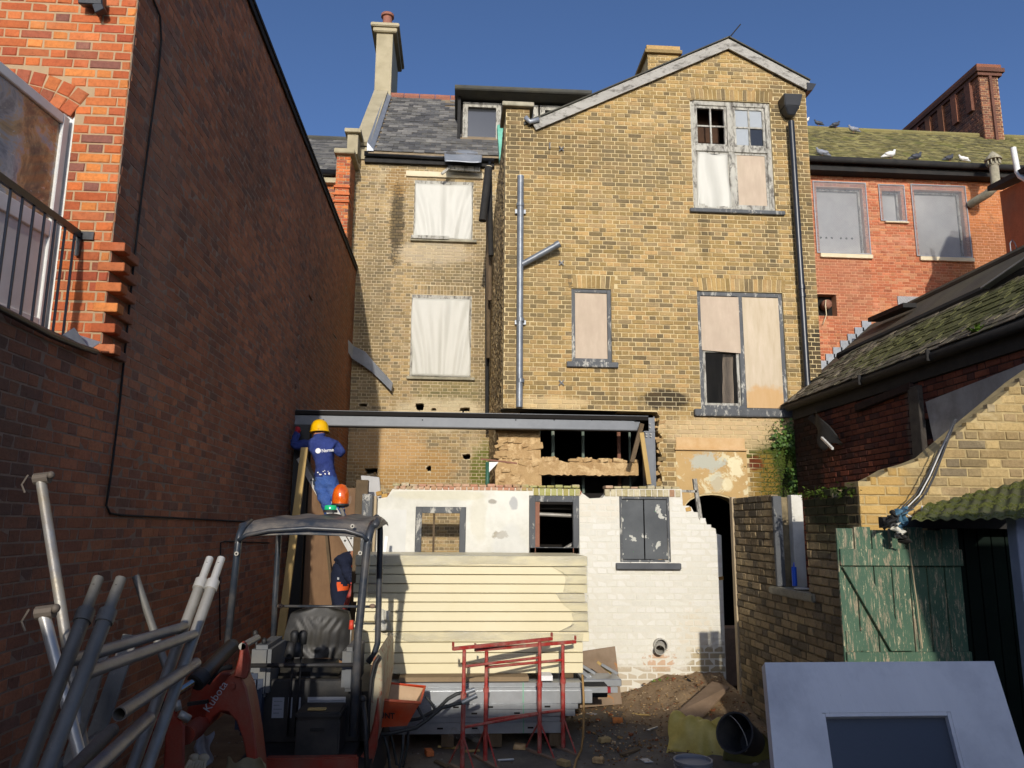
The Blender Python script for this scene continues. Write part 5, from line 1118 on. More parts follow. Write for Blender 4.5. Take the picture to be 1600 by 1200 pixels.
# ---------------------------------------------------------------- white outhouse wall
def white_wall():
    Y = 9.5
    P = lambda x, y: (aY(x, y, Y).x, aY(x, y, Y).z)
    o3 = (1.99, 2.62, 1.66, 2.46); o2 = (.87, 1.49, 1.76, 2.46); o1 = (-.51, .10, 1.5, 2.31)
    top = [P(*q) for q in ((1065, 764), (1067, 790), (1080, 792), (1084, 800), (1090, 801), (1092, 812), (1103, 814), (1105, 822), (1118, 826), (1119, 834), (1127, 836))]
    left = [(-1.09, 2.44), (-.98, 2.40), (-.86, 2.42), (-.80, 2.52), (-.3, 2.535), (.2, 2.555), (1.5, 2.54), (1.52, 2.50), (1.62, 2.43), (1.78, 2.44), (1.84, 2.50), (1.95, 2.55)]
    poly = [(-1.09, -.1), (3.25, -.1)]+list(reversed(top))+list(reversed(left))
    holes = [rect(a, c, b, d) for a, b, c, d in (o1, o2, o3)]
    pp = P(1031, 1008); holes.append([(pp[0]+.085*math.cos(a), pp[1]+.085*math.sin(a)) for a in [2*math.pi*k/14 for k in range(14)]])
    t = brick_wall('outhouse_wall', None, (0, Y, 0), (1, 0, 0), (0, -1, 0), poly, holes, .225, M['whiteb'], M['m_white'], seed=101, proud=.0014, joint=.008, skip=lambda s, z, r: s < .82 or z > 2.46 and s < 2.75)
    tag(t, 'long low white painted outhouse wall with three small windows', 'wall')
    # smooth painted render over the left half
    rc = [(-1.085, .5), (.865, .5), (.865, 2.50), (.2, 2.51), (-.3, 2.50), (-.78, 2.49), (-.88, 2.40), (-1.085, 2.41)]
    mb = MB(); mb.prism(rc, [rect(o1[0], o1[2], o1[1], o1[3])], (0, Y-.014, 0), (1, 0, 0), (0, 0, 1), (0, -1, 0), .0135); mb.build('render_coat', M['render_w'], t)
    mb = MB(); mb.box((-.96, Y-.02, 1.7), (-.62, Y-.0142, 2.27)); mb.build('patch', mk('greyer render patch', '#cfcec6', '#c2c1b8', 3, .85), t)
    # exposed brick-on-edge capping
    rr = random.Random(8); mb = MB(); x = -.78
    while x < 2.72:
        if not (1.5 < x < 1.80):
            if x > .86:
                for z in (2.503,): chbrick(mb, Vector((x+.033, Y, z)), Vector((1, 0, 0)), Vector((0, 0, 1)), Vector((0, -1, 0)), .064, .088, .010, rr)
            else: chbrick(mb, Vector((x+.033, Y, 2.535)), Vector((1, 0, 0)), Vector((0, 0, 1)), Vector((0, -1, 0)), .064, .040, .010, rr)
        x += .074
    mb.build('brick_on_edge', M['moss_y'], t, kind='stuff', fixn=False)
    mb = MB(); x = -.8
    while x < 2.75:
        w_ = .105; h_ = rr.uniform(.0, .018)
        if not (1.5 < x < 1.82): mb.box((x, Y+.002, 2.556), (x+w_-.012, Y+.215, 2.58+h_))
        x += w_
    mb.build('top_course', M['moss_y'], t, kind='stuff', bevel=.006)
    # broken bricks exposed along the stepped end
    for (x, y) in ((1072, 800), (1082, 808), (1094, 820), (1104, 830), (1116, 842), (905, 772), (1060, 776), (1076, 797), (592, 772), (600, 776), (612, 774), (1125, 860), (1126, 905), (1127, 950)):
        q = P(x, y); mb = MB(); mb.obox((q[0]+rr.uniform(-.02, .02), Y+.05+rr.uniform(-.01, .03), q[1]+.01), (.035, 0, .006), (0, .05, 0), (-.004, 0, .026)); mb.build('broken_brick', M['yelexp'], t, bevel=.008)
    # windows
    def fr(a, b, c, d, fw, m_, name, lab, dy=.02): 
        mb = MB(); framebox(mb, a+.002, b-.002, c+.002, d-.002, Y+dy, fw, .08); return mb.build('window', m_, t, label=lab, bevel=.004)
    w1 = fr(*o1, .075, M['wood_g'], 1, 'left opening with flaking dark frame, empty, lit wall behind', -.03)
    mb = MB(); mb.box((-.30, Y+.02, 1.55), (-.275, Y+.05, 2.23)); mb.build('mullion', M['oldtimber'], w1)
    w2 = fr(*o2, .075, M['wood_g'], 2, 'middle opening with dark frame, no glass', -.01)
    mb = MB(); mb.box((.945, Y+.0, 1.84), (1.0, Y+.07, 2.38)); mb.build('reveal', M['rust'], w2); mb = MB(); mb.box((.88, Y-.01, 1.765), (1.48, Y+.1, 1.83)); mb.build('sill', M['rust'], w2)
    w3 = fr(*o3, .03, M['wood_g'], 3, 'right opening closed by grey boards with peeling paint', .0)
    bm_ = NT('peeling grey board'); v = bm_.pos(); c = bm_.ramp(bm_.noise(v, 2, 5, .6), [(.35, '#45484a'), (.7, '#5c5f60')])
    bl = bm_.ramp(bm_.noise(v, 7, 5, .6, .3), [(.60, 0.), (.62, 1.)]); c = bm_.mix(bl, c, '#b4b3a8'); gr = bm_.ramp(bm_.noise(v, 17, 4, .6), [(.68, 0.), (.70, 1.)]); c = bm_.mix(gr, c, '#3f7d4b'); M['peelboard'] = bm_.fin(c, .7)
    mb = MB(); mb.box((2.02, Y+.03, 1.70), (2.295, Y+.05, 2.43)); mb.build('board', M['peelboard'], w3); mb = MB(); mb.box((2.31, Y+.026, 1.70), (2.59, Y+.046, 2.43)); mb.build('board', M['peelboard'], w3)
    mb = MB(); mb.box((1.93, Y-.07, 1.58), (2.73, Y+.02, 1.655)); mb.build('sill', mk('dark grey sill', '#4b4d50', '#5b5d5f', 4, .8), w3, bevel=.008)
    # rafters / scrap tubes seen inside the middle window
    for a, b, lab in (((835, 803, 9.78), (900, 806, 9.78), 'upper'), ((835, 857, 9.80), (885, 861, 9.78), 'lowest'), ((872, 864, 9.72), (902, 846, 9.76), 'slanting')):
        p, q = aY(*a), aY(*b); e = (q-p).normalized()*.35
        mb = MB(); mb.tube([p-e*(.2 if lab != 'slanting' else .0), q+e*.2], .026, 10); tag(mb.build('scaffold_tube', M['alu'], smooth=True, auto=50), '%s aluminium tube stored behind the middle outhouse window' % lab, 'tube')
    # near black partitions: the unlit inside behind window two is put into colour
    mb = MB(); mb.box((.35, 11.3, 0), (2.4, 11.35, 2.4)); mb.box((.30, 9.8, 0), (.35, 11.35, 2.4)); mb.box((2.4, 9.8, 0), (2.45, 11.35, 2.4)); mb.box((.35, 9.75, 2.3), (2.4, 11.3, 2.36)); tag(mb.build('dark_partition', M['void']), 'near black partitions standing for the unlit inside behind the middle outhouse window', 'partition')
    # waste pipe, small pipe stub
    q = aY(1031, 1008, Y); mb = MB(); mb.pipe((q.x, Y-.06, q.z), (q.x, Y+.15, q.z), .085, .012, 18); mb.pipe((q.x-.04, Y-.16, q.z-.03), (q.x-.005, Y-.02, q.z-.005), .062, .008, 16)
    tag(mb.build('waste_pipe', M['palepipe'], fixn=False), 'broken pale clay drain pipe poking from the white wall', 'pipe')
    q = aY(1091, 1017, Y); mb = MB(); mb.pipe((q.x, Y-.03, q.z), (q.x, Y+.01, q.z), .026, .006, 12); tag(mb.build('pipe_stub', M['palepipe'], fixn=False), 'tiny capped pipe stub low at the right end of the white wall', 'pipe')
    # weathered posts at the left end
    for (x0, x1, y0, y1, Yp, m_, lab) in ((557, 566, 750, 1000, 9.35, 'oldtimber', 'weathered grey post at the left end of the white wall'), (567, 574, 772, 1000, 9.3, 'wood_g', 'peeling dark post hard against the white wall end'), (574, 582, 775, 960, 9.42, 'palewood', 'pale batten beside the peeling dark post')):
        a, b = aY(x0, y0, Yp), aY(x1, y1, Yp); mb = MB(); mb.box((a.x, Yp-.05, 0), (b.x, Yp+.05, a.z)); tag(mb.build('timber_post', M[m_], bevel=.006), lab, 'post')
    q = aY(580, 765, 9.8); mb = MB(); mb.obox(q, (.12, 0, -.01), (0, .01, 0), (-.02, 0, .17)); tag(mb.build('plastic_sign_blank', M['boardgrey'], bevel=.02), 'grey rounded plastic panel leaning behind the post tops', 'panel')
    # bracket with white corner plate and green pipe
    a, b = aY(762, 722, 9.9), aY(760, 757, 9.9); g = thing('gate_fitting', 'short green pipe with a white triangular plate above the white wall', 'fitting', tuple(b))
    mb = MB(); mb.tube([(a.x, 9.9, 2.4), (a.x, 9.9, a.z)], .028, 10); mb.build('pipe', mk('dark green paint', '#29503f', '#35604c', 5, .5), g, smooth=True)
    mb = MB(); p0, p1, p2 = aY(764, 722, 9.88), aY(779, 722, 9.88), aY(764, 738, 9.88); mb.prism([(p0.x, p0.z), (p2.x, p2.z), (p1.x, p1.z)], [], (0, 9.88, 0), (1, 0, 0), (0, 0, 1), (0, -1, 0), .012); mb.build('corner_plate', M['upvc'], g)
    mb = MB(); mb.bar(aY(751, 717, 9.9), aY(808, 724, 9.9), .02, .02); mb.build('arm', M['rust'], g)
    # old window frame piece standing on the right of the wall
    f = thing('broken_frame', 'broken timber frame rising behind the stepped end of the white wall', 'frame', (2.95, 9.85, 1.5))
    for (x0, y0, x1, y1) in ((1057, 768, 1060, 800), (1085, 748, 1098, 838)):
        mb = MB(); mb.bar(aY(x0, y0, 9.9), aY(x1, y1, 9.9), .05, .05, (0, 1, 0)); mb.build('stile', M['wood_w'], f)
    mb = MB(); mb.bar(aY(1058, 767, 9.9), aY(1088, 768, 9.9), .05, .03, (0, 0, 1)); mb.build('rail', M['wood_w'], f)
M['alu'] = mk('dull aluminium', '#a19e96', '#8b8880', 4, .42, metal=.3, bump=.001, dirt=('#6d665c', 5, .4))
M['palepipe'] = mk('pale clay', '#b5b2a8', '#9c988c', 6, .6)
white_wall()

# ---------------------------------------------------------------- steel frame
def steel():
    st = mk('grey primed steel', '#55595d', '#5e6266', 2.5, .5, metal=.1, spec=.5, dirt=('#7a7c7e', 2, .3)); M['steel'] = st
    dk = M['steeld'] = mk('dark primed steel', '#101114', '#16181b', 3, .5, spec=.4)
    L = aY(464, 655, 12.05); R_ = aY(1020, 668, 12.05); zt = aY(700, 646, 12.05).z; zb = aY(700, 669, 12.05).z
    x0, x1 = L.x-.12, aY(1000, 660, 12.05).x
    t = thing('steel_beam', 'long grey steel beam spanning from the flank wall to the cut in the wing', 'beam', (.5, 12.1, zb))
    mb = MB(); mb.box((x0, 11.99, zt-.062), (x1+.12, 12.2, zt)); mb.build('flange_shadow', M['void'], t); mb = MB(); mb.box((x0, 11.985, zt+.001), (x1+.12, 12.2, zt+.008)); mb.build('cap_strip', st, t)  # near black band stands for the recess shadow under the bright edge
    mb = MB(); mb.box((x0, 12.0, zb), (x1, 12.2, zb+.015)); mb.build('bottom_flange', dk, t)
    mb = MB(); mb.box((x0, 12.06, zb+.015), (x1, 12.075, zt-.015)); mb.build('web', st, t)
    mb = MB(); mb.box((x0, 12.015, zb+.016), (x1-.1, 12.058, zt-.075)); mb.build('side_plate', st, t)
    mb = MB()
    for x in (505, 660, 806, 866, 925, 985): q = aY(x, 656, 12.0); mb.tube([(q.x, 12.013, q.z), (q.x, 12.016, q.z)], .012, 8)
    mb.build('bolt_hole', M['void'], t)
    # right post and joint
    p = thing('steel_column', 'grey steel column standing at the torn right edge of the opening', 'column', (3.05, 12.1, 0))
    a, b = aY(1007, 672, 12.0).x, aY(1023, 672, 12.0).x
    mb = MB(); mb.box((a, 11.99, 0), (b-.02, 12.0, zb-.002)); mb.box((b-.018, 11.99, 0), (b, 12.2, zt+.0)); mb.box((a, 12.0, 0), (a+.012, 12.18, zb-.002)); mb.build('post', st, p)
    mb = MB(); mb.box((a-.02, 11.98, zb-.02), (b+.0, 12.2, zb-.004)); mb.box((b-.10, 11.985, zb), (b-.02, 11.995, zt-.02)); mb.build('cap_plate', st, p)
    for i, (dx, dz) in enumerate(((.02, -.05), (.09, -.05), (.02, -.09), (.09, -.09), (.08, .05), (.08, .11))):
        mb = MB(); mb.tube([(a+dx, 11.95, zb+dz), (a+dx, 11.985, zb+dz)], .012, 6); mb.build('bolt', M['alu'], p)
    # two leaning timbers
    for (x0_, y0_, x1_, y1_, m_, lab) in ((1003, 662, 987, 722, 'oldtimber', 'short dark brown timber leaning in front of the column head'), (1002, 676, 1014, 757, 'newwood', 'long reddish timber strut leaning beside the steel column')):
        mb = MB(); mb.bar(aY(x0_, y0_, 11.88), aY(x1_, y1_, 11.92), .07, .06, (0, 1, 0)); tag(mb.build('timber_strut', M[m_], bevel=.004), lab, 'timber')
    # left dark column
    c = thing('steel_column', 'almost black steel column in shade against the flank wall under the beam', 'column', (-2.4, 12.0, 0))
    a, b = aY(460, 800, 12.0).x, aY(480, 800, 12.0).x
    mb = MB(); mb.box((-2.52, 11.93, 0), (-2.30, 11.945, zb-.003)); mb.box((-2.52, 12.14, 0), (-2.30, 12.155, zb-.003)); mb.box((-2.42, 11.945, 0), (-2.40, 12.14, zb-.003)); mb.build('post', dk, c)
    # plywood leaf / board behind the digger
    q0, q1 = aY(482, 812, 11.6), aY(552, 812, 11.6)
    mb = MB(); mb.box((q0.x-.02, 11.6, .0), (q1.x+.05, 11.63, 2.62)); tag(mb.build('plywood_sheet', mk('brown plywood', '#7d6044', '#6a5038', 3, .8, stretch=(3, 1, .5), dirt=('#54402c', 3, .4))), 'brown plywood sheet standing upright behind the digger seat', 'board')
    mb = MB(); mb.bar(aY(509, 826, 11.5), aY(520, 940, 11.5), .04, .02, (0, 1, 0)); tag(mb.build('batten', M['oldtimber']), 'thin dark batten leaning on the brown plywood sheet', 'batten')
    # tall yellow timber prop
    a, b = aY(476, 700, 11.3), aY(437, 1010, 10.3)
    mb = MB(); mb.bar(a, b, .10, .05, (0, 1, 0)); tag(mb.build('timber_prop', M['newwood'], bevel=.004), 'tall fresh yellow timber prop leaning behind the digger canopy', 'timber')
M['newwood'] = mk('fresh sawn timber', '#b99c62', '#a58a54', 5, .75, bump=.002, stretch=(1, 1, .2), dirt=('#8a6f42', 3, .3))
steel()

# ---------------------------------------------------------------- shed with the green door
def shed():
    g = NT('flaking green paint'); v = g.pos(); vs = g.scale(v, (3.2, 1, .42))
    c = g.ramp(g.noise(v, 3, 4, .6), [(.3, '#3c5644'), (.7, '#4a6550')])
    n1 = g.noise(vs, 9, 8, .82, .5); c = g.mix(g.ramp(n1, [(.545, 0.), (.56, .8), (.64, 1.)]), c, '#96876f'); c = g.mix(g.math('MULTIPLY', g.ramp(g.noise(v, 4, 5), [(.45, 0.), (.65, 1.)]), .4), c, '#3b5544')
    c = g.mix(g.ramp(g.noise(vs, 26, 6, .75, .4), [(.60, 0.), (.62, 1.)]), c, '#b8ad8c'); g.bump(n1, .004); M['greendoor'] = g.fin(c, .65)
    D = 5.4
    t = thing('shed_door', 'old green ledged door with peeling paint standing half in shadow', 'door', (3.1, D, 0))
    x0, x1 = aY(1306, 830, D).x, 3.60
    zt = aY(1400, 826, D).z
    n = 7; w_ = (x1-x0)/n
    for k in range(n):
        mb = MB(); mb.box((x0+k*w_+.004, D, .12), (x0+(k+1)*w_-.004, D+.022, zt-(.0 if k else .0)+.012*math.sin(k*2.1))); mb.build('board', M['greendoor'], t, bevel=.003)
    for (a, b) in ((aY(1400, 858, D).z, aY(1400, 884, D).z), (aY(1400, 1018, D).z, aY(1400, 1018, D).z-.1), (.35, .25)):
        mb = MB(); mb.box((x0+.01, D-.027, min(a, b)), (x1, D-.002, max(a, b))); mb.build('rail', M['greendoor'], t, bevel=.004)
    z1, z0 = aY(1400, 886, D).z, aY(1400, 1016, D).z
    q = [aY(1313, 888, D).x, aY(1347, 888, D).x, aY(1424, 1014, D).x, aY(1388, 1014, D).x]
    mb = MB(); mb.prism([(q[3], z0), (q[2], z0), (q[1], z1), (q[0], z1)], [], (0, D-.040, 0), (1, 0, 0), (0, 0, 1), (0, -1, 0), .039); mb.build('brace', M['greendoor'], t, bevel=.003)
    mb = MB(); p = aY(1343, 1003, D-.02); mb.box((x0+.02, D-.012, p.z-.06), (x0+.17, D-.001, p.z+.07)); mb.build('lock_plate', M['greendoor'], t)
    mb = MB(); q = aY(1423, 870, D-.035); mb.tube([q+Vector((-.005, 0, .2)), q, q+Vector((.02, 0, -.35)), q+Vector((.03, 0, -.62))], .004, 5); mb.build('string', M['palewood'], t)
    s = thing('lean_to_shed', 'dark open lean-to shed with a mossy corrugated roof at the right', 'shed', (4.2, 5.5, 0))
    # back and side walls: dark green painted boards
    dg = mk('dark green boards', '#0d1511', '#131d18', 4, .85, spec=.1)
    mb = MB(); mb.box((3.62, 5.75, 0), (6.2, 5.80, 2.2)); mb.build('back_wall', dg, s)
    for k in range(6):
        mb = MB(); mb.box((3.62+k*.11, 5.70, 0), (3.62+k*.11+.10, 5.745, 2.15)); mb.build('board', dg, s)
    mb = MB(); a = aY(1586, 830, 4.9).x; mb.box((a-.02, 4.86, 0), (a+.12, 4.95, 2.17)); mb.build('post', M['bluepost'], s, bevel=.005)
    mb = MB(); mb.box((3.10, 5.50, 2.10), (6.2, 5.56, 2.18)); mb.build('beam', M['blackmat'], s)
    # corrugated sheets: front eave low, rising to the back right
    P = [aY(1424, 812, 5.05), aY(1640, 808, 4.6)]; Bk = [aY(1448, 789, 5.9), aY(1640, 740, 5.9)]
    mb = MB(); nx, ny = 150, 6; th = .006
    U = (P[1]-P[0]); L = U.length
    for layer in (0, 1):
        for j in range(ny+1):
            for i in range(nx+1):
                u, v = i/nx, j/ny; p = (P[0]*(1-u)+P[1]*u)*(1-v)+(Bk[0]*(1-u)+Bk[1]*u)*v
                mb.v.append((p.x, p.y, p.z+.008*math.sin(2*math.pi*u*L/.076)-layer*th))
    n1 = (nx+1)*(ny+1)
    for j in range(ny):
        for i in range(nx):
            q = j*(nx+1)+i; mb.f.append((q, q+1, q+nx+2, q+nx+1)); mb.f.append((n1+q, n1+q+nx+1, n1+q+nx+2, n1+q+1))
    for i in range(nx): mb.f.append((i, n1+i, n1+i+1, i+1))
    for j in range(ny): q = j*(nx+1); mb.f.append((q, q+nx+1, n1+q+nx+1, n1+q))
    mb.m = [0]*len(mb.f); rf = mb.build('corrugated_roof', M['corr'], s, smooth=True, fixn=False)
    rr = random.Random(77); g_ = MB()
    for k in range(5200):
        u, v = rr.random(), rr.random()**.8; p = (P[0]*(1-u)+P[1]*u)*(1-v)+(Bk[0]*(1-u)+Bk[1]*u)*v
        if (math.sin(u*L*21+2*math.sin(v*9))+math.sin(v*23+u*11)) < rr.uniform(-.6, 1.6): continue
        h = rr.uniform(.003, .013); r = rr.uniform(.005, .013); a = rr.uniform(0, 3); c_, s_ = math.cos(a)*r, math.sin(a)*r
        z = p.z+.008*math.sin(2*math.pi*u*L/.076)
        g_.add([(p.x-c_, p.y-s_, z), (p.x+c_, p.y+s_, z), (p.x-s_*.3, p.y+c_*.3, z+h)], [(0, 1, 2)]); g_.add([(p.x-s_, p.y+c_, z), (p.x+s_, p.y-c_, z), (p.x, p.y, z+h)], [(0, 1, 2)])
    g_.build('moss', M['mossm2'], rf, kind='stuff', fixn=False)
    # roof over the shed continues back to the raked wall
M['bluepost'] = mk('pale blue grey post', '#8b93a3', '#7a8292', 4, .7)
M['corr'] = mk('mossy corrugated sheet', '#5c5a40', '#4a5226', 5, .95, bump=.01, bsc=30, wear=('#8a8470', 3, .58, .72))
M['mossm2'] = mk('bright moss', '#6a6d3c', '#50562c', 8, .95, spec=.1)
shed()

# ---------------------------------------------------------------- building behind the camera (throws the yard into shade)
def behind():
    t = thing('brick_terrace', 'plain two storey brick terrace closing the yard behind the viewer', 'house', (0, -8, 0))
    mb = MB(); mb.box((-4.5, -12, 0), (9, -8, 5.10)); mb.build('wall', M['m_red'], t)
    mb = MB(); mb.box((-4.6, -12.1, 5.10), (9.1, -7.9, 5.18)); mb.build('roof', M['felt'], t)
    for x in (-2.5, .5, 3.5, 6.5):
        for z in (.9, 3.2):
            mb = MB(); framebox(mb, x, x+1.1, z, z+1.4, -8.03, .08, .08); f = mb.build('window', M['upvc'], t); mb = MB(); mb.box((x+.08, -8.02, z+.08), (x+1.02, -7.99, z+1.32)); mb.build('pane', M['glass_dark'], f)
behind()
def side_behind():  # added unseen block, its eaves shaped to throw the diagonal shadow on the door
    t = thing('door_shade_block', 'added unseen store with coved eaves behind the viewer, shaped to shade the green door', 'outbuilding', (4, 0, 0))
    mb = MB(); mb.prism([(3.40, 0), (7, 0), (7, 3.24), (2.93, 3.24), (2.93, 3.18), (3.20, 2.42), (3.40, 2.0)], [], (0, -5, 0), (1, 0, 0), (0, 0, 1), (0, -1, 0), -6.5); mb.build('wall', M['cement'], t)
    mb = MB(); mb.box((2.93, -5, 3.245), (7, 1.5, 3.27)); mb.build('roof', M['felt'], t)
side_behind()
# ---------------------------------------------------------------- lettering and figures
def lettering(txt, parent, mat, O, U, V, h, depth=.002, name='lettering', width=None, bold=.0):
    cu = bpy.data.curves.new('lettering', 'FONT'); cu.body = txt; cu.size = 1; cu.extrude = .01; cu.offset = bold; cu.resolution_u = 3
    o = bpy.data.objects.new('lettering_tmp', cu); C.objects.link(o); bpy.context.view_layer.update()
    me = bpy.data.meshes.new_from_object(o.evaluated_get(bpy.context.evaluated_depsgraph_get())); C.objects.unlink(o); bpy.data.objects.remove(o)
    xs = [v.co.x for v in me.vertices]; ys = [v.co.y for v in me.vertices]; w0, h0 = max(xs)-min(xs), max(ys)-min(ys)
    O, U, V = Vector(O), Vector(U).normalized(), Vector(V).normalized(); N = U.cross(V); sx = (width/w0) if width else h/h0; sy = h/h0; x0, y0 = min(xs), min(ys)
    for v in me.vertices: v.co = O+U*((v.co.x-x0)*sx)+V*((v.co.y-y0)*sy)+N*(v.co.z*depth/.01)
    me.materials.clear(); me.materials.append(mat)
    p = bpy.data.objects.new(name, me); C.objects.link(p)
    if parent is not None: setparent(p, parent); KIDS.setdefault(parent.name, []).append(p)
    return p
def figure(name, J, E_, root, mats, rule, parent, skin_slots=(0, 3)):
    """J: joint -> (xyz, radius); E_: edges; rule(point, nearest joint) -> material slot"""
    names = list(J); idx = {n: i for i, n in enumerate(names)}
    me = bpy.data.meshes.new(name); me.from_pydata([tuple(J[n][0]) for n in names], [(idx[a], idx[b]) for a, b in E_], [])
    o = bpy.data.objects.new(name+'_tmp', me); C.objects.link(o)
    sk = o.modifiers.new('skin', 'SKIN'); sk.use_smooth_shade = True
    for i, n in enumerate(names):
        r = J[n][1]; r = r if isinstance(r, tuple) else (r, r); me.skin_vertices[0].data[i].radius = r; me.skin_vertices[0].data[i].use_root = (n == root)
    sb = o.modifiers.new('sub', 'SUBSURF'); sb.levels = 3; sb.render_levels = 3
    bpy.context.view_layer.update()
    m2 = bpy.data.meshes.new_from_object(o.evaluated_get(bpy.context.evaluated_depsgraph_get()))
    C.objects.unlink(o); bpy.data.objects.remove(o)
    m2.materials.clear()
    for m in mats: m2.materials.append(m)
    pts = [(n, Vector(J[n][0])) for n in names]
    for f in m2.polygons:
        c = f.center; n = min(pts, key=lambda q: (q[1]-c).length)[0]; f.material_index = rule(c, n); f.use_smooth = True
    import mathutils.noise as mn
    nv = [v.normal.copy() for v in m2.vertices]; clo = [True]*len(nv)
    for f in m2.polygons:
        if f.material_index in skin_slots:
            for i in f.vertices: clo[i] = False
    for v, n, k in zip(m2.vertices, nv, clo):
        if k: q = v.co; v.co = q+n*(.016*mn.noise(Vector((q.x*9, q.y*9, q.z*17)))+.010*mn.noise(Vector((q.x*22, q.y*22, q.z*36)))+.008)
    p = bpy.data.objects.new(name, m2); C.objects.link(p); setparent(p, parent); return p
M['skin'] = mk('skin', '#b07b5c', '#a46e50', 6, .55)
M['navy'] = mk('blue work jacket', '#2b3a78', '#1f2c60', 6, .9, bump=.03, bsc=9, dirt=('#4a5a90', 7, .3))
M['bluetr'] = mk('blue work trousers', '#3b5a98', '#2b4680', 7, .9, bump=.03, bsc=10, dirt=('#6d86b8', 6, .3))
M['yellowhat'] = mk('yellow helmet plastic', '#e8b408', '#dca604', 3, .3, spec=.5)
M['hair'] = mk('dark hair', '#2a1c14', '#38261b', 20, .7)
M['redcloth'] = mk('red fabric', '#9c1c22', '#7d1a1f', 10, .8)
M['white'] = mk('white print', '#e4e4e2', '#dadada', 4, .6)
M['hivis'] = mk('orange high visibility cloth', '#d9571c', '#c84d18', 7, .7)
M['silver'] = mk('silver tape', '#b9bbbd', '#a5a7aa', 7, .4, metal=.3)
M['darkcl'] = mk('dark navy cloth', '#171e33', '#10162a', 9, .9, bump=.006, bsc=14)

def worker1():
    Y = 11.55
    A = lambda x, y, dy=0: aY(x, y, Y+dy)
    t = thing('person', 'person in yellow helmet and blue work clothes on the ladder, reaching to the beam', 'person', tuple(A(515, 830)))
    hd = A(499, 668); J = {
     'pelvis': (A(509, 751), (.18, .14)), 'waist': (A(508, 733), (.175, .13)), 'chest': (A(506, 708), (.20, .15)), 'upchest': (A(504, 696), (.185, .125)), 'neck': (A(500, 684), .075), 'head': (A(499, 674, .02), (.09, .098)), 'crown': (A(499, 664, .02), .08),
     'shL': (A(484, 694), .085), 'elL': (A(459, 698, .05), .07), 'wrL': (A(463, 679, .12), .042), 'haL': (A(465, 672, .14), .04), 'f1': (A(466, 666, .16), .014), 'f2': (A(463, 666, .15), .014), 'f3': (A(469, 668, .16), .013), 'th': (A(470, 673, .10), .014),
     'shR': (A(522, 695), .085), 'elR': (A(534, 709, .06), .07), 'wrR': (A(528, 702, .26), .042), 'haR': (A(520, 692, .34), .04), 'g1': (A(518, 688, .40), .014), 'g2': (A(514, 690, .40), .014),
     'hpL': (A(501, 760), .115), 'knL': (A(511, 787, -.06), .09), 'anL': (A(518, 818, .08), .052), 'toL': (A(517, 825, .20), .045),
     'hpR': (A(518, 760), .115), 'knR': (A(527, 784, -.05), .09), 'anR': (A(535, 812, .06), .052), 'toR': (A(541, 820, .16), .045)}
    E_ = [('pelvis', 'waist'), ('waist', 'chest'), ('chest', 'upchest'), ('upchest', 'neck'), ('neck', 'head'), ('head', 'crown'), ('upchest', 'shL'), ('shL', 'elL'), ('elL', 'wrL'), ('wrL', 'haL'), ('haL', 'f1'), ('haL', 'f2'), ('haL', 'f3'), ('haL', 'th'),
     ('upchest', 'shR'), ('shR', 'elR'), ('elR', 'wrR'), ('wrR', 'haR'), ('haR', 'g1'), ('haR', 'g2'), ('pelvis', 'hpL'), ('hpL', 'knL'), ('knL', 'anL'), ('anL', 'toL'), ('pelvis', 'hpR'), ('hpR', 'knR'), ('knR', 'anR'), ('anR', 'toR')]
    zw = A(508, 745).z
    def rule(c, n):
        if n in ('head', 'crown') and c.z > A(500, 683).z: return 0
        if n in ('haL', 'f1', 'f2', 'f3', 'th'): return 3
        if n in ('haR', 'g1', 'g2', 'wrR'): return 0
        if n in ('toL', 'toR', 'anL', 'anR'): return 4 if c.z < A(518, 815).z else 2
        if n[:2] in ('kn', 'hp') or (n == 'pelvis' and c.z < zw): return 2
        return 1
    figure('body', J, E_, 'pelvis', [M['skin'], M['navy'], M['bluetr'], M['redcloth'], M['blackmat']], rule, t)
    mb = MB(); c = hd+Vector((0, .02, -.012)); mb.sphere(c-Vector((0, 0, .03)), .095, 12, 8, (.95, 1.05, 1)); mb.build('hair', M['hair'], t, smooth=True)
    mb = MB(); r = .138; prof = [(r+.010, -.062), (r+.012, -.05), (r, -.038), (r*.985, .0), (r*.9, .055), (r*.7, .10), (r*.4, .128), (0, .138)]; mb.lathe(c, prof, 20, (-.06, .10, 1)); mb.build('helmet', M['yellowhat'], t, smooth=True, auto=50)
    mb = MB(); mb.obox(c+Vector((.01, -.142, -.03)), (.012, 0, 0), (0, .006, 0), (0, 0, .008)); mb.build('helmet_badge', M['rust'], t)
    # print on the back
    o = A(497, 706, -.178)
    mb = MB(); mb.lathe(o+Vector((0, 0, .015)), [(.018, 0), (.040, .0), (.040, .004), (.018, .004)], 10, (0, -1, 0)); mb.build('back_logo', M['white'], t)
    lettering('Nerme', t, M['white'], A(503, 707, -.176), (1, .05, .12), (-.12, 0, 1), .05, name='back_print', width=.17, bold=.01)
    rr = random.Random(5); mb = MB()
    for k in range(14): q = A(rr.uniform(496, 515), rr.uniform(735, 742), -.16); mb.sphere(q, rr.uniform(.006, .014), 6, 4, (1, .4, .8))
    mb.build('paint_splash', M['white'], t, kind='stuff')
    mb = MB(); q = A(499, 753, -.12); mb.obox(q+Vector((0,.05,0)), (.10, 0, .01), (0, .03, 0), (-.01, 0, .05)); mb.build('pocket', mk('dark pocket cloth', '#27303f', '#1f2734', 7, .9), t, bevel=.015)
worker1()
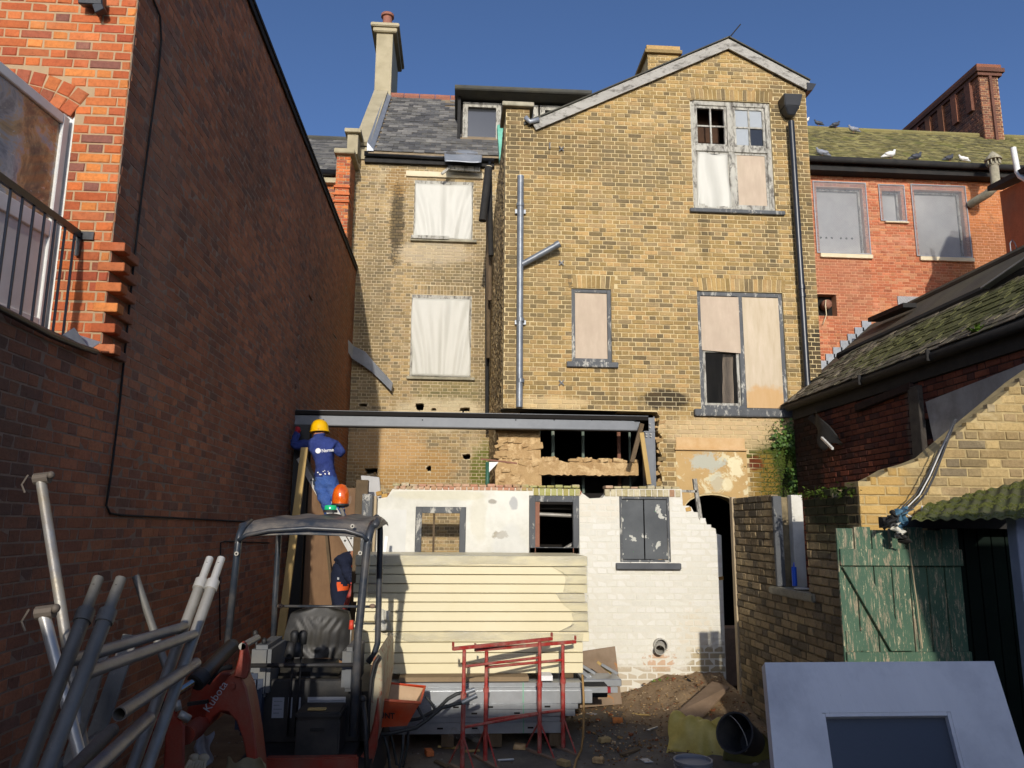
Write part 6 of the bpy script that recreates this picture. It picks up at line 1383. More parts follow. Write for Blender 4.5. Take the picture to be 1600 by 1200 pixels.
def worker2():
    Y = 11.0; A = lambda x, y, dy=0: aY(x, y, Y+dy)
    t = thing('person', 'person in dark jacket with orange reflective vest bending down behind the digger and ladder', 'person', tuple(A(540, 1000)))
    J = {'pelvis': (A(533, 935), (.16, .14)), 'waist': (A(530, 912), (.15, .13)), 'chest': (A(536, 882), (.175, .15)), 'upchest': (A(545, 868), .13), 'neck': (A(556, 864), .06), 'head': (A(566, 866), .09), 'crown': (A(573, 862), .075), 'jaw': (A(570, 873), .05),
     'shL': (A(535, 874, -.14), .08), 'elL': (A(548, 905, -.18), .058), 'haL': (A(560, 925, -.14), .042), 'f1': (A(565, 930, -.14), .014), 'f2': (A(563, 933, -.12), .014), 'f3': (A(561, 934, -.15), .014), 'th': (A(557, 930, -.16), .014), 'shR': (A(548, 874, .14), .08), 'elR': (A(560, 905, .16), .058), 'haR': (A(568, 925, .14), .042),
     'hpL': (A(533, 945, -.08), .11), 'knL': (A(545, 985, -.1), .078), 'anL': (A(535, 1025, -.06), .052), 'toL': (A(548, 1030, -.06), .045), 'hpR': (A(533, 945, .1), .11), 'knR': (A(540, 985, .1), .078), 'anR': (A(532, 1025, .06), .052), 'toR': (A(545, 1030, .06), .045)}
    E_ = [('pelvis', 'waist'), ('waist', 'chest'), ('chest', 'upchest'), ('upchest', 'neck'), ('neck', 'head'), ('head', 'crown'), ('head', 'jaw'), ('upchest', 'shL'), ('shL', 'elL'), ('elL', 'haL'), ('haL', 'f1'), ('haL', 'f2'), ('haL', 'f3'), ('haL', 'th'), ('upchest', 'shR'), ('shR', 'elR'), ('elR', 'haR'), ('pelvis', 'hpL'), ('hpL', 'knL'), ('knL', 'anL'), ('anL', 'toL'), ('pelvis', 'hpR'), ('hpR', 'knR'), ('knR', 'anR'), ('anR', 'toR')]
    def rule(c, n):
        if n in ('neck', 'head', 'crown', 'jaw', 'haL', 'haR', 'f1', 'f2', 'f3', 'th'): return 0
        if n in ('chest', 'waist') and c.x > A(531, 900).x: return 2 if abs(c.z-A(535, 902).z) > .035 else 3
        return 1
    figure('body', J, E_, 'pelvis', [M['skin'], M['darkcl'], M['hivis'], M['silver']], rule, t, (0,))
    mb = MB(); mb.lathe(A(570, 860)+Vector((0, 0, .02)), [(.135, -.03), (.12, -.02), (.11, .04), (.06, .09), (0, .1)], 14, (.4, 0, 1)); mb.build('helmet', M['white'], t, smooth=True)
worker2()

# ---------------------------------------------------------------- ladder and prop
def ladder():
    lw = mk('pale alloy', '#b9b8b2', '#a8a7a2', 5, .5, metal=.3)
    t = thing('ladder', 'pale alloy ladder sloping down to the right under the worker in the yellow helmet', 'ladder', tuple(aY(580, 930, 10.9)))
    A = [aY(467, 716, 11.75), aY(590, 935, 11.0)]
    off = Vector((.0, .36, 0)); o2 = Vector((.085, -.01, .035))
    def rail(a, b, n=12):
        mb = MB(); mb.bar(a, b, .03, .075, (.8, 0, .6)); r = mb.build('rail', lw, t)
        return r
    for o in (Vector((0, 0, 0)), off): rail(A[0]+o, A[1]+o)
    for o in (o2, o2+off): rail(A[0]+o+(A[1]-A[0])*.33, A[1]+o)
    for k in range(9):
        p = A[0]+(A[1]-A[0])*(.06+.11*k); mb = MB(); mb.tube([p+Vector((0, -.022, 0)), p+off+Vector((0, .02, 0))], .016, 8); mb.build('rung', M['rungd'], t)
        if k > 2: p = p+o2; mb = MB(); mb.tube([p+Vector((0, -.022, 0)), p+off+Vector((0, .02, 0))], .016, 8); mb.build('rung', M['rungd'], t)
    # back stay
    a, b = aY(476, 712, 11.8), aY(510, 800, 12.0); mb = MB(); mb.bar(a, b, .03, .05); mb.build('stay', M['alu'], t)
    t2 = thing('steel_prop', 'red adjustable prop with a worn upper tube leaning behind the digger canopy post', 'prop', tuple(aY(538, 950, 10.6)))
    mb = MB(); mb.tube([aY(567, 832, 10.5), aY(555, 906, 10.55)], .024, 10); mb.build('inner_tube', M['palerust'], t2, smooth=True, auto=50)
    mb = MB(); mb.tube([aY(556, 902, 10.55), aY(536, 960, 10.6), aY(520, 1010, 10.6)], .032, 10); mb.build('outer_tube', M['redsteel'], t2, smooth=True, auto=50)
    mb = MB(); mb.tube([aY(556.5, 902, 10.55), aY(554, 916, 10.55)], .042, 10); mb.bar(aY(548, 911, 10.5), aY(562, 911, 10.5), .015, .015); mb.build('collar', M['orangesteel'], t2)
    mb = MB(); mb.bar(aY(548, 923, 10.5), aY(566, 927, 10.5), .02, .03); mb.build('handle', M['redsteel'], t2)
M['rungd'] = mk('dark rung end', '#3c3b39', '#4a4947', 5, .7)
M['palerust'] = mk('worn brown tube', '#8c7766', '#776353', 7, .7)
M['redsteel'] = mk('red painted steel', '#a82f28', '#932b25', 5, .55, bump=.004, bsc=90, wear=('#6e4a3f', 16, .60, .66), dirt=('#a58f80', 7, .6))
M['orangesteel'] = mk('orange red painted steel', '#d24a34', '#c03f2b', 5, .5)
ladder()

# ---------------------------------------------------------------- cream insulated panels
def panels():
    cm = M['panel'] = mk('cream coated steel', '#dbd1ae', '#d5caa4', 1.2, .42, spec=.45, dirt=('#cbbf98', 1.0, .3))
    core = mk('panel core', '#b9a36a', '#a89258', 9, .9)
    Yf = 8.1
    ys = [868, 885, 898, 912.5, 927, 941, 956, 971, 987, 1003.5, 1020, 1036, 1053]
    z = [aY(760, y, Yf).z for y in ys]
    ords = ['top', 'second', 'third', 'fourth', 'fifth', 'sixth', 'seventh', 'eighth', 'ninth', 'tenth', 'eleventh', 'bottom']
    rr = random.Random(3)
    rx = [918, 917, 917, 918, 914, 918, 918, 919, 920, 910, 910, 910]
    for k in range(12):
        x0 = -1.02+rr.uniform(-.02, .02); x1 = aY(rx[k], 960, Yf).x; z1, z0 = z[k], z[k+1]; dy = rr.uniform(-.008, .008); h = z1-z0
        t = thing('insulated_panel', '%s panel, counted from above, in the stack of cream insulated panels' % ords[k] if k not in (0, 11) else '%s panel of the stack of cream insulated panels' % ords[k], 'panel', ((x0+x1)/2, Yf, z0), group='stacked cream insulated panels')
        # faced edge with a rolled tongue profile; body behind
        pr_ = [(.006, .0035), (0, .007), (0, h-.007), (.006, h-.0035), (.02, h-.003), (.98, h-.003), (.98, .003), (.02, .003)]
        mb = MB(); vs = []
        for x in (x0, x1): vs += [(x, Yf+dy+p[0], z0+p[1]) for p in pr_]
        n = len(pr_); fs = [(i, (i+1) % n, n+(i+1) % n, n+i) for i in range(n)]+[tuple(range(n))[::-1], tuple(range(n, 2*n))]
        mb.add(vs, fs); mb.build('facing', cm, t)
        mb = MB(); mb.box((x1+.001, Yf+dy+.03, z0+.012), (x1+.006, Yf+.95, z1-.012)); mb.build('core', core, t)
    # torn clear wrapping left on the ends of the stack
    wr = NT('clear wrapping'); M['wrap'] = wr.mat; tb = wr.n('BsdfTransparent'); tb.inputs[0].default_value = (.97, .97, .96, 1); gb = wr.n('BsdfGlossy'); gb.inputs['Roughness'].default_value = .22
    df = wr.n('BsdfDiffuse'); df.inputs[0].default_value = (.85, .83, .76, 1); m1 = wr.n('MixShader'); m1.inputs[0].default_value = .5; wr.l(gb.outputs[0], m1.inputs[1]); wr.l(df.outputs[0], m1.inputs[2])
    bp = wr.n('Bump'); bp.inputs['Distance'].default_value = .03; wr.l(wr.noise(wr.scale(wr.pos(), (1, 1, 2)), 9, 5, .7, 2), bp.inputs['Height']); wr.l(bp.outputs[0], gb.inputs['Normal'])
    m2 = wr.n('MixShader'); wr.l(wr.ramp(wr.noise(wr.scale(wr.pos(), (.5, 1, 1.6)), 6, 2, .5, .6), [(.4, .03), (.7, .17)]), m2.inputs[0]); wr.l(tb.outputs[0], m2.inputs[1]); wr.l(m1.outputs[0], m2.inputs[2])
    wr.l(m2.outputs[0], wr.t.nodes['Material Output'].inputs['Surface'])
    w_ = thing('plastic_wrap', 'torn clear plastic wrap clinging to the front of the cream panel stack', 'wrapping', (1.2, 8.05, 1.2))
    rr = random.Random(9)
    def wrap(poly, nm='film'):
        mb = MB(); q = [aY(x, y, Yf-.018) for x, y in poly]; c0 = sum(q, Vector())/len(q); mb.v = [tuple(p+Vector((0, rr.uniform(-.008, .004), 0))) for p in q]+[tuple(p+Vector((0, .003, 0))) for p in q]+[tuple(c0+Vector((0, -.02, 0))), tuple(c0+Vector((0, -.016, 0)))]
        n = len(q)
        for i in range(n): j = (i+1) % n; mb.f += [(i, j, 2*n), (n+j, n+i, 2*n+1), (i, n+i, n+j, j)]
        mb.m = [0]*len(mb.f); mb.build(nm, M['wrap'], w_, smooth=True)
    wrap([(583, 866), (750, 867), (752, 881), (640, 886), (600, 889)]); wrap([(750, 867), (918, 870), (919, 884), (860, 883), (752, 881)]); wrap([(575, 890), (600, 889), (596, 905), (588, 930), (575, 940)])
    wrap([(860, 884), (918, 882), (918, 927), (880, 925), (884, 905), (878, 893)]); wrap([(868, 927), (900, 924), (919, 930), (918, 960), (896, 957), (880, 945)])
    wrap([(893, 958), (919, 956), (920, 989), (872, 987), (890, 981), (896, 970)]); wrap([(595, 990), (700, 985), (860, 989), (912, 990), (910, 1003), (780, 1000), (640, 1003)])
    # crumpled white sheet piece near the digger
    cloth(aY(583, 985, 8.0), aY(612, 985, 8.0), aY(608, 955, 8.0), aY(588, 950, 8.0), 10, 10, lambda u, v: (.01*math.sin(8*v), .03*math.sin(9*u+5*v), 0), M['poly'], 'plastic_scrap', None)
    o = bpy.context.scene.objects['plastic_scrap']; tag(o, 'crumpled white plastic scrap stuck on the panels beside the digger', 'plastic')
    # timbers between the stacks
    for i, (x0, x1) in enumerate(((-.9, -.8), (.1, .2), (1.1, 1.2))):
        mb = MB(); mb.box((x0, 8.12, z[-1]-.045), (x1, 9.0, z[-1]-.001)); tag(mb.build('bearer', M['oldtimber']), '%s dark bearer between the panels and the steel sections' % ('left', 'middle', 'right')[i], 'timber')
panels()

# ---------------------------------------------------------------- galvanised purlins
def purlins():
    gal = M['galvsh'] = mk('galvanised steel', '#a9acae', '#989c9f', 3, .36, metal=.55, spec=.5, dirt=('#7f7f7c', 4, .4))
    slot = M['void']
    Y0 = 7.78
    def chan(x0, x1, yf, z0, z1, slots, label, depth=.2):
        t = thing('steel_section', label, 'steel section', ((x0+x1)/2, yf, z0), group='stacked galvanised steel sections')
        th = .004; mb = MB()
        mb.box((x0, yf, z0), (x1, yf+th, z1)); mb.build('web', gal, t)
        mb = MB(); mb.box((x0, yf+th, z1-th), (x1, yf+depth, z1)); mb.box((x0, yf+th, z0), (x1, yf+depth, z0+th)); mb.build('flange', gal, t)
        mb = MB(); 
        for s in slots: mb.box((s-.028, yf-.002, (z0+z1)/2-.008), (s+.028, yf-.0005, (z0+z1)/2+.008))
        if slots: mb.build('slot', slot, t, kind='stuff' if len(slots) > 1 else None)
    X = lambda x, Yp=Y0: aY(x, 1120, Yp).x
    Z = lambda y, Yp=Y0: aY(780, y, Yp).z
    chan(X(596), X(878), Y0, Z(1146), Z(1129), [X(742), X(829), X(688)], 'bottom grey channel with slots nearest the floor of the steel stack')
    chan(X(640), X(876), Y0+.01, Z(1128.5), Z(1121), [], 'thin grey channel second from the bottom of the steel stack')
    chan(X(600), X(899), Y0+.02, Z(1120.5), Z(1110), [X(741), X(808)], 'short slotted channel third from the bottom of the steel stack')
    chan(X(640), X(904), Y0+.03, Z(1109.5), Z(1102), [X(856), X(712), X(766)], 'slotted channel fourth from the bottom of the steel stack')
    chan(X(600), X(927), Y0+.05, Z(1101.5), Z(1082), [], 'deep shiny channel in the middle of the steel stack')
    chan(X(640), X(968), Y0+.07, Z(1086), Z(1077.5), [], 'bright slim box section sticking furthest out to the right', depth=.04)
    chan(X(600), X(912), Y0+.09, Z(1077), Z(1070), [], 'plain channel just under the brown packing board')
    mb = MB(); mb.box((X(952), Y0+.066, Z(1086)), (X(957), Y0+.112, Z(1077.3))); tag(mb.build('tape_mark', M['redcloth']), 'red tape mark round the sticking out bright section', 'tape')
    mb = MB(); mb.box((X(620), Y0+.13, Z(1069)), (X(828), Y0+.6, Z(1062))); tag(mb.build('packing_board', M['oldcard']), 'brown packing board on top of the steel stack', 'board')
    mb = MB(); mb.box((X(846), Y0+.12, Z(1068)), (X(866), Y0+.5, Z(1060))); tag(mb.build('foam_block', M['white']), 'small white foam block on top of the steel stack', 'block')
    # strap round the bundle
    mb = MB(); mb.box((X(817), Y0-.004, Z(1146)), (X(819), Y0-.001, Z(1101))); mb.box((X(817), Y0+.046, Z(1101)), (X(819), Y0+.049, Z(1068))); tag(mb.build('strap', M['strapg']), 'green strap tied round the galvanised steel stack', 'strap')
    for i, x in enumerate((700, 775, 868)):
        mb = MB(); mb.box((X(x)-.06, Y0+.02, .02), (X(x)+.06, Y0+.9, Z(1146)-.002)); tag(mb.build('bearer', M['oldtimber'], bevel=.004), 'dark bearer block under the steel stack, %s of three' % ('left', 'middle', 'right')[i], 'timber')
    mb = MB(); mb.box((X(905), 8.3, Z(1110)), (aY(950, 1120, 8.3).x, 9.2, Z(1088))); tag(mb.build('dark_tray', M['blackmat'], bevel=.01), 'black box under the sticking out end of the steel stack', 'box')
    cloth(aY(700, 1155, 7.55), aY(752, 1156, 7.55), aY(748, 1138, 7.6), aY(705, 1138, 7.6), 12, 6, lambda u, v: (0, .05*math.sin(7*u+3*v), .02*math.sin(13*u)), M['wrap'], 'clear_bag', None); tag(bpy.context.scene.objects['clear_bag'], 'crumpled clear plastic bag on the floor before the steel stack', 'bag')
    # board with clamps leaning behind the stack end
    mb = MB(); q = [aY(908, 1018, 9.38), aY(961, 1010, 9.40), aY(972, 1100, 9.1), aY(906, 1106, 9.1)]
    mb.hexa([q[3], q[2], q[2]+Vector((0, .02, 0)), q[3]+Vector((0, .02, 0)), q[0], q[1], q[1]+Vector((0, .02, 0)), q[0]+Vector((0, .02, 0))]); tag(mb.build('board', mk('brown hardboard', '#8d7a66', '#75634f', 4, .85, wear=('#a5703c', 6, .6, .7))), 'stained brown board leaning on the white wall beside the steel stack', 'board')
    rr = random.Random(5); base = aY(935, 1056, 8.6)
    for i in range(7):
        a = rr.uniform(-.95, -.5); c = base+Vector((rr.uniform(-.13, .15), rr.uniform(-.1, .1), rr.uniform(-.03, .08))); d = Vector((math.cos(a), .1*rr.uniform(-1, 1), math.sin(a)))
        mb = MB(); mb.bar(c-d*.10, c+d*.10, .03, .012, (0, 1, 0)); tag(mb.build('clamp', M['galvsh'] if i else M['newwood'], bevel=.003), ['yellow handled tool at the left of the loose pile of metal clamps'][0] if i == 0 else '%s metal clamp of the loose pile on the steel stack end' % ['', 'lowest', 'topmost', 'leftmost', 'rightmost', 'steepest', 'frontmost'][i], 'clamp', 'loose metal clamps')
    mb = MB(); mb.box((base.x-.2, 8.45, Z(1084)), (base.x+.22, 8.8, base.z-.08)); tag(mb.build('clamp_crate', M['galvsh'], bevel=.006), 'low metal tray under the loose clamps', 'tray')
    # hose
    pts = [aY(910, 1054, 7.72), aY(912, 1090, 7.70), aY(912, 1130, 7.66), aY(911, 1150, 7.6)]+[aZ(908, 1172, .02), aZ(900, 1188, .015), aZ(896, 1205, .015), aZ(885, 1230, .015)]
    mb = MB(); mb.tube(pts, .011, 8); tag(mb.build('hose', mk('tan hose', '#9c7c4a', '#86683c', 5, .6), smooth=True), 'tan hose hanging off the steel stack onto the floor', 'hose')
M['oldcard'] = mk('brown card', '#8e7a5e', '#7c6950', 3, .9)
M['strapg'] = mk('pale green strap', '#7fae94', '#6f9e84', 5, .5)
purlins()

# ---------------------------------------------------------------- builder's trestles
def trestle(ga, gb, zt, lab, splay):
    t = thing('trestle', lab, 'trestle', ((ga.x+gb.x)/2, (ga.y+gb.y)/2, 0), group='red adjustable builder trestles')
    rs = M['redsteel']; d = (gb-ga); d.z = 0; L = d.length; u = d.normalized(); n = Vector((-u.y, u.x, 0)); up = Vector((0, 0, 1))
    for g, s in ((ga, 0), (gb, 1)):
        g = Vector((g.x, g.y, 0))
        mb = MB(); mb.tube([g+up*.02, g+up*.62], .021, 10); mb.build('leg', rs, t, smooth=True, auto=50)
        mb = MB(); mb.tube([g+up*.621, g+up*(zt-.02)], .0175, 10); mb.build('inner_leg', rs, t, smooth=True, auto=50)
        mb = MB(); mb.tube([g+up*.60, g+up*.64], .027, 10); mb.bar(g+up*.65-n*.04, g+up*.65+n*.04, .008, .008); mb.build('pin_collar', rs, t)
        f = (n*.78+u*(.62 if s == 0 else .62)*(1)).normalized()
        mb = MB(); mb.bar(g-n*.23+up*.012, g+n*.23+up*.012, .035, .02); mb.build('foot', M['palerust'], t)
        for q in (-1, 1):
            mb = MB(); mb.tube([g+n*.21*q+up*.024, g+up*.30], .008, 6); mb.build('brace', rs, t)
    a, b = Vector((ga.x, ga.y, 0)), Vector((gb.x, gb.y, 0))
    mb = MB(); mb.bar(a-u*.12+up*zt, b+u*.15+up*zt, .036, .030); mb.build('top_bar', rs, t, bevel=.003)
    for e in (a-u*.118, b+u*.148):
        mb = MB(); mb.bar(e+up*(zt+.018), e+up*(zt+.058), .03, .006, tuple(u)); mb.build('end_stop', rs, t)
    for z in (zt-.16, .36):
        mb = MB(); mb.tube([a+up*z, b+up*z], .013, 8); mb.build('cross_bar', rs, t, smooth=True, auto=50)
    return t
zt1 = aY(722, 1012, aZ(722, 1203, 0).y).z
mb = MB(); mb.bar(aY(604, 838, 9.1), aY(592, 932, 8.9), .035, .02, (0, 1, 0)); tag(mb.build('white_trim', M['upvc']), 'white plastic strip leaning beside the digger canopy against the panel stack', 'strip')
trestle(aZ(722, 1206, 0), aZ(843, 1180, 0), aY(722, 1012, aZ(722, 1206, 0).y).z, 'red trestle standing behind, its top bar ending further left', 0)
trestle(aZ(758, 1192, 0), aZ(880, 1172, 0), aY(758, 1014, aZ(758, 1192, 0).y).z, 'red trestle standing in front, its top bar reaching further right', 0)
# ---------------------------------------------------------------- wheelbarrow
def wheelbarrow():
    og = mk('orange tray', '#c2451d', '#b33d1a', 3, .55, bump=.002, dirt=('#a87a5e', 2.5, .5)); ins = mk('dusty tray inside', '#b59a7c', '#a58a6c', 4, .9, bump=.004, bsc=20)
    t = thing('wheelbarrow', 'orange wheelbarrow with grey handles between the digger and the red trestles', 'wheelbarrow', tuple(aZ(640, 1190, 0)))
    # tray rim (near side Yn, far side Yf); front end hidden behind the digger
    A = lambda x, y, Y: aY(x, y, Y)
    nr0, nr1 = A(552, 1092, 6.75), A(656, 1099, 6.75); fr0, fr1 = A(560, 1062, 7.40), A(664, 1074, 7.40)
    nb0, nb1 = A(572, 1138, 6.85), A(636, 1134, 6.85); fb0, fb1 = A(575, 1118, 7.3), A(640, 1118, 7.3)
    mb = MB(); rim = [nr0, nr1, fr1, fr0]; bot = [nb0, nb1, fb1, fb0]; c = sum(rim, Vector())/4
    inr = [p+(c-p)*.045+Vector((0, 0, -.004)) for p in rim]; c2 = sum(bot, Vector())/4; inb = [p+(c2-p)*.05+Vector((0, 0, .012)) for p in bot]
    vs = rim+bot; mb.add(vs, [(4, 5, 6, 7), (0, 1, 5, 4), (1, 2, 6, 5), (2, 3, 7, 6), (3, 0, 4, 7)]); tr = None
    n0 = 0; mb.v += [tuple(p) for p in inr]+[tuple(p) for p in inb]
    for f in ((8, 12, 13, 9), (9, 13, 14, 10), (10, 14, 15, 11), (11, 15, 12, 8), (12, 15, 14, 13)): mb.f.append(f); mb.m.append(1)
    for i in range(4): j = (i+1) % 4; mb.f.append((i, 8+i, 8+j, j)); mb.m.append(0)
    tr = mb.build('tray', [og, ins], t)
    r2 = [p+Vector((0, 0, .004)) for p in rim]; mb = MB(); mb.tube(r2+[r2[0]], .014, 8); mb.build('rim', og, tr, smooth=True)
    U = (nr1-nr0).normalized(); q = A(592.5, 1126, 6.775); V = (A(592.5, 1110, 6.755)-q).normalized()
    lettering('UNT', tr, M['blackmat'], A(593, 1122, 6.79), U, V, .05, name='lettering', width=.125, bold=.015)
    hs = M['hsteel'] = mk('dark grey tube', '#3a3d3c', '#2c2e2e', 6, .55, metal=.2)
    for (Yn, pts) in ((6.85, [(575, 1150), (610, 1146), (650, 1137), (668, 1124), (690, 1106), (708, 1101), (722, 1098)]), (7.25, [(580, 1130), (620, 1128), (655, 1123), (684, 1108), (700, 1092), (714, 1084), (724, 1082)])):
        mb = MB(); mb.tube([A(x, y, Yn) for x, y in pts], .016, 8); mb.build('handle', hs, t, smooth=True)
        e0 = (722, 1098) if Yn < 7 else (724, 1083); e1 = (745, 1086) if Yn < 7 else (742, 1077)
        mb = MB(); mb.tube([A(*e0, Yn), A(*e1, Yn)], .021, 8); mb.build('grip', M['greypipe'], t, smooth=True, auto=50)
    for (Yn, pts) in ((6.85, [(650, 1100), (656, 1112), (663, 1124), (664, 1130)]), (7.25, [(665, 1088), (672, 1096), (678, 1106), (681, 1112)])):
        mb = MB(); mb.tube([A(x, y, Yn) for x, y in pts], .012, 8); mb.build('stay', hs, t, smooth=True)
    for Yn, dx in ((6.85, 0), (7.25, 8)):
        g = A(618+dx, 1195-dx*2.2, Yn); z0 = .015
        pts = [A(600+dx, 1150-dx, Yn), A(606+dx, 1170-dx, Yn), Vector((A(612+dx, 1190, Yn).x, Yn, z0+.02)), Vector((A(622+dx, 1190, Yn).x, Yn, z0)), A(629+dx, 1172-dx, Yn), A(630+dx, 1148-dx, Yn)]
        mb = MB(); mb.tube(pts, .012, 8); mb.build('leg', hs, t, smooth=True)
    w_ = A(548, 1150, 7.05); mb = MB(); mb.lathe((w_.x, 7.0, .19), [(.10, -.0), (.17, .0), (.19, .02), (.19, .07), (.17, .09), (.10, .09)], 18, (0, 1, 0)); mb.build('wheel', M['rubber'], t, smooth=True)
M['rubber'] = mk('black rubber', '#161616', '#202020', 6, .8)
wheelbarrow()

# ---------------------------------------------------------------- mini digger
def digger():
    og = M['dig'] = mk('faded orange red paint', '#8a2e1c', '#7a2818', 3, .5, spec=.4, bump=.003, bsc=30, dirt=('#7d5a4a', 3, .6), wear=('#a6937a', 9, .67, .73))
    frm = M['digframe'] = mk('dark blue grey paint', '#2f363f', '#272e37', 3, .35, spec=.5, dirt=('#7d7468', 4, .4))
    dk = M['digdark'] = mk('black plastic', '#1a1b1d', '#232425', 4, .6, spec=.4, dirt=('#4d463e', 4, .4))
    gy = mk('grey console', '#5d6063', '#515457', 4, .6, dirt=('#86806f', 4, .4)); cream = mk('scratched cream paint', '#a59a80', '#958b72', 5, .6, wear=('#8a4630', 7, .52, .6))
    t = thing('mini_digger', 'small orange red digger with open dark canopy and folded boom', 'digger', (-1.22, 6.6, 0))
    Yf, Yr = 6.0, 7.3
    A = aY
    def post(pts, r=.026, name='canopy_post'):
        mb = MB(); mb.tube(pts, r, 10); mb.build(name, frm, t, smooth=True)
    # canopy posts: rounded corners into the roof rails
    lf = [A(355, 1010, Yf), A(372, 850, Yf), A(374, 836, Yf+.01), A(379, 824, Yf+.05), A(392, 815, Yf+.2)]
    post(lf); rfp = [A(551, 1150, 5.95), A(560, 990, Yf), A(574, 850, Yf), A(577, 835, Yf), A(580, 826, Yf+.05), A(584, 818, Yf+.2)]; post(rfp, .031)
    post([A(427, 1000, Yr), A(430, 930, Yr), A(436, 830, Yr), A(437, 812, Yr)], .026)
    post([A(575, 1035, Yr), A(584, 1024, Yr), A(590, 1005, Yr), A(593, 900, Yr), A(594, 830, Yr), A(593, 815, Yr), A(588, 808, Yr-.1)], .028)
    # roof shell: ribbed, curved down at the front edge
    x0f, x1f = A(374, 830, Yf).x-.02, A(580, 830, Yf).x+.01
    mb = MB(); nx, ny = 36, 14; zr = [0]*(ny+1)
    for lay in (0, 1):
        for j in range(ny+1):
            v = j/ny; Yp = Yf-.02+(Yr+.06-Yf)*v
            for i in range(nx+1):
                u = i/nx; x = x0f+(x1f-x0f)*u
                e = max(0, 1-min(u, 1-u)/.10); ev = max(0, 1-v/.16); er = max(0, (v-.93)/.07)
                z = 2.105+.065*v+.02*math.sin(math.pi*u) - .05*e**2 - .10*ev**2 - .03*er**2
                z += .008*math.sin(u*math.pi*9)*(1 if .18 < v < .95 else 0)*(1-e)
                mb.v.append((x, Yp, z-lay*.012))
    n1 = (nx+1)*(ny+1)
    for j in range(ny):
        for i in range(nx): q = j*(nx+1)+i; mb.f.append((q, q+1, q+nx+2, q+nx+1)); mb.f.append((n1+q, n1+q+nx+1, n1+q+nx+2, n1+q+1))
    for i in range(nx): mb.f.append((i, n1+i, n1+i+1, i+1)); q = ny*(nx+1)+i; mb.f.append((q, q+1, n1+q+1, n1+q))
    for j in range(ny): q = j*(nx+1); mb.f.append((q, q+nx+1, n1+q+nx+1, n1+q)); q += nx; mb.f.append((q, n1+q, n1+q+nx+1, q+nx+1))
    mb.m = [0]*len(mb.f); mb.build('canopy_roof', M['roofdust'], t, smooth=True)
    fe = MB(); pts = [A(372, 845, Yf-.03), A(385, 836, Yf-.04), A(420, 829, Yf-.05), A(480, 825, Yf-.05), A(540, 828, Yf-.05), A(566, 836, Yf-.04), A(574, 845, Yf-.03)]; fe.tube(pts, .016, 8); fe.build('roof_edge', frm, t, smooth=True)
    mb = MB(); mb.tube([A(586, 820, Yf+.03), A(592, 812, 6.7), A(594, 812, Yr)], .028, 8); mb.build('roof_rail', frm, t, smooth=True)
    mb = MB(); mb.tube([A(378, 822, Yf+.1), A(410, 815, 6.7), A(437, 812, Yr)], .026, 8); mb.build('roof_rail', frm, t, smooth=True)
    for (x, y) in ((370, 865), (563, 864), (551, 822)):
        q = A(x, y, Yf-.035); mb = MB(); mb.tube([q, q+Vector((0, -.012, 0))], .016, 10); mb.build('bolt', M['alu'], t)
        mb = MB(); mb.tube([q+Vector((0, -.0125, 0)), q+Vector((0, -.016, 0))], .007, 8); mb.build('bolt_socket', M['void'], t)
    # bars
    mb = MB(); mb.tube([A(432, 947, Yr), A(590, 948, Yr)], .012, 8); mb.build('rear_bar', frm, t, smooth=True)
    for x in (438, 582):
        q = A(x, 947, Yr-.02); mb = MB(); mb.sphere(q, .022, 8, 6, (1.3, 1, 1)); mb.build('bar_end', M['palerust'], t, smooth=True)
    mb = MB(); mb.tube([A(392, 1040, 5.98), A(552, 1039, 5.98)], .016, 8); mb.build('front_bar', dk, t, smooth=True)
    # beacons
    q = A(516, 803, 6.9); b = thing('green_beacon', 'green flashing beacon on the digger canopy roof', 'beacon', (q.x, 6.9, 2.17)); zb = A(516, 801, 6.9).z
    mb = MB(); mb.lathe((q.x, 6.9, zb-.0), [(.062, 0), (.062, .02), (.05, .025)], 16); mb.build('base', dk, b)
    gl = NT('green lens'); gl.b.inputs['Emission Color'].default_value = (.02, .5, .2, 1); gl.b.inputs['Emission Strength'].default_value = .25; M['glens'] = gl.fin('#1c9a63', .15, 0, .8)
    mb = MB(); mb.lathe((q.x, 6.9, zb+.025), [(.052, 0), (.052, .028), (.045, .038), (0, .042)], 16); mb.build('lens', M['glens'], b, smooth=True, auto=50)
    q = A(532, 787, 7.0); zb = q.z; b = thing('amber_beacon', 'orange domed beacon on a short stalk at the rear of the digger canopy', 'beacon', (q.x, 7.0, zb))
    am = NT('amber lens'); c = am.ramp(am.noise(am.pos(), 20, 3), [(.3, '#b8430c'), (.7, '#d9661a')]); M['amber'] = am.fin(c, .15, 0, .8)
    mb = MB(); mb.lathe((q.x, 7.0, zb), [(.072, 0), (.076, .02), (.074, .08), (.062, .13), (.035, .165), (0, .175)], 18); mb.build('lens', M['amber'], b, smooth=True, auto=60)
    mb = MB(); mb.lathe((q.x, 7.0, zb-.028), [(.05, 0), (.078, .012), (.078, .027)], 18); mb.build('base', dk, b)
    mb = MB(); mb.tube([(q.x, 7.0, zb-.029), (q.x+.02, 7.02, zb-.08), (q.x+.03, 7.04, zb-.13)], .016, 8); mb.build('stalk', M['alu'], b)
    mb = MB(); mb.tube([(q.x+.09*math.sin(a), 7.0, zb+.04-.09*math.cos(a)) for a in [rad(k*12) for k in range(0, 10)]], .005, 5); mb.build('guard_wire', M['palerust'], b)
    # seat
    sx = A(497, 990, 7.0).x
    seatm = mk('worn black vinyl', '#1c1c1b', '#262524', 5, .5, spec=.4, dirt=('#575245', 3, .3))
    mb = MB(); nx, ny = 28, 26; w_, zt, zb_ = .28, A(497, 950, 7.1).z, A(497, 1028, 6.95).z
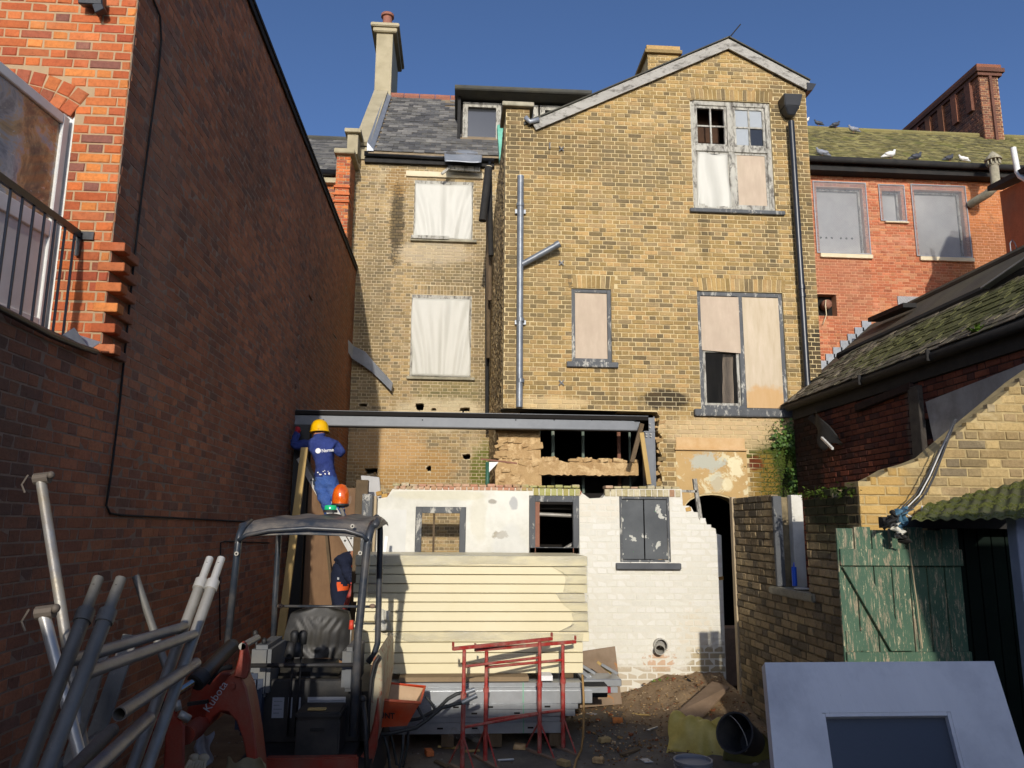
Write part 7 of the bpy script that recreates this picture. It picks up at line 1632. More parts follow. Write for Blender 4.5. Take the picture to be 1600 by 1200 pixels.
    def backpt(u, v, lay):
        x = (u-.5)*2; hw = w_*(.78+.22*math.sin(math.pi*min(1, (1-v)*.62+.10))); hw *= (1 if v < .9 else math.cos((v-.9)/.1*1.0))
        z = zb_+(zt-zb_)*v; y = 6.95+.15*v + .05*abs(x)**3*(-1) + (.10 if lay else 0)
        # sewn channels: a fan of U shaped grooves
        if not lay:
            d = abs(x); k = d*3.2+max(0, v-.42)*-2.2*(d > .12)
            arc = math.hypot(d, max(0, .30-v)*1.3) if v < .30 else d-max(0, v-.52)*1.1*(1 if d > .10 else 0); g = math.cos(2*math.pi*arc*3.6); y += .006*(g if v < .80 and d < .78 else 0)
            y -= .03*math.exp(-((v-.2)/.2)**2)
        return (sx+x*hw, y, z)
    for lay in (0, 1):
        for j in range(ny+1):
            for i in range(nx+1): mb.v.append(backpt(i/nx, j/ny, lay))
    n1 = (nx+1)*(ny+1)
    for j in range(ny):
        for i in range(nx): q = j*(nx+1)+i; mb.f.append((q, q+1, q+nx+2, q+nx+1)); mb.f.append((n1+q, n1+q+nx+1, n1+q+nx+2, n1+q+1))
    for i in range(nx): mb.f.append((i, n1+i, n1+i+1, i+1)); q = ny*(nx+1)+i; mb.f.append((q, q+1, n1+q+1, n1+q))
    for j in range(ny): q = j*(nx+1); mb.f.append((q, q+nx+1, n1+q+nx+1, n1+q)); q += nx; mb.f.append((q, n1+q, n1+q+nx+1, q+nx+1))
    mb.m = [0]*len(mb.f); mb.build('seat_back', seatm, t, smooth=True, auto=60)
    mb = MB(); mb.box((sx-.25, 6.45, zb_-.14), (sx+.25, 6.98, zb_-.0)); mb.build('seat_cushion', seatm, t, smooth=True, bevel=.05)
    mb = MB(); mb.box((sx-.05, 6.44, zb_-.05), (sx+.05, 6.449, zb_-.02)); mb.build('seat_hole', M['void'], t)
    # consoles
    q0, q1 = A(385, 1010, 6.4), A(436, 1050, 6.4)
    mb = MB(); mb.box((A(402, 1020, 6.4).x, 6.2, A(402, 1050, 6.4).z-.15), (A(432, 1020, 6.4).x, 6.75, A(402, 1003, 6.4).z)); mb.build('console', gy, t, bevel=.03)
    mb = MB(); mb.box((A(540, 1020, 6.3).x, 6.1, A(540, 1052, 6.3).z-.1), (A(561, 1020, 6.3).x, 6.7, A(540, 1006, 6.3).z)); mb.build('console', gy, t, bevel=.03)
    mb = MB(); mb.box((A(380, 1030, 6.3).x, 6.15, .55), (A(418, 1030, 6.3).x, 6.7, A(402, 1040, 6.4).z-.02)); mb.build('tank_cover', mk('blue grey canvas', '#3b4352', '#313846', 4, .8, bump=.01, bsc=8), t, bevel=.04)
    # levers
    for (x0, y0, x1, y1, Yp, r, kn) in ((449, 1150, 461, 985, 6.15, .009, 'dome'), (461, 1150, 474, 985, 6.15, .009, 'dome'), (403, 1030, 399, 990, 6.3, .010, 'knob'), (412, 1030, 413, 1002, 6.3, .008, 'knob'), (547, 1010, 549, 975, 6.5, .006, 'red')):
        a, b_ = A(x0, y0, Yp), A(x1, y1, Yp); lv = MB(); lv.tube([a, b_], r, 8); l_ = lv.build('lever', dk if kn != 'red' else M['alu'], t, smooth=True)
        if kn == 'dome': mb = MB(); mb.tube([b_+Vector((0, 0, -.10)), b_+Vector((0, 0, -.02)), b_], [.028, .034, .02], 8); mb.build('grip', dk, l_, smooth=True)
        elif kn == 'knob': mb = MB(); mb.sphere(b_, .022, 8, 6, (1, 1, 1.3)); mb.build('knob', dk, l_, smooth=True)
        else: mb = MB(); mb.tube([b_+Vector((0, 0, -.04)), b_+Vector((0, 0, .03))], [.022, .015], 8); mb.build('knob', M['orangesteel'], l_, smooth=True)
    for x in (453, 464):
        q = A(x, 1030, 6.12); mb = MB(); mb.tube([q+Vector((.0, 0, .02)), q+Vector((0, 0, .12))], [.05, .022], 10); mb.build('boot', dk, t, smooth=True)
    # body tub and floor
    xl, xr = A(385, 1100, 6.0).x, A(556, 1100, 6.0).x
    mb = MB(); mb.box((xl, 6.35, .45), (xr+.12, 7.6, zb_-.16)); mb.build('engine_cover', dk, t, bevel=.04)
    mb = MB(); mb.box((xl, 5.75, .40), (xr, 6.34, .47)); mb.build('floor_plate', dk, t, bevel=.01)
    mb = MB(); mb.box((xl+.02, 6.28, .47), (xr, 6.34, A(480, 1062, 6.28).z)); mb.build('front_panel', dk, t, bevel=.01)
    for (x0, x1, y0, y1) in ((424, 444, 1090, 1122), (449, 457, 1090, 1122), (462, 470, 1090, 1122), (480, 540, 1089, 1105)):
        a, b_ = A(x0, y1, 6.27), A(x1, y0, 6.27); mb = MB(); mb.box((a.x, 6.272, a.z), (b_.x, 6.279, b_.z)); lb = mb.build('decal', M['decal'], t)
        if x1-x0 > 15:
            for k in range(4): zz = b_.z-.02-k*.022; 
            mb = MB()
            for k in range(4 if y1-y0 > 20 else 2): mb.box((a.x+.012, 6.269, b_.z-.03-k*.028), (b_.x-.012-.02*(k % 2), 6.2715, b_.z-.024-k*.028))
            mb.build('print_line', M['greypipe'], lb, kind='stuff')
    a, b_ = A(392, 1192, 5.75), A(560, 1180, 5.75)
    mb = MB(); mb.box((a.x+.1, 5.70, .10), (b_.x, 5.78, a.z+.04)); mb.build('front_bumper', og, t, bevel=.012)
    mb = MB(); mb.box((xl, 5.85, .12), (xr+.08, 7.7, .40)); mb.build('chassis', dk, t)
    # right side panel: cream inner edge, orange skin
    pts = [(572, 1190), (574, 1120), (577, 1060), (583, 1030), (592, 1018), (597, 1030), (597, 1080), (590, 1130), (584, 1170), (582, 1190)]
    q = [A(x, y, 6.3) for x, y in pts]; mb = MB(); mb.prism([(p.x, p.z) for p in q], [], (0, 6.3, 0), (1, 0, 0), (0, 0, 1), (0, -1, 0), 1.1); mb.build('side_panel', cream, t, bevel=.01)
    mb = MB(); q = [A(x, y, 6.22) for x, y in ((573, 1200), (576, 1110), (580, 1060), (586, 1035), (593, 1024))]; mb.tube(q, .014, 8); mb.build('panel_seal', dk, t, smooth=True)
    mb = MB(); q = [A(x, y, 6.15) for x, y in ((545, 1198), (556, 1192), (572, 1172), (583, 1130), (590, 1090), (592, 1130), (588, 1170), (580, 1200))]; mb.prism([(p.x, p.z) for p in q], [], (0, 6.15, 0), (1, 0, 0), (0, 0, 1), (0, -1, 0), .1); mb.build('side_skirt', og, t, bevel=.01)
    mb = MB(); mb.tube([A(567, 1090, 6.0), A(571, 1130, 5.9), A(573, 1200, 5.85)], .018, 8); mb.sphere(A(567, 1092, 5.98), .026, 8, 6); mb.build('safety_lever', dk, t, smooth=True)
    # tracks
    for x0, x1 in ((xl-.05, xl+.18), (xr-.12, xr+.12)):
        prof = []
        for k in range(13): a_ = math.pi/2+math.pi*k/12; prof.append((6.05+.19*math.cos(a_)-.0, .20+.19*math.sin(a_)))
        for k in range(13): a_ = -math.pi/2+math.pi*k/12; prof.append((7.45+.19*math.cos(a_), .20+.19*math.sin(a_)))
        mb = MB(); mb.prism(prof, [], (x1, 0, 0), (0, 1, 0), (0, 0, 1), (1, 0, 0), x1-x0); mb.build('track', M['rubber'], t)
    # toolbox on the floor
    tb = thing('toolbox', 'black toolbox lying on the digger floor under the seat', 'toolbox', tuple(A(497, 1148, 5.95))); a, b_ = A(461, 1149, 5.9), A(532, 1112, 5.9)
    mb = MB(); mb.box((a.x, 5.9, .475), (b_.x, 6.2, (a.z+b_.z)/2+.03)); mb.build('case', dk, tb, bevel=.012)
    mb = MB(); mb.box((a.x-.005, 5.89, (a.z+b_.z)/2+.033), (b_.x+.005, 6.21, b_.z)); mb.build('lid', dk, tb, bevel=.012)
    mb = MB(); mb.box((a.x+.07, 5.93, b_.z+.001), (a.x+.20, 5.98, b_.z+.014)); mb.build('handle', M['newwood'], tb, bevel=.004)
    mb = MB(); mb.box(((a.x+b_.x)/2-.05, 5.882, a.z+.03), ((a.x+b_.x)/2+.05, 5.889, a.z+.05)); mb.build('latch', M['blackmat'], tb)
    # ---- boom (swung to the left, close to the viewer)
    Yb = 5.0
    def plate(pts, Yp, th, mat, name, par=t, holes=(), bevel=.008):
        q = [A(x, y, Yp) for x, y in pts]; hs_ = []
        for h in holes: hs_.append([(A(x, y, Yp).x, A(x, y, Yp).z) for x, y in h])
        mb = MB(); mb.prism([(p.x, p.z) for p in q], hs_, (0, Yp, 0), (1, 0, 0), (0, 0, 1), (0, -1, 0), th); return mb.build(name, mat, par, bevel=bevel if not holes else 0)
    boom = plate([(314, 1128), (328, 1100), (342, 1078), (354, 1060), (366, 1054), (377, 1058), (385, 1075), (391, 1105), (398, 1150), (404, 1200), (405, 1225), (388, 1225), (386, 1190), (379, 1155), (369, 1127), (356, 1113), (345, 1112), (334, 1120), (322, 1138), (315, 1136)], 4.95, .20, og, 'boom')
    inn = plate([(300, 1075), (345, 1052), (360, 1052), (366, 1120), (340, 1112), (318, 1134), (290, 1120)], 5.19, .14, og, 'boom_top', boom)
    a_ = A(322, 1118, 4.94); b2 = A(352, 1073, 4.94)
    U = (b2-a_).normalized(); Vv = Vector((-U.z, 0, U.x)); Vv = Vv if Vv.z > 0 else -Vv
    lettering('Kubota', boom, M['decal'], A(327, 1113, 4.944), U, Vv, .045, depth=.001, name='lettering', width=.185, bold=-.004)
    for (x, y) in ((364, 1071),):
        q = A(x, y, 4.95); mb = MB(); mb.tube([q, q+Vector((0, -.02, 0))], .018, 10); mb.build('pin', og, boom)
    mb = MB(); q0, q1 = A(294, 1100, 5.04), A(325, 1096, 5.04); mb.bar(q0, q1, .03, .02); mb.build('grease_slot', dk, boom)
    # bracket at the cylinder root
    plate([(364, 1058), (372, 1030), (376, 1005), (380, 1001), (386, 1008), (391, 1030), (389, 1050), (384, 1062)], 4.93, .03, og, 'root_bracket', t); plate([(366, 1052), (374, 1020), (378, 1004), (384, 1006), (388, 1035), (384, 1055)], 5.20, .03, og, 'root_bracket', t)
    mb = MB(); p0 = A(382, 1008, 4.98); mb.tube([p0+Vector((0, -.05, 0)), p0+Vector((0, .3, 0))], .022, 10); mb.build('root_pin', M['alu'], t)
    # cylinder
    a1, a2 = A(362, 1010, 5.05), A(314, 1058, 4.82)
    cyl = MB(); cyl.tube([a1, a2], .045, 14); cy = cyl.build('ram', mk('dark ram barrel', '#55514b', '#6a645b', 5, .28, metal=.85, spec=.5), t, smooth=True, auto=50)
    d = (a2-a1).normalized(); mb = MB(); mb.tube([a2-d*.02, a2+d*.05], .054, 14); mb.sphere(a1, .045, 10, 8); mb.build('ram_gland', dk, cy, smooth=True, auto=50)
    mb = MB(); mb.tube([a2, A(264, 1090, 4.60)], .024, 12); mb.build('ram_rod', M['chrome'], cy, smooth=True, auto=50)
    mb = MB(); mb.tube([A(362, 1042, 4.97), A(345, 1045, 4.93), A(330, 1060, 4.9), A(325, 1068, 4.9)], .016, 8); mb.build('hydraulic_hose', M['rubber'], cy, smooth=True)
    mb = MB(); mb.tube([A(386, 1070, 5.1), A(396, 1110, 5.15), A(404, 1135, 5.2), A(408, 1180, 5.2)], .013, 8); mb.build('hydraulic_hose', M['rubber'], boom, smooth=True)
    # dipper cheek plates
    dip = plate([(239, 1088), (246, 1084), (266, 1082), (270, 1092), (277, 1118), (288, 1135), (287, 1230), (252, 1230), (256, 1180), (258, 1130), (262, 1100)], 4.55, .02, og, 'dipper')
    plate([(238, 1090), (242, 1086), (236, 1150), (228, 1230), (219, 1230), (228, 1160), (233, 1110)], 4.62, .02, og, 'dipper_plate', dip)
    plate([(240, 1086), (262, 1084), (260, 1112), (254, 1135), (236, 1120)], 4.60, .03, dk, 'dipper_head', dip)
    mb = MB(); mb.tube([A(236, 1128, 4.6), A(256, 1128, 4.6)], .05, 12); mb.build('dipper_tube', og, dip, smooth=True)
    mb = MB(); mb.tube([A(276, 1095, 4.54), A(279, 1110, 4.54)], .02, 8); mb.tube([A(280, 1115, 4.54), A(296, 1124, 4.56)], .022, 8); mb.build('pivot_pin', M['alu'], dip, smooth=True)
    mb = MB(); q = A(300, 1142, 4.75); mb.tube([q+Vector((0, -.1, 0)), q+Vector((0, .12, 0))], .05, 12); mb.build('link_boss', og, dip, smooth=True, auto=50)
    plate([(300, 1130), (316, 1126), (318, 1140), (306, 1158), (294, 1156)], 4.85, .12, og, 'boom_nose', boom)
    # things caught under the arm
    g = thing('paper_sack', 'pale printed paper sack seen through the arch of the digger boom', 'sack', tuple(A(318, 1190, 5.3)))
    cloth(A(304, 1195, 5.3), A(330, 1195, 5.3), A(332, 1145, 5.35), A(306, 1150, 5.35), 8, 10, lambda u, v: (.01*math.sin(9*v), .02*math.sin(8*u+6*v), .01*math.sin(7*u)), M['decal'], 'sack', g)
    g = thing('work_gloves', 'pair of cream work gloves lying below the digger boom', 'gloves', tuple(A(312, 1186, 5.0)))
    for k in range(2):
        q = A(304+k*14, 1184, 5.0); mb = MB(); mb.sphere(q, .035, 8, 6, (1, .7, .7)); mb.build('glove', M['cream'], g, smooth=True)
        for j in range(4):
            mb = MB(); mb.tube([q+Vector((-.02+.012*j, -.01, -.01)), q+Vector((-.04+.018*j, -.02, -.05)), q+Vector((-.045+.02*j, -.01, -.075))], [.011, .010, .007], 6); mb.build('finger', M['cream'], g, smooth=True)
    g = MB(); cloth(A(345, 1230, 4.3), A(425, 1230, 4.3), A(418, 1187, 4.45), A(352, 1186, 4.45), 14, 6, lambda u, v: (0, .04*math.sin(9*u+2*v), .01*math.sin(17*u)), mk('canvas', '#7d7558', '#6a6248', 5, .95), 'canvas_bag', None); tag(bpy.context.scene.objects['canvas_bag'], 'edge of a dull khaki canvas bag at the bottom of the photo', 'bag')
M['decal'] = mk('grubby white sticker', '#9fa2a8', '#90939a', 5, .5)
M['chrome'] = mk('chrome rod', '#c8c4ba', '#bdb8ad', 3, .12, metal=1)
M['roofdust'] = mk('dusty blue grey roof', '#3b424b', '#333a43', 3, .45, spec=.4, dirt=('#9a8e7d', 2.5, .8), stretch=(1.5, .6, 1))
digger()

# ---------------------------------------------------------------- aluminium tower frames and tubes on the left
def tower():
    al, dk_ = M['alu'], M['aludark']
    def frame(pl, pr_, rungs, lab, m_):
        t = thing('tower_frame', lab, 'scaffold frame', tuple(pl[1]), group='aluminium tower frames leaning on the flank wall')
        for (a, b) in (pl, pr_):
            d = (b-a).normalized()
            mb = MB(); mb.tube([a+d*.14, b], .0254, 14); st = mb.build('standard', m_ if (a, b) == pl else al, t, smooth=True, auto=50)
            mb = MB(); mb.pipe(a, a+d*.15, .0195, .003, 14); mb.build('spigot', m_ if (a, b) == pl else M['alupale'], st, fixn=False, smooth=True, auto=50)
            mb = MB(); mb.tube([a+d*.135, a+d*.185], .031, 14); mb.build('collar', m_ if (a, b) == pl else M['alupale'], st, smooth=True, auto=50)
            q = a+d*.03-Vector((0, .0205, 0)); mb = MB(); mb.tube([q+Vector((0, .004, 0)), q+Vector((0, -.001, 0))], .006, 8); mb.build('pin_hole', M['void'], st)
        for (f, g_) in rungs:
            a = pl[0]+(pl[1]-pl[0])*f; b = pr_[0]+(pr_[1]-pr_[0])*g_; mb = MB(); mb.tube([a, b], .0235, 12); mb.build('rung', al, t, smooth=True, auto=50)
        return t
    A = aY
    dn = lambda a, b: (a, a+(b-a)*((a.z-.03)/(a.z-b.z)))
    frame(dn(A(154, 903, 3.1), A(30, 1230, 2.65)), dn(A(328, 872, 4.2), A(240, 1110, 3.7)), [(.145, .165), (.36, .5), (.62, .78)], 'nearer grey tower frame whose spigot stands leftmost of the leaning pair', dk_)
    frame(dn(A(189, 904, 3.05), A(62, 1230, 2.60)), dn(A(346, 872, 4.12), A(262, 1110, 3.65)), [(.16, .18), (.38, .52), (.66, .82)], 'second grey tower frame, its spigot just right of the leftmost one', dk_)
    # tall tube with coupler
    def coupler(p, par):
        mb = MB(); mb.tube([p+Vector((-.032, 0, .0)), p+Vector((.04, 0, .01))], .030, 10); mb.build('coupler', M['coupl'], par)
        mb = MB(); mb.sphere(p+Vector((.05, -.01, .022)), .020, 8, 6); mb.build('coupler_nut', M['coupl'], par, smooth=True)
        mb = MB(); mb.tube([p+Vector((-.05, -.03, .02)), p+Vector((-.07, -.04, -.03)), p+Vector((-.05, -.04, -.07))], .005, 5); mb.build('clip', M['coupl'], par)
    for (x0, y0, x1, y1, Ya, Yb_, lab, cp) in ((64, 752, 132, 1180, 4.1, 3.8, 'tall alloy tube with a clamp on top leaning on the flank wall', 1), (69, 962, 122, 1170, 3.6, 3.5, 'short alloy tube with a clamp head beside the tall one', 1)):
        a, b = dn(A(x0, y0, Ya), A(x1, y1, Yb_)); t = thing('scaffold_tube', lab, 'tube', tuple(b))
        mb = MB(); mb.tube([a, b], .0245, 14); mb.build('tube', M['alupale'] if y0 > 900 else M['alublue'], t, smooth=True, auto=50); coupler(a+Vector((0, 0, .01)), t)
    for (x0, y0, x1, y1, Ya, Yb_, r, m_, lab) in ((212, 901, 262, 1050, 5.0, 4.8, .022, 'aludark', 'thin blue grey tube leaning the other way between the frames'),
        (186, 1116, 306, 1036, 3.1, 3.9, .026, 'alublue', 'open ended tube lying across in front of the frames'), (80, 1235, 176, 1140, 2.9, 3.4, .026, 'aludark', 'dull dark tube lowest of the loose tubes on the left'),
        (112, 1235, 232, 1122, 2.8, 3.5, .028, 'alublue', 'blue scuffed tube nearest the digger arm'), (60, 1220, 155, 1150, 3.6, 4.1, .024, 'aludark', 'half hidden dark tube behind the low loose tubes')):
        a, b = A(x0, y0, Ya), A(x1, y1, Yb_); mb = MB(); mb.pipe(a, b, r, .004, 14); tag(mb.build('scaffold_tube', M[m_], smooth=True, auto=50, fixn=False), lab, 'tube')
    for (x0, y0, x1, y1, Yp, w, lab) in ((205, 992, 146, 1160, 4.35, .085, 'wide flat grey brace plate behind the frames'), (165, 1010, 105, 1200, 3.95, .055, 'narrow flat brace left of the wide brace plate')):
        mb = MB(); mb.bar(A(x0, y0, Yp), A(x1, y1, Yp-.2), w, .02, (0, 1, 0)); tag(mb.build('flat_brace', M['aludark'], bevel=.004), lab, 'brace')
M['aludark'] = mk('shaded oxidised aluminium', '#77756f', '#686660', 4, .5, metal=.2, bump=.002, bsc=70, wear=('#8f8a7e', 14, .62, .7), dirt=('#4a4640', 5, .35))  # darker copy of the aluminium, shade is put into its colour
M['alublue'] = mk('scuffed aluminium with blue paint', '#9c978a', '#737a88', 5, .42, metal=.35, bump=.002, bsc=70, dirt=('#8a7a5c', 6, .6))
M['alupale'] = mk('sunlit aluminium', '#c9c7c0', '#bcbab3', 4, .38, metal=.35, dirt=('#9a948a', 5, .3))  # paler copy of the aluminium, sunlight is put into its colour
M['coupl'] = mk('rusty coupler', '#5a524a', '#6d645a', 8, .7, metal=.3)
tower()

# ---------------------------------------------------------------- leaning white door, buckets, sheet, plank
def foreground():
    TL, TR = aY(1195, 1035, 3.2), aY(1553, 1033, 3.2); BL, BR = aY(1210, 1200, 2.97), aY(1606, 1200, 2.97)
    f = (TL.z-0.03)/(TL.z-BL.z); L0 = TL+(BL-TL)*f; R0_ = TR+(BR-TR)*f
    U = (TR-TL); W = U.length; U.normalize(); V = (TL-L0); Hh = V.length; V.normalize(); N = U.cross(V).normalized(); cuv = U.dot(V)
    if N.z < 0: N = -N
    O = L0
    wm = mk('white painted door', '#cfd0d2', '#c6c7ca', 2, .5, spec=.4, bump=.002, bsc=12, stretch=(3, 1, .4), dirt=('#8d9098', 2.5, .5), wear=('#5d5c5a', 30, .69, .72))
    t = thing('leaning_door', 'white painted door with one glazed panel leaning in shadow at the lower right', 'door', tuple(O))
    # glazed opening: derive from the photo on this plane
    def onp(x, y):
        d = ray(x, y); s = (O-EYE).dot(N)/d.dot(N); p = EYE+d*s; a_, b_ = (p-O).dot(U), (p-O).dot(V); v_ = (b_-a_*cuv)/(1-cuv*cuv); return (a_-v_*cuv, v_)
    a = onp(1284, 1114); b = onp(1486, 1116)
    u0, v1 = a; u1 = b[0]; v0 = v1-.62
    mb = MB(); mb.prism([(0, 0), (W, 0), (W, Hh), (0, Hh)], [[(u0, v0), (u1, v0), (u1, v1), (u0, v1)]], O, U, V, N, .044); mb.build('leaf', wm, t, bevel=.0)
    mb = MB(); w_ = .014
    for (p0, q0, p1, q1) in ((u0, v0, u0+w_, v1), (u1-w_, v0, u1, v1), (u0+w_, v1-w_, u1-w_, v1), (u0+w_, v0, u1-w_, v0+w_)):
        c = O+U*(p0+p1)/2+V*(q0+q1)/2-N*.014; mb.obox(c, U*(p1-p0)/2*.995, V*(q1-q0)/2*.995, N*.012)
    mb.build('glazing_bead', wm, t)
    gg = NT('obscured glass'); gg.bump(gg.noise(gg.pos(), 90, 3, .6), .0012); M['obsc'] = gg.fin('#3d434d', .3, 0, .6)
    mb = MB(); mb.obox(O+U*(u0+u1)/2+V*(v0+v1)/2-N*.030, U*(u1-u0)/2, V*(v1-v0)/2, N*.003); mb.build('pane', M['obsc'], t)
    # trestle the door leans on (hidden behind it)
    mb = MB(); c = O+V*(Hh*.98)-N*.06; mb.box((TL.x+.1, TL.y+.06, 0), (TL.x+.18, TL.y+.14, TL.z-.06)); mb.box((TR.x-.18, TL.y+.06, 0), (TR.x-.1, TL.y+.14, TL.z-.06)); mb.box((TL.x+.1, TL.y+.062, TL.z-.15), (TR.x-.1, TL.y+.138, TL.z-.061)); tag(mb.build('timber_rest', M['oldtimber']), 'rough timber rest behind the leaning white door', 'timber')
    hg = M['hgt']
    # buckets
    blk = mk('black bucket rubber', '#1d2024', '#292c31', 5, .6, spec=.3, dirt=('#5b564e', 4, .5))
    def bucket(c, ax, r0, r1, h, mat, lab, rings=0, fill=None):
        t = thing('bucket', lab, 'bucket', tuple(c)); ax = Vector(ax).normalized()
        prof = [(0, 0), (r0, 0), (r0+(r1-r0)*.5, h*.5), (r1, h), (r1+.008, h), (r1+.008, h+.012), (r1-.006, h+.012), (r1-.008, h-.01), (r0-.006, .012), (0, .012)]
        mb = MB(); mb.lathe(c, prof, 24, ax); mb.build('shell', mat, t, smooth=True, auto=50)
        for k in range(rings):
            f = .72+.1*k; r = r0+(r1-r0)*f+.003; mb = MB(); mb.lathe(Vector(c)+ax*(h*f), [(r, 0), (r+.007, .002), (r+.007, .008), (r, .01)], 24, ax); mb.build('rib', mat, t, smooth=True)
        if fill: mb = MB(); mb.lathe(Vector(c)+ax*(h*.86), [(r0+(r1-r0)*.84, 0), (.08, .02), (0, .03)], 20, ax); mb.build('contents', fill, t, smooth=True)
        p = Vector(c)+ax*h; o_ = ax.orthogonal().normalized(); q = ax.cross(o_)
        mb = MB(); mb.tube([p+(o_*math.cos(a)+q*.35*math.sin(a)-ax*.35*math.sin(a)*.5)*r1*1.06 for a in [math.pi*k/10 for k in range(11)]], .004, 5); mb.build('handle', M['alu'], t, smooth=True)
    c = aY(1176, 1160, 6.45); bucket((c.x, c.y, max(.16, c.z)), (-.62, -.55, .36), .105, .15, .30, blk, 'black builder bucket lying tipped on its side by the yard wall')
    c = aZ(1092, 1215, .02); c = Vector((aY(1083, 1200, 6.35).x, 6.35, .03)); bucket(c, (0, 0, 1), .11, .145, .26, M['alublue2'], 'grey ribbed bucket standing in front of the yellow sheet', rings=3)
    bm_ = mk('pale cement sack', '#8f8778', '#7f776a', 7, .95, bump=.01, bsc=12)
    q = aY(1147, 1190, 6.3); mb = MB(); mb.sphere((q.x, 6.3, .10), .16, 18, 10, (1.15, .9, .85))
    rr = random.Random(2); mb.move(0, lambda v: v+Vector((rr.uniform(-.006, .006), rr.uniform(-.006, .006), rr.uniform(-.006, .006)))); tag(mb.build('cement_sack', bm_, smooth=True), 'round pale dusty sack beside the grey ribbed bucket', 'sack')
    # yellow sheet draped over a low pile
    ys = mk('yellow plastic sheet', '#cbb968', '#bca74e', 4, .5, spec=.4, dirt=('#7d7240', 4, .35))
    q0, q1, q2, q3 = aZ(1040, 1180, .05), aZ(1145, 1192, .05), aY(1138, 1128, 7.45), aY(1052, 1112, 7.6)
    cloth(q0, q1, q2, q3, 26, 20, lambda u, v: (.02*math.sin(7*v+3*u), .025*math.sin(9*u+4*v), .11*math.sin(math.pi*min(1, v*1.1))*math.sin(math.pi*(.08+.84*u))+.028*math.sin(5*u+9*v)+.018*math.sin(17*u-6*v)), ys, 'yellow_sheet', None)
    tag(bpy.context.scene.objects['yellow_sheet'], 'crumpled yellow plastic sheet draped on the ground by the buckets', 'sheet')
    cloth(aZ(1128, 1196, .04), aZ(1208, 1196, .04), aY(1205, 1150, 7.0), aY(1150, 1150, 7.1), 18, 12, lambda u, v: (0, .03*math.sin(8*u+4*v), .05*math.sin(math.pi*v)+.03*math.sin(13*u+5*v)), mk('muddy green yellow sheet', '#6d6a34', '#57522c', 5, .7), 'muddy_sheet', None)
    tag(bpy.context.scene.objects['muddy_sheet'], 'muddy olive plastic sheet tangled under the tipped black bucket', 'sheet')
    mb = MB(); q = aY(1144, 1158, 6.6); mb.sphere((q.x, 6.6, q.z), .035, 8, 6, (1.4, 1, .7)); tag(mb.build('rag', M['blue'], smooth=True), 'small blue rag at the mouth of the tipped black bucket', 'rag')
    # plank on the soil
    P = [(1040, 1120), (1112, 1062), (1135, 1066), (1150, 1096), (1082, 1122)]
    a, b, c_, d = aZ(1052, 1116, .20), aZ(1113, 1064, .42), aZ(1140, 1072, .42), aZ(1098, 1118, .20)
    mb = MB(); dz = Vector((0, 0, -.03)); mb.hexa([a+dz, d+dz, c_+dz, b+dz, a, d, c_, b]); tag(mb.build('plank', mk('muddy scaffold board', '#86705a', '#75604a', 4, .9, bump=.004, bsc=30, dirt=('#5c4a38', 3, .5)), bevel=.005), 'broad muddy plank ramped up the soil to the doorway', 'plank')
    # soil heap up to the threshold
    import mathutils.noise as mn
    g = MB(); nx, ny = 60, 50; x0, x1, y0, y1 = 1.75, 3.18, 7.7, 12.0
    for j in range(ny+1):
        for i in range(nx+1):
            x, y = x0+(x1-x0)*i/nx, y0+(y1-y0)*j/ny; u = (x-x0)/(x1-x0); v = (y-y0)/(y1-y0)
            z = hg(x, y)+.006+.20*min(1, v*2.6)**1.2*min(1, u*1.6)*(1 if y < 9.4 else 1)-.02+.03*mn.noise(Vector((x*5, y*5, 1)))+.012*mn.noise(Vector((x*19, y*19, 4)))
            if i in (0,) or j == 0: z -= .08
            g.v.append((x, y, z))
    g.f = [(j*(nx+1)+i, j*(nx+1)+i+1, (j+1)*(nx+1)+i+1, (j+1)*(nx+1)+i) for j in range(ny) for i in range(nx)]; g.m = [0]*len(g.f)
    sm = mk('loose brown soil', '#8a7458', '#755f46', 5, .95, bump=.02, bsc=28, dirt=('#a38a66', 6, .5)); tag(g.build('soil_heap', sm, smooth=True, fixn=False), kind='structure')
    # rubble crumbs and leaf litter
    rr = random.Random(21); g = MB()
    for k in range(1500):
        x = rr.uniform(1.3, 3.15); y = rr.uniform(7.2, 9.4); s = rr.uniform(.003, .010)*(1 if rr.random() < .97 else 2.4); z = hg(x, y)+.012+(.20*min(1, (y-7.7)/4.3*2.6)**1.2*min(1, (x-1.75)/1.43*1.6) if x > 1.75 and y > 7.7 else 0)
        a_ = rr.uniform(0, 3.1); g.obox((x, y, z), (math.cos(a_)*s, math.sin(a_)*s, rr.uniform(-.3, .3)*s), (-math.sin(a_)*s*.7, math.cos(a_)*s*.7, 0), (0, 0, s*.4))
    tag(g.build('rubble_crumbs', mk_brick('crumbs', ['#8a6a45', '#6d5236', '#a98a5c', '#7d4a30', '#5a4632', '#b5a080'], soot=None)), 'scattered brick crumbs and dead leaves along the foot of the white wall', 'rubble', kind='stuff')
    g = MB()
    for k in range(1500):
        x = rr.uniform(-2.4, 3.1); y = rr.uniform(4.5, 8.5); s = rr.uniform(.003, .010)*(1 if rr.random() < .95 else 2.5); a_ = rr.uniform(0, 3.1)
        g.obox((x, y, hg(x, y)+s*.3), (math.cos(a_)*s, math.sin(a_)*s, 0), (-math.sin(a_)*s*.7, math.cos(a_)*s*.7, 0), (0, 0, s*.4))
    tag(g.build('grit', mk_brick('grit', ['#6d675e', '#57524a', '#7d6a55', '#8a8378'], soot=None)), 'grit scattered over the yard floor', 'grit', kind='stuff')
    # odd bits lying about the yard
    rr = random.Random(33)
    mats = [M['redlit'], M['oldtimber'], M['newwood'], M['galvsh'], M['orange_rubble'], M['decal'], M['rake']]
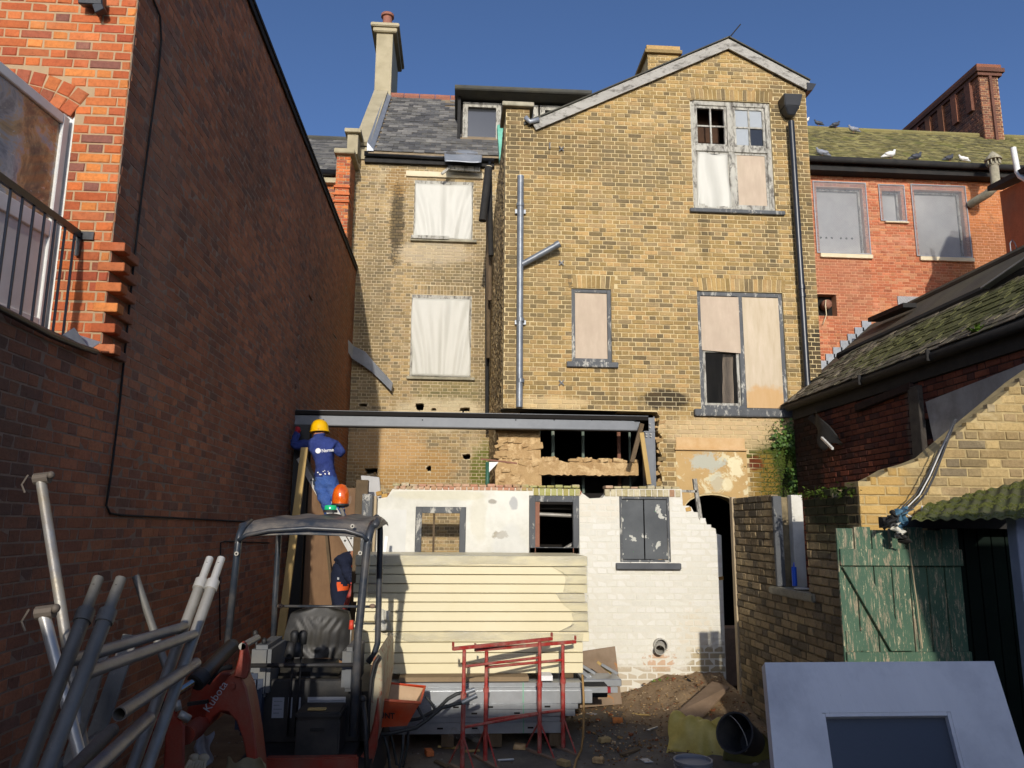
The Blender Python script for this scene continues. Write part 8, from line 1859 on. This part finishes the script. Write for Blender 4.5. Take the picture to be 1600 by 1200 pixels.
    names = ['brick_piece', 'wood_offcut', 'wood_offcut', 'metal_offcut', 'rubble_lump', 'paper_scrap', 'brick_piece']
    desc = ['red brick fragment', 'dark timber offcut', 'pale timber offcut', 'shiny metal offcut', 'sandy rubble lump', 'pale paper scrap', 'buff brick fragment']
    spots = [(x, y) for x, y in ((670, 1178), (690, 1192), (735, 1172), (790, 1186), (812, 1168), (925, 1120), (945, 1160), (965, 1135), (985, 1180), (1002, 1128), (1020, 1150), (935, 1190), (1010, 1192), (880, 1193), (1032, 1108), (975, 1108), (700, 1166))]
    wh = ['left of the trestles', 'at the bottom edge left of the trestles', 'between the trestle legs', 'between the trestles near the bottom edge', 'behind the trestles', 'right of the steel stack end', 'on the soil right of the hose', 'in the middle of the soil patch', 'low on the soil near the bottom edge', 'on the soil left of the plank', 'beside the yellow sheet', 'beside the foot of the hose', 'by the grey bucket', 'at the foot of the right trestle', 'at the left end of the plank', 'near the white wall foot', 'under the steel stack front']
    for k, (x, y) in enumerate(spots):
        q = aZ(x, y, .02); z = hg(q.x, q.y); j = k % 7; a_ = rr.uniform(0, 3.1); L_ = (.055, .13, .10, .09, .05, .06, .06)[j]*rr.uniform(.8, 1.2); W_ = (.035, .02, .016, .012, .035, .04, .035)[j]; T_ = (.024, .010, .008, .006, .022, .003, .022)[j]
        mb = MB(); mb.obox((q.x, q.y, z+T_+.005), (math.cos(a_)*L_, math.sin(a_)*L_, 0), (-math.sin(a_)*W_, math.cos(a_)*W_, 0), (0, 0, T_))
        mb.move(0, lambda v: v+Vector((rr.uniform(-.006, .006), rr.uniform(-.006, .006), rr.uniform(-.003, .004)))); tag(mb.build(names[j], mats[j], bevel=.004 if j != 5 else 0), desc[j]+' lying '+wh[k], desc[j].split()[-1])
    # weeds at the foot of the white wall
    for (x, y, n, lab) in ((1031, 1078, 60, 'small leafy weed at the foot of the white wall, left one'), (1050, 1074, 90, 'bushier leafy weed at the foot of the white wall, right one')):
        q = aY(x, y, 9.36); g = MB()
        for k in range(n):
            a_ = rr.uniform(0, 6.28); l = rr.uniform(.02, .05); c = q+Vector((rr.gauss(0, .05), rr.gauss(0, .03), rr.uniform(-.05, .10))); d = Vector((math.cos(a_), math.sin(a_)*.7, rr.uniform(-.2, .6))).normalized(); s = d.cross(Vector((0, -.6, 1))).normalized()*l*.42
            g.add([c, c+d*l*.5+s, c+d*l, c+d*l*.5-s], [(0, 1, 2, 3)])
        tag(g.build('weed', M['leaf'], fixn=False), lab, 'plant')
    # dark slate shard and a doorway step
    mb = MB(); q = aY(1083, 1072, 9.2); mb.obox(q, (.07, 0, -.05), (0, .01, 0), (-.02, .02, .06)); tag(mb.build('slate_shard', M['void'], bevel=.003), 'broken dark slate propped beside the doorway soil', 'slate')
    mb = MB(); mb.box((3.27, 10.6, 0), (4.4, 10.9, .75)); tag(mb.build('doorway_step', M['m_dark'], bevel=.01), 'dark stone step inside the passage behind the doorway', 'step')
M['alublue2'] = mk('grey plastic', '#7d8189', '#6d7179', 4, .6, dirt=('#a39d92', 4, .4))
foreground()
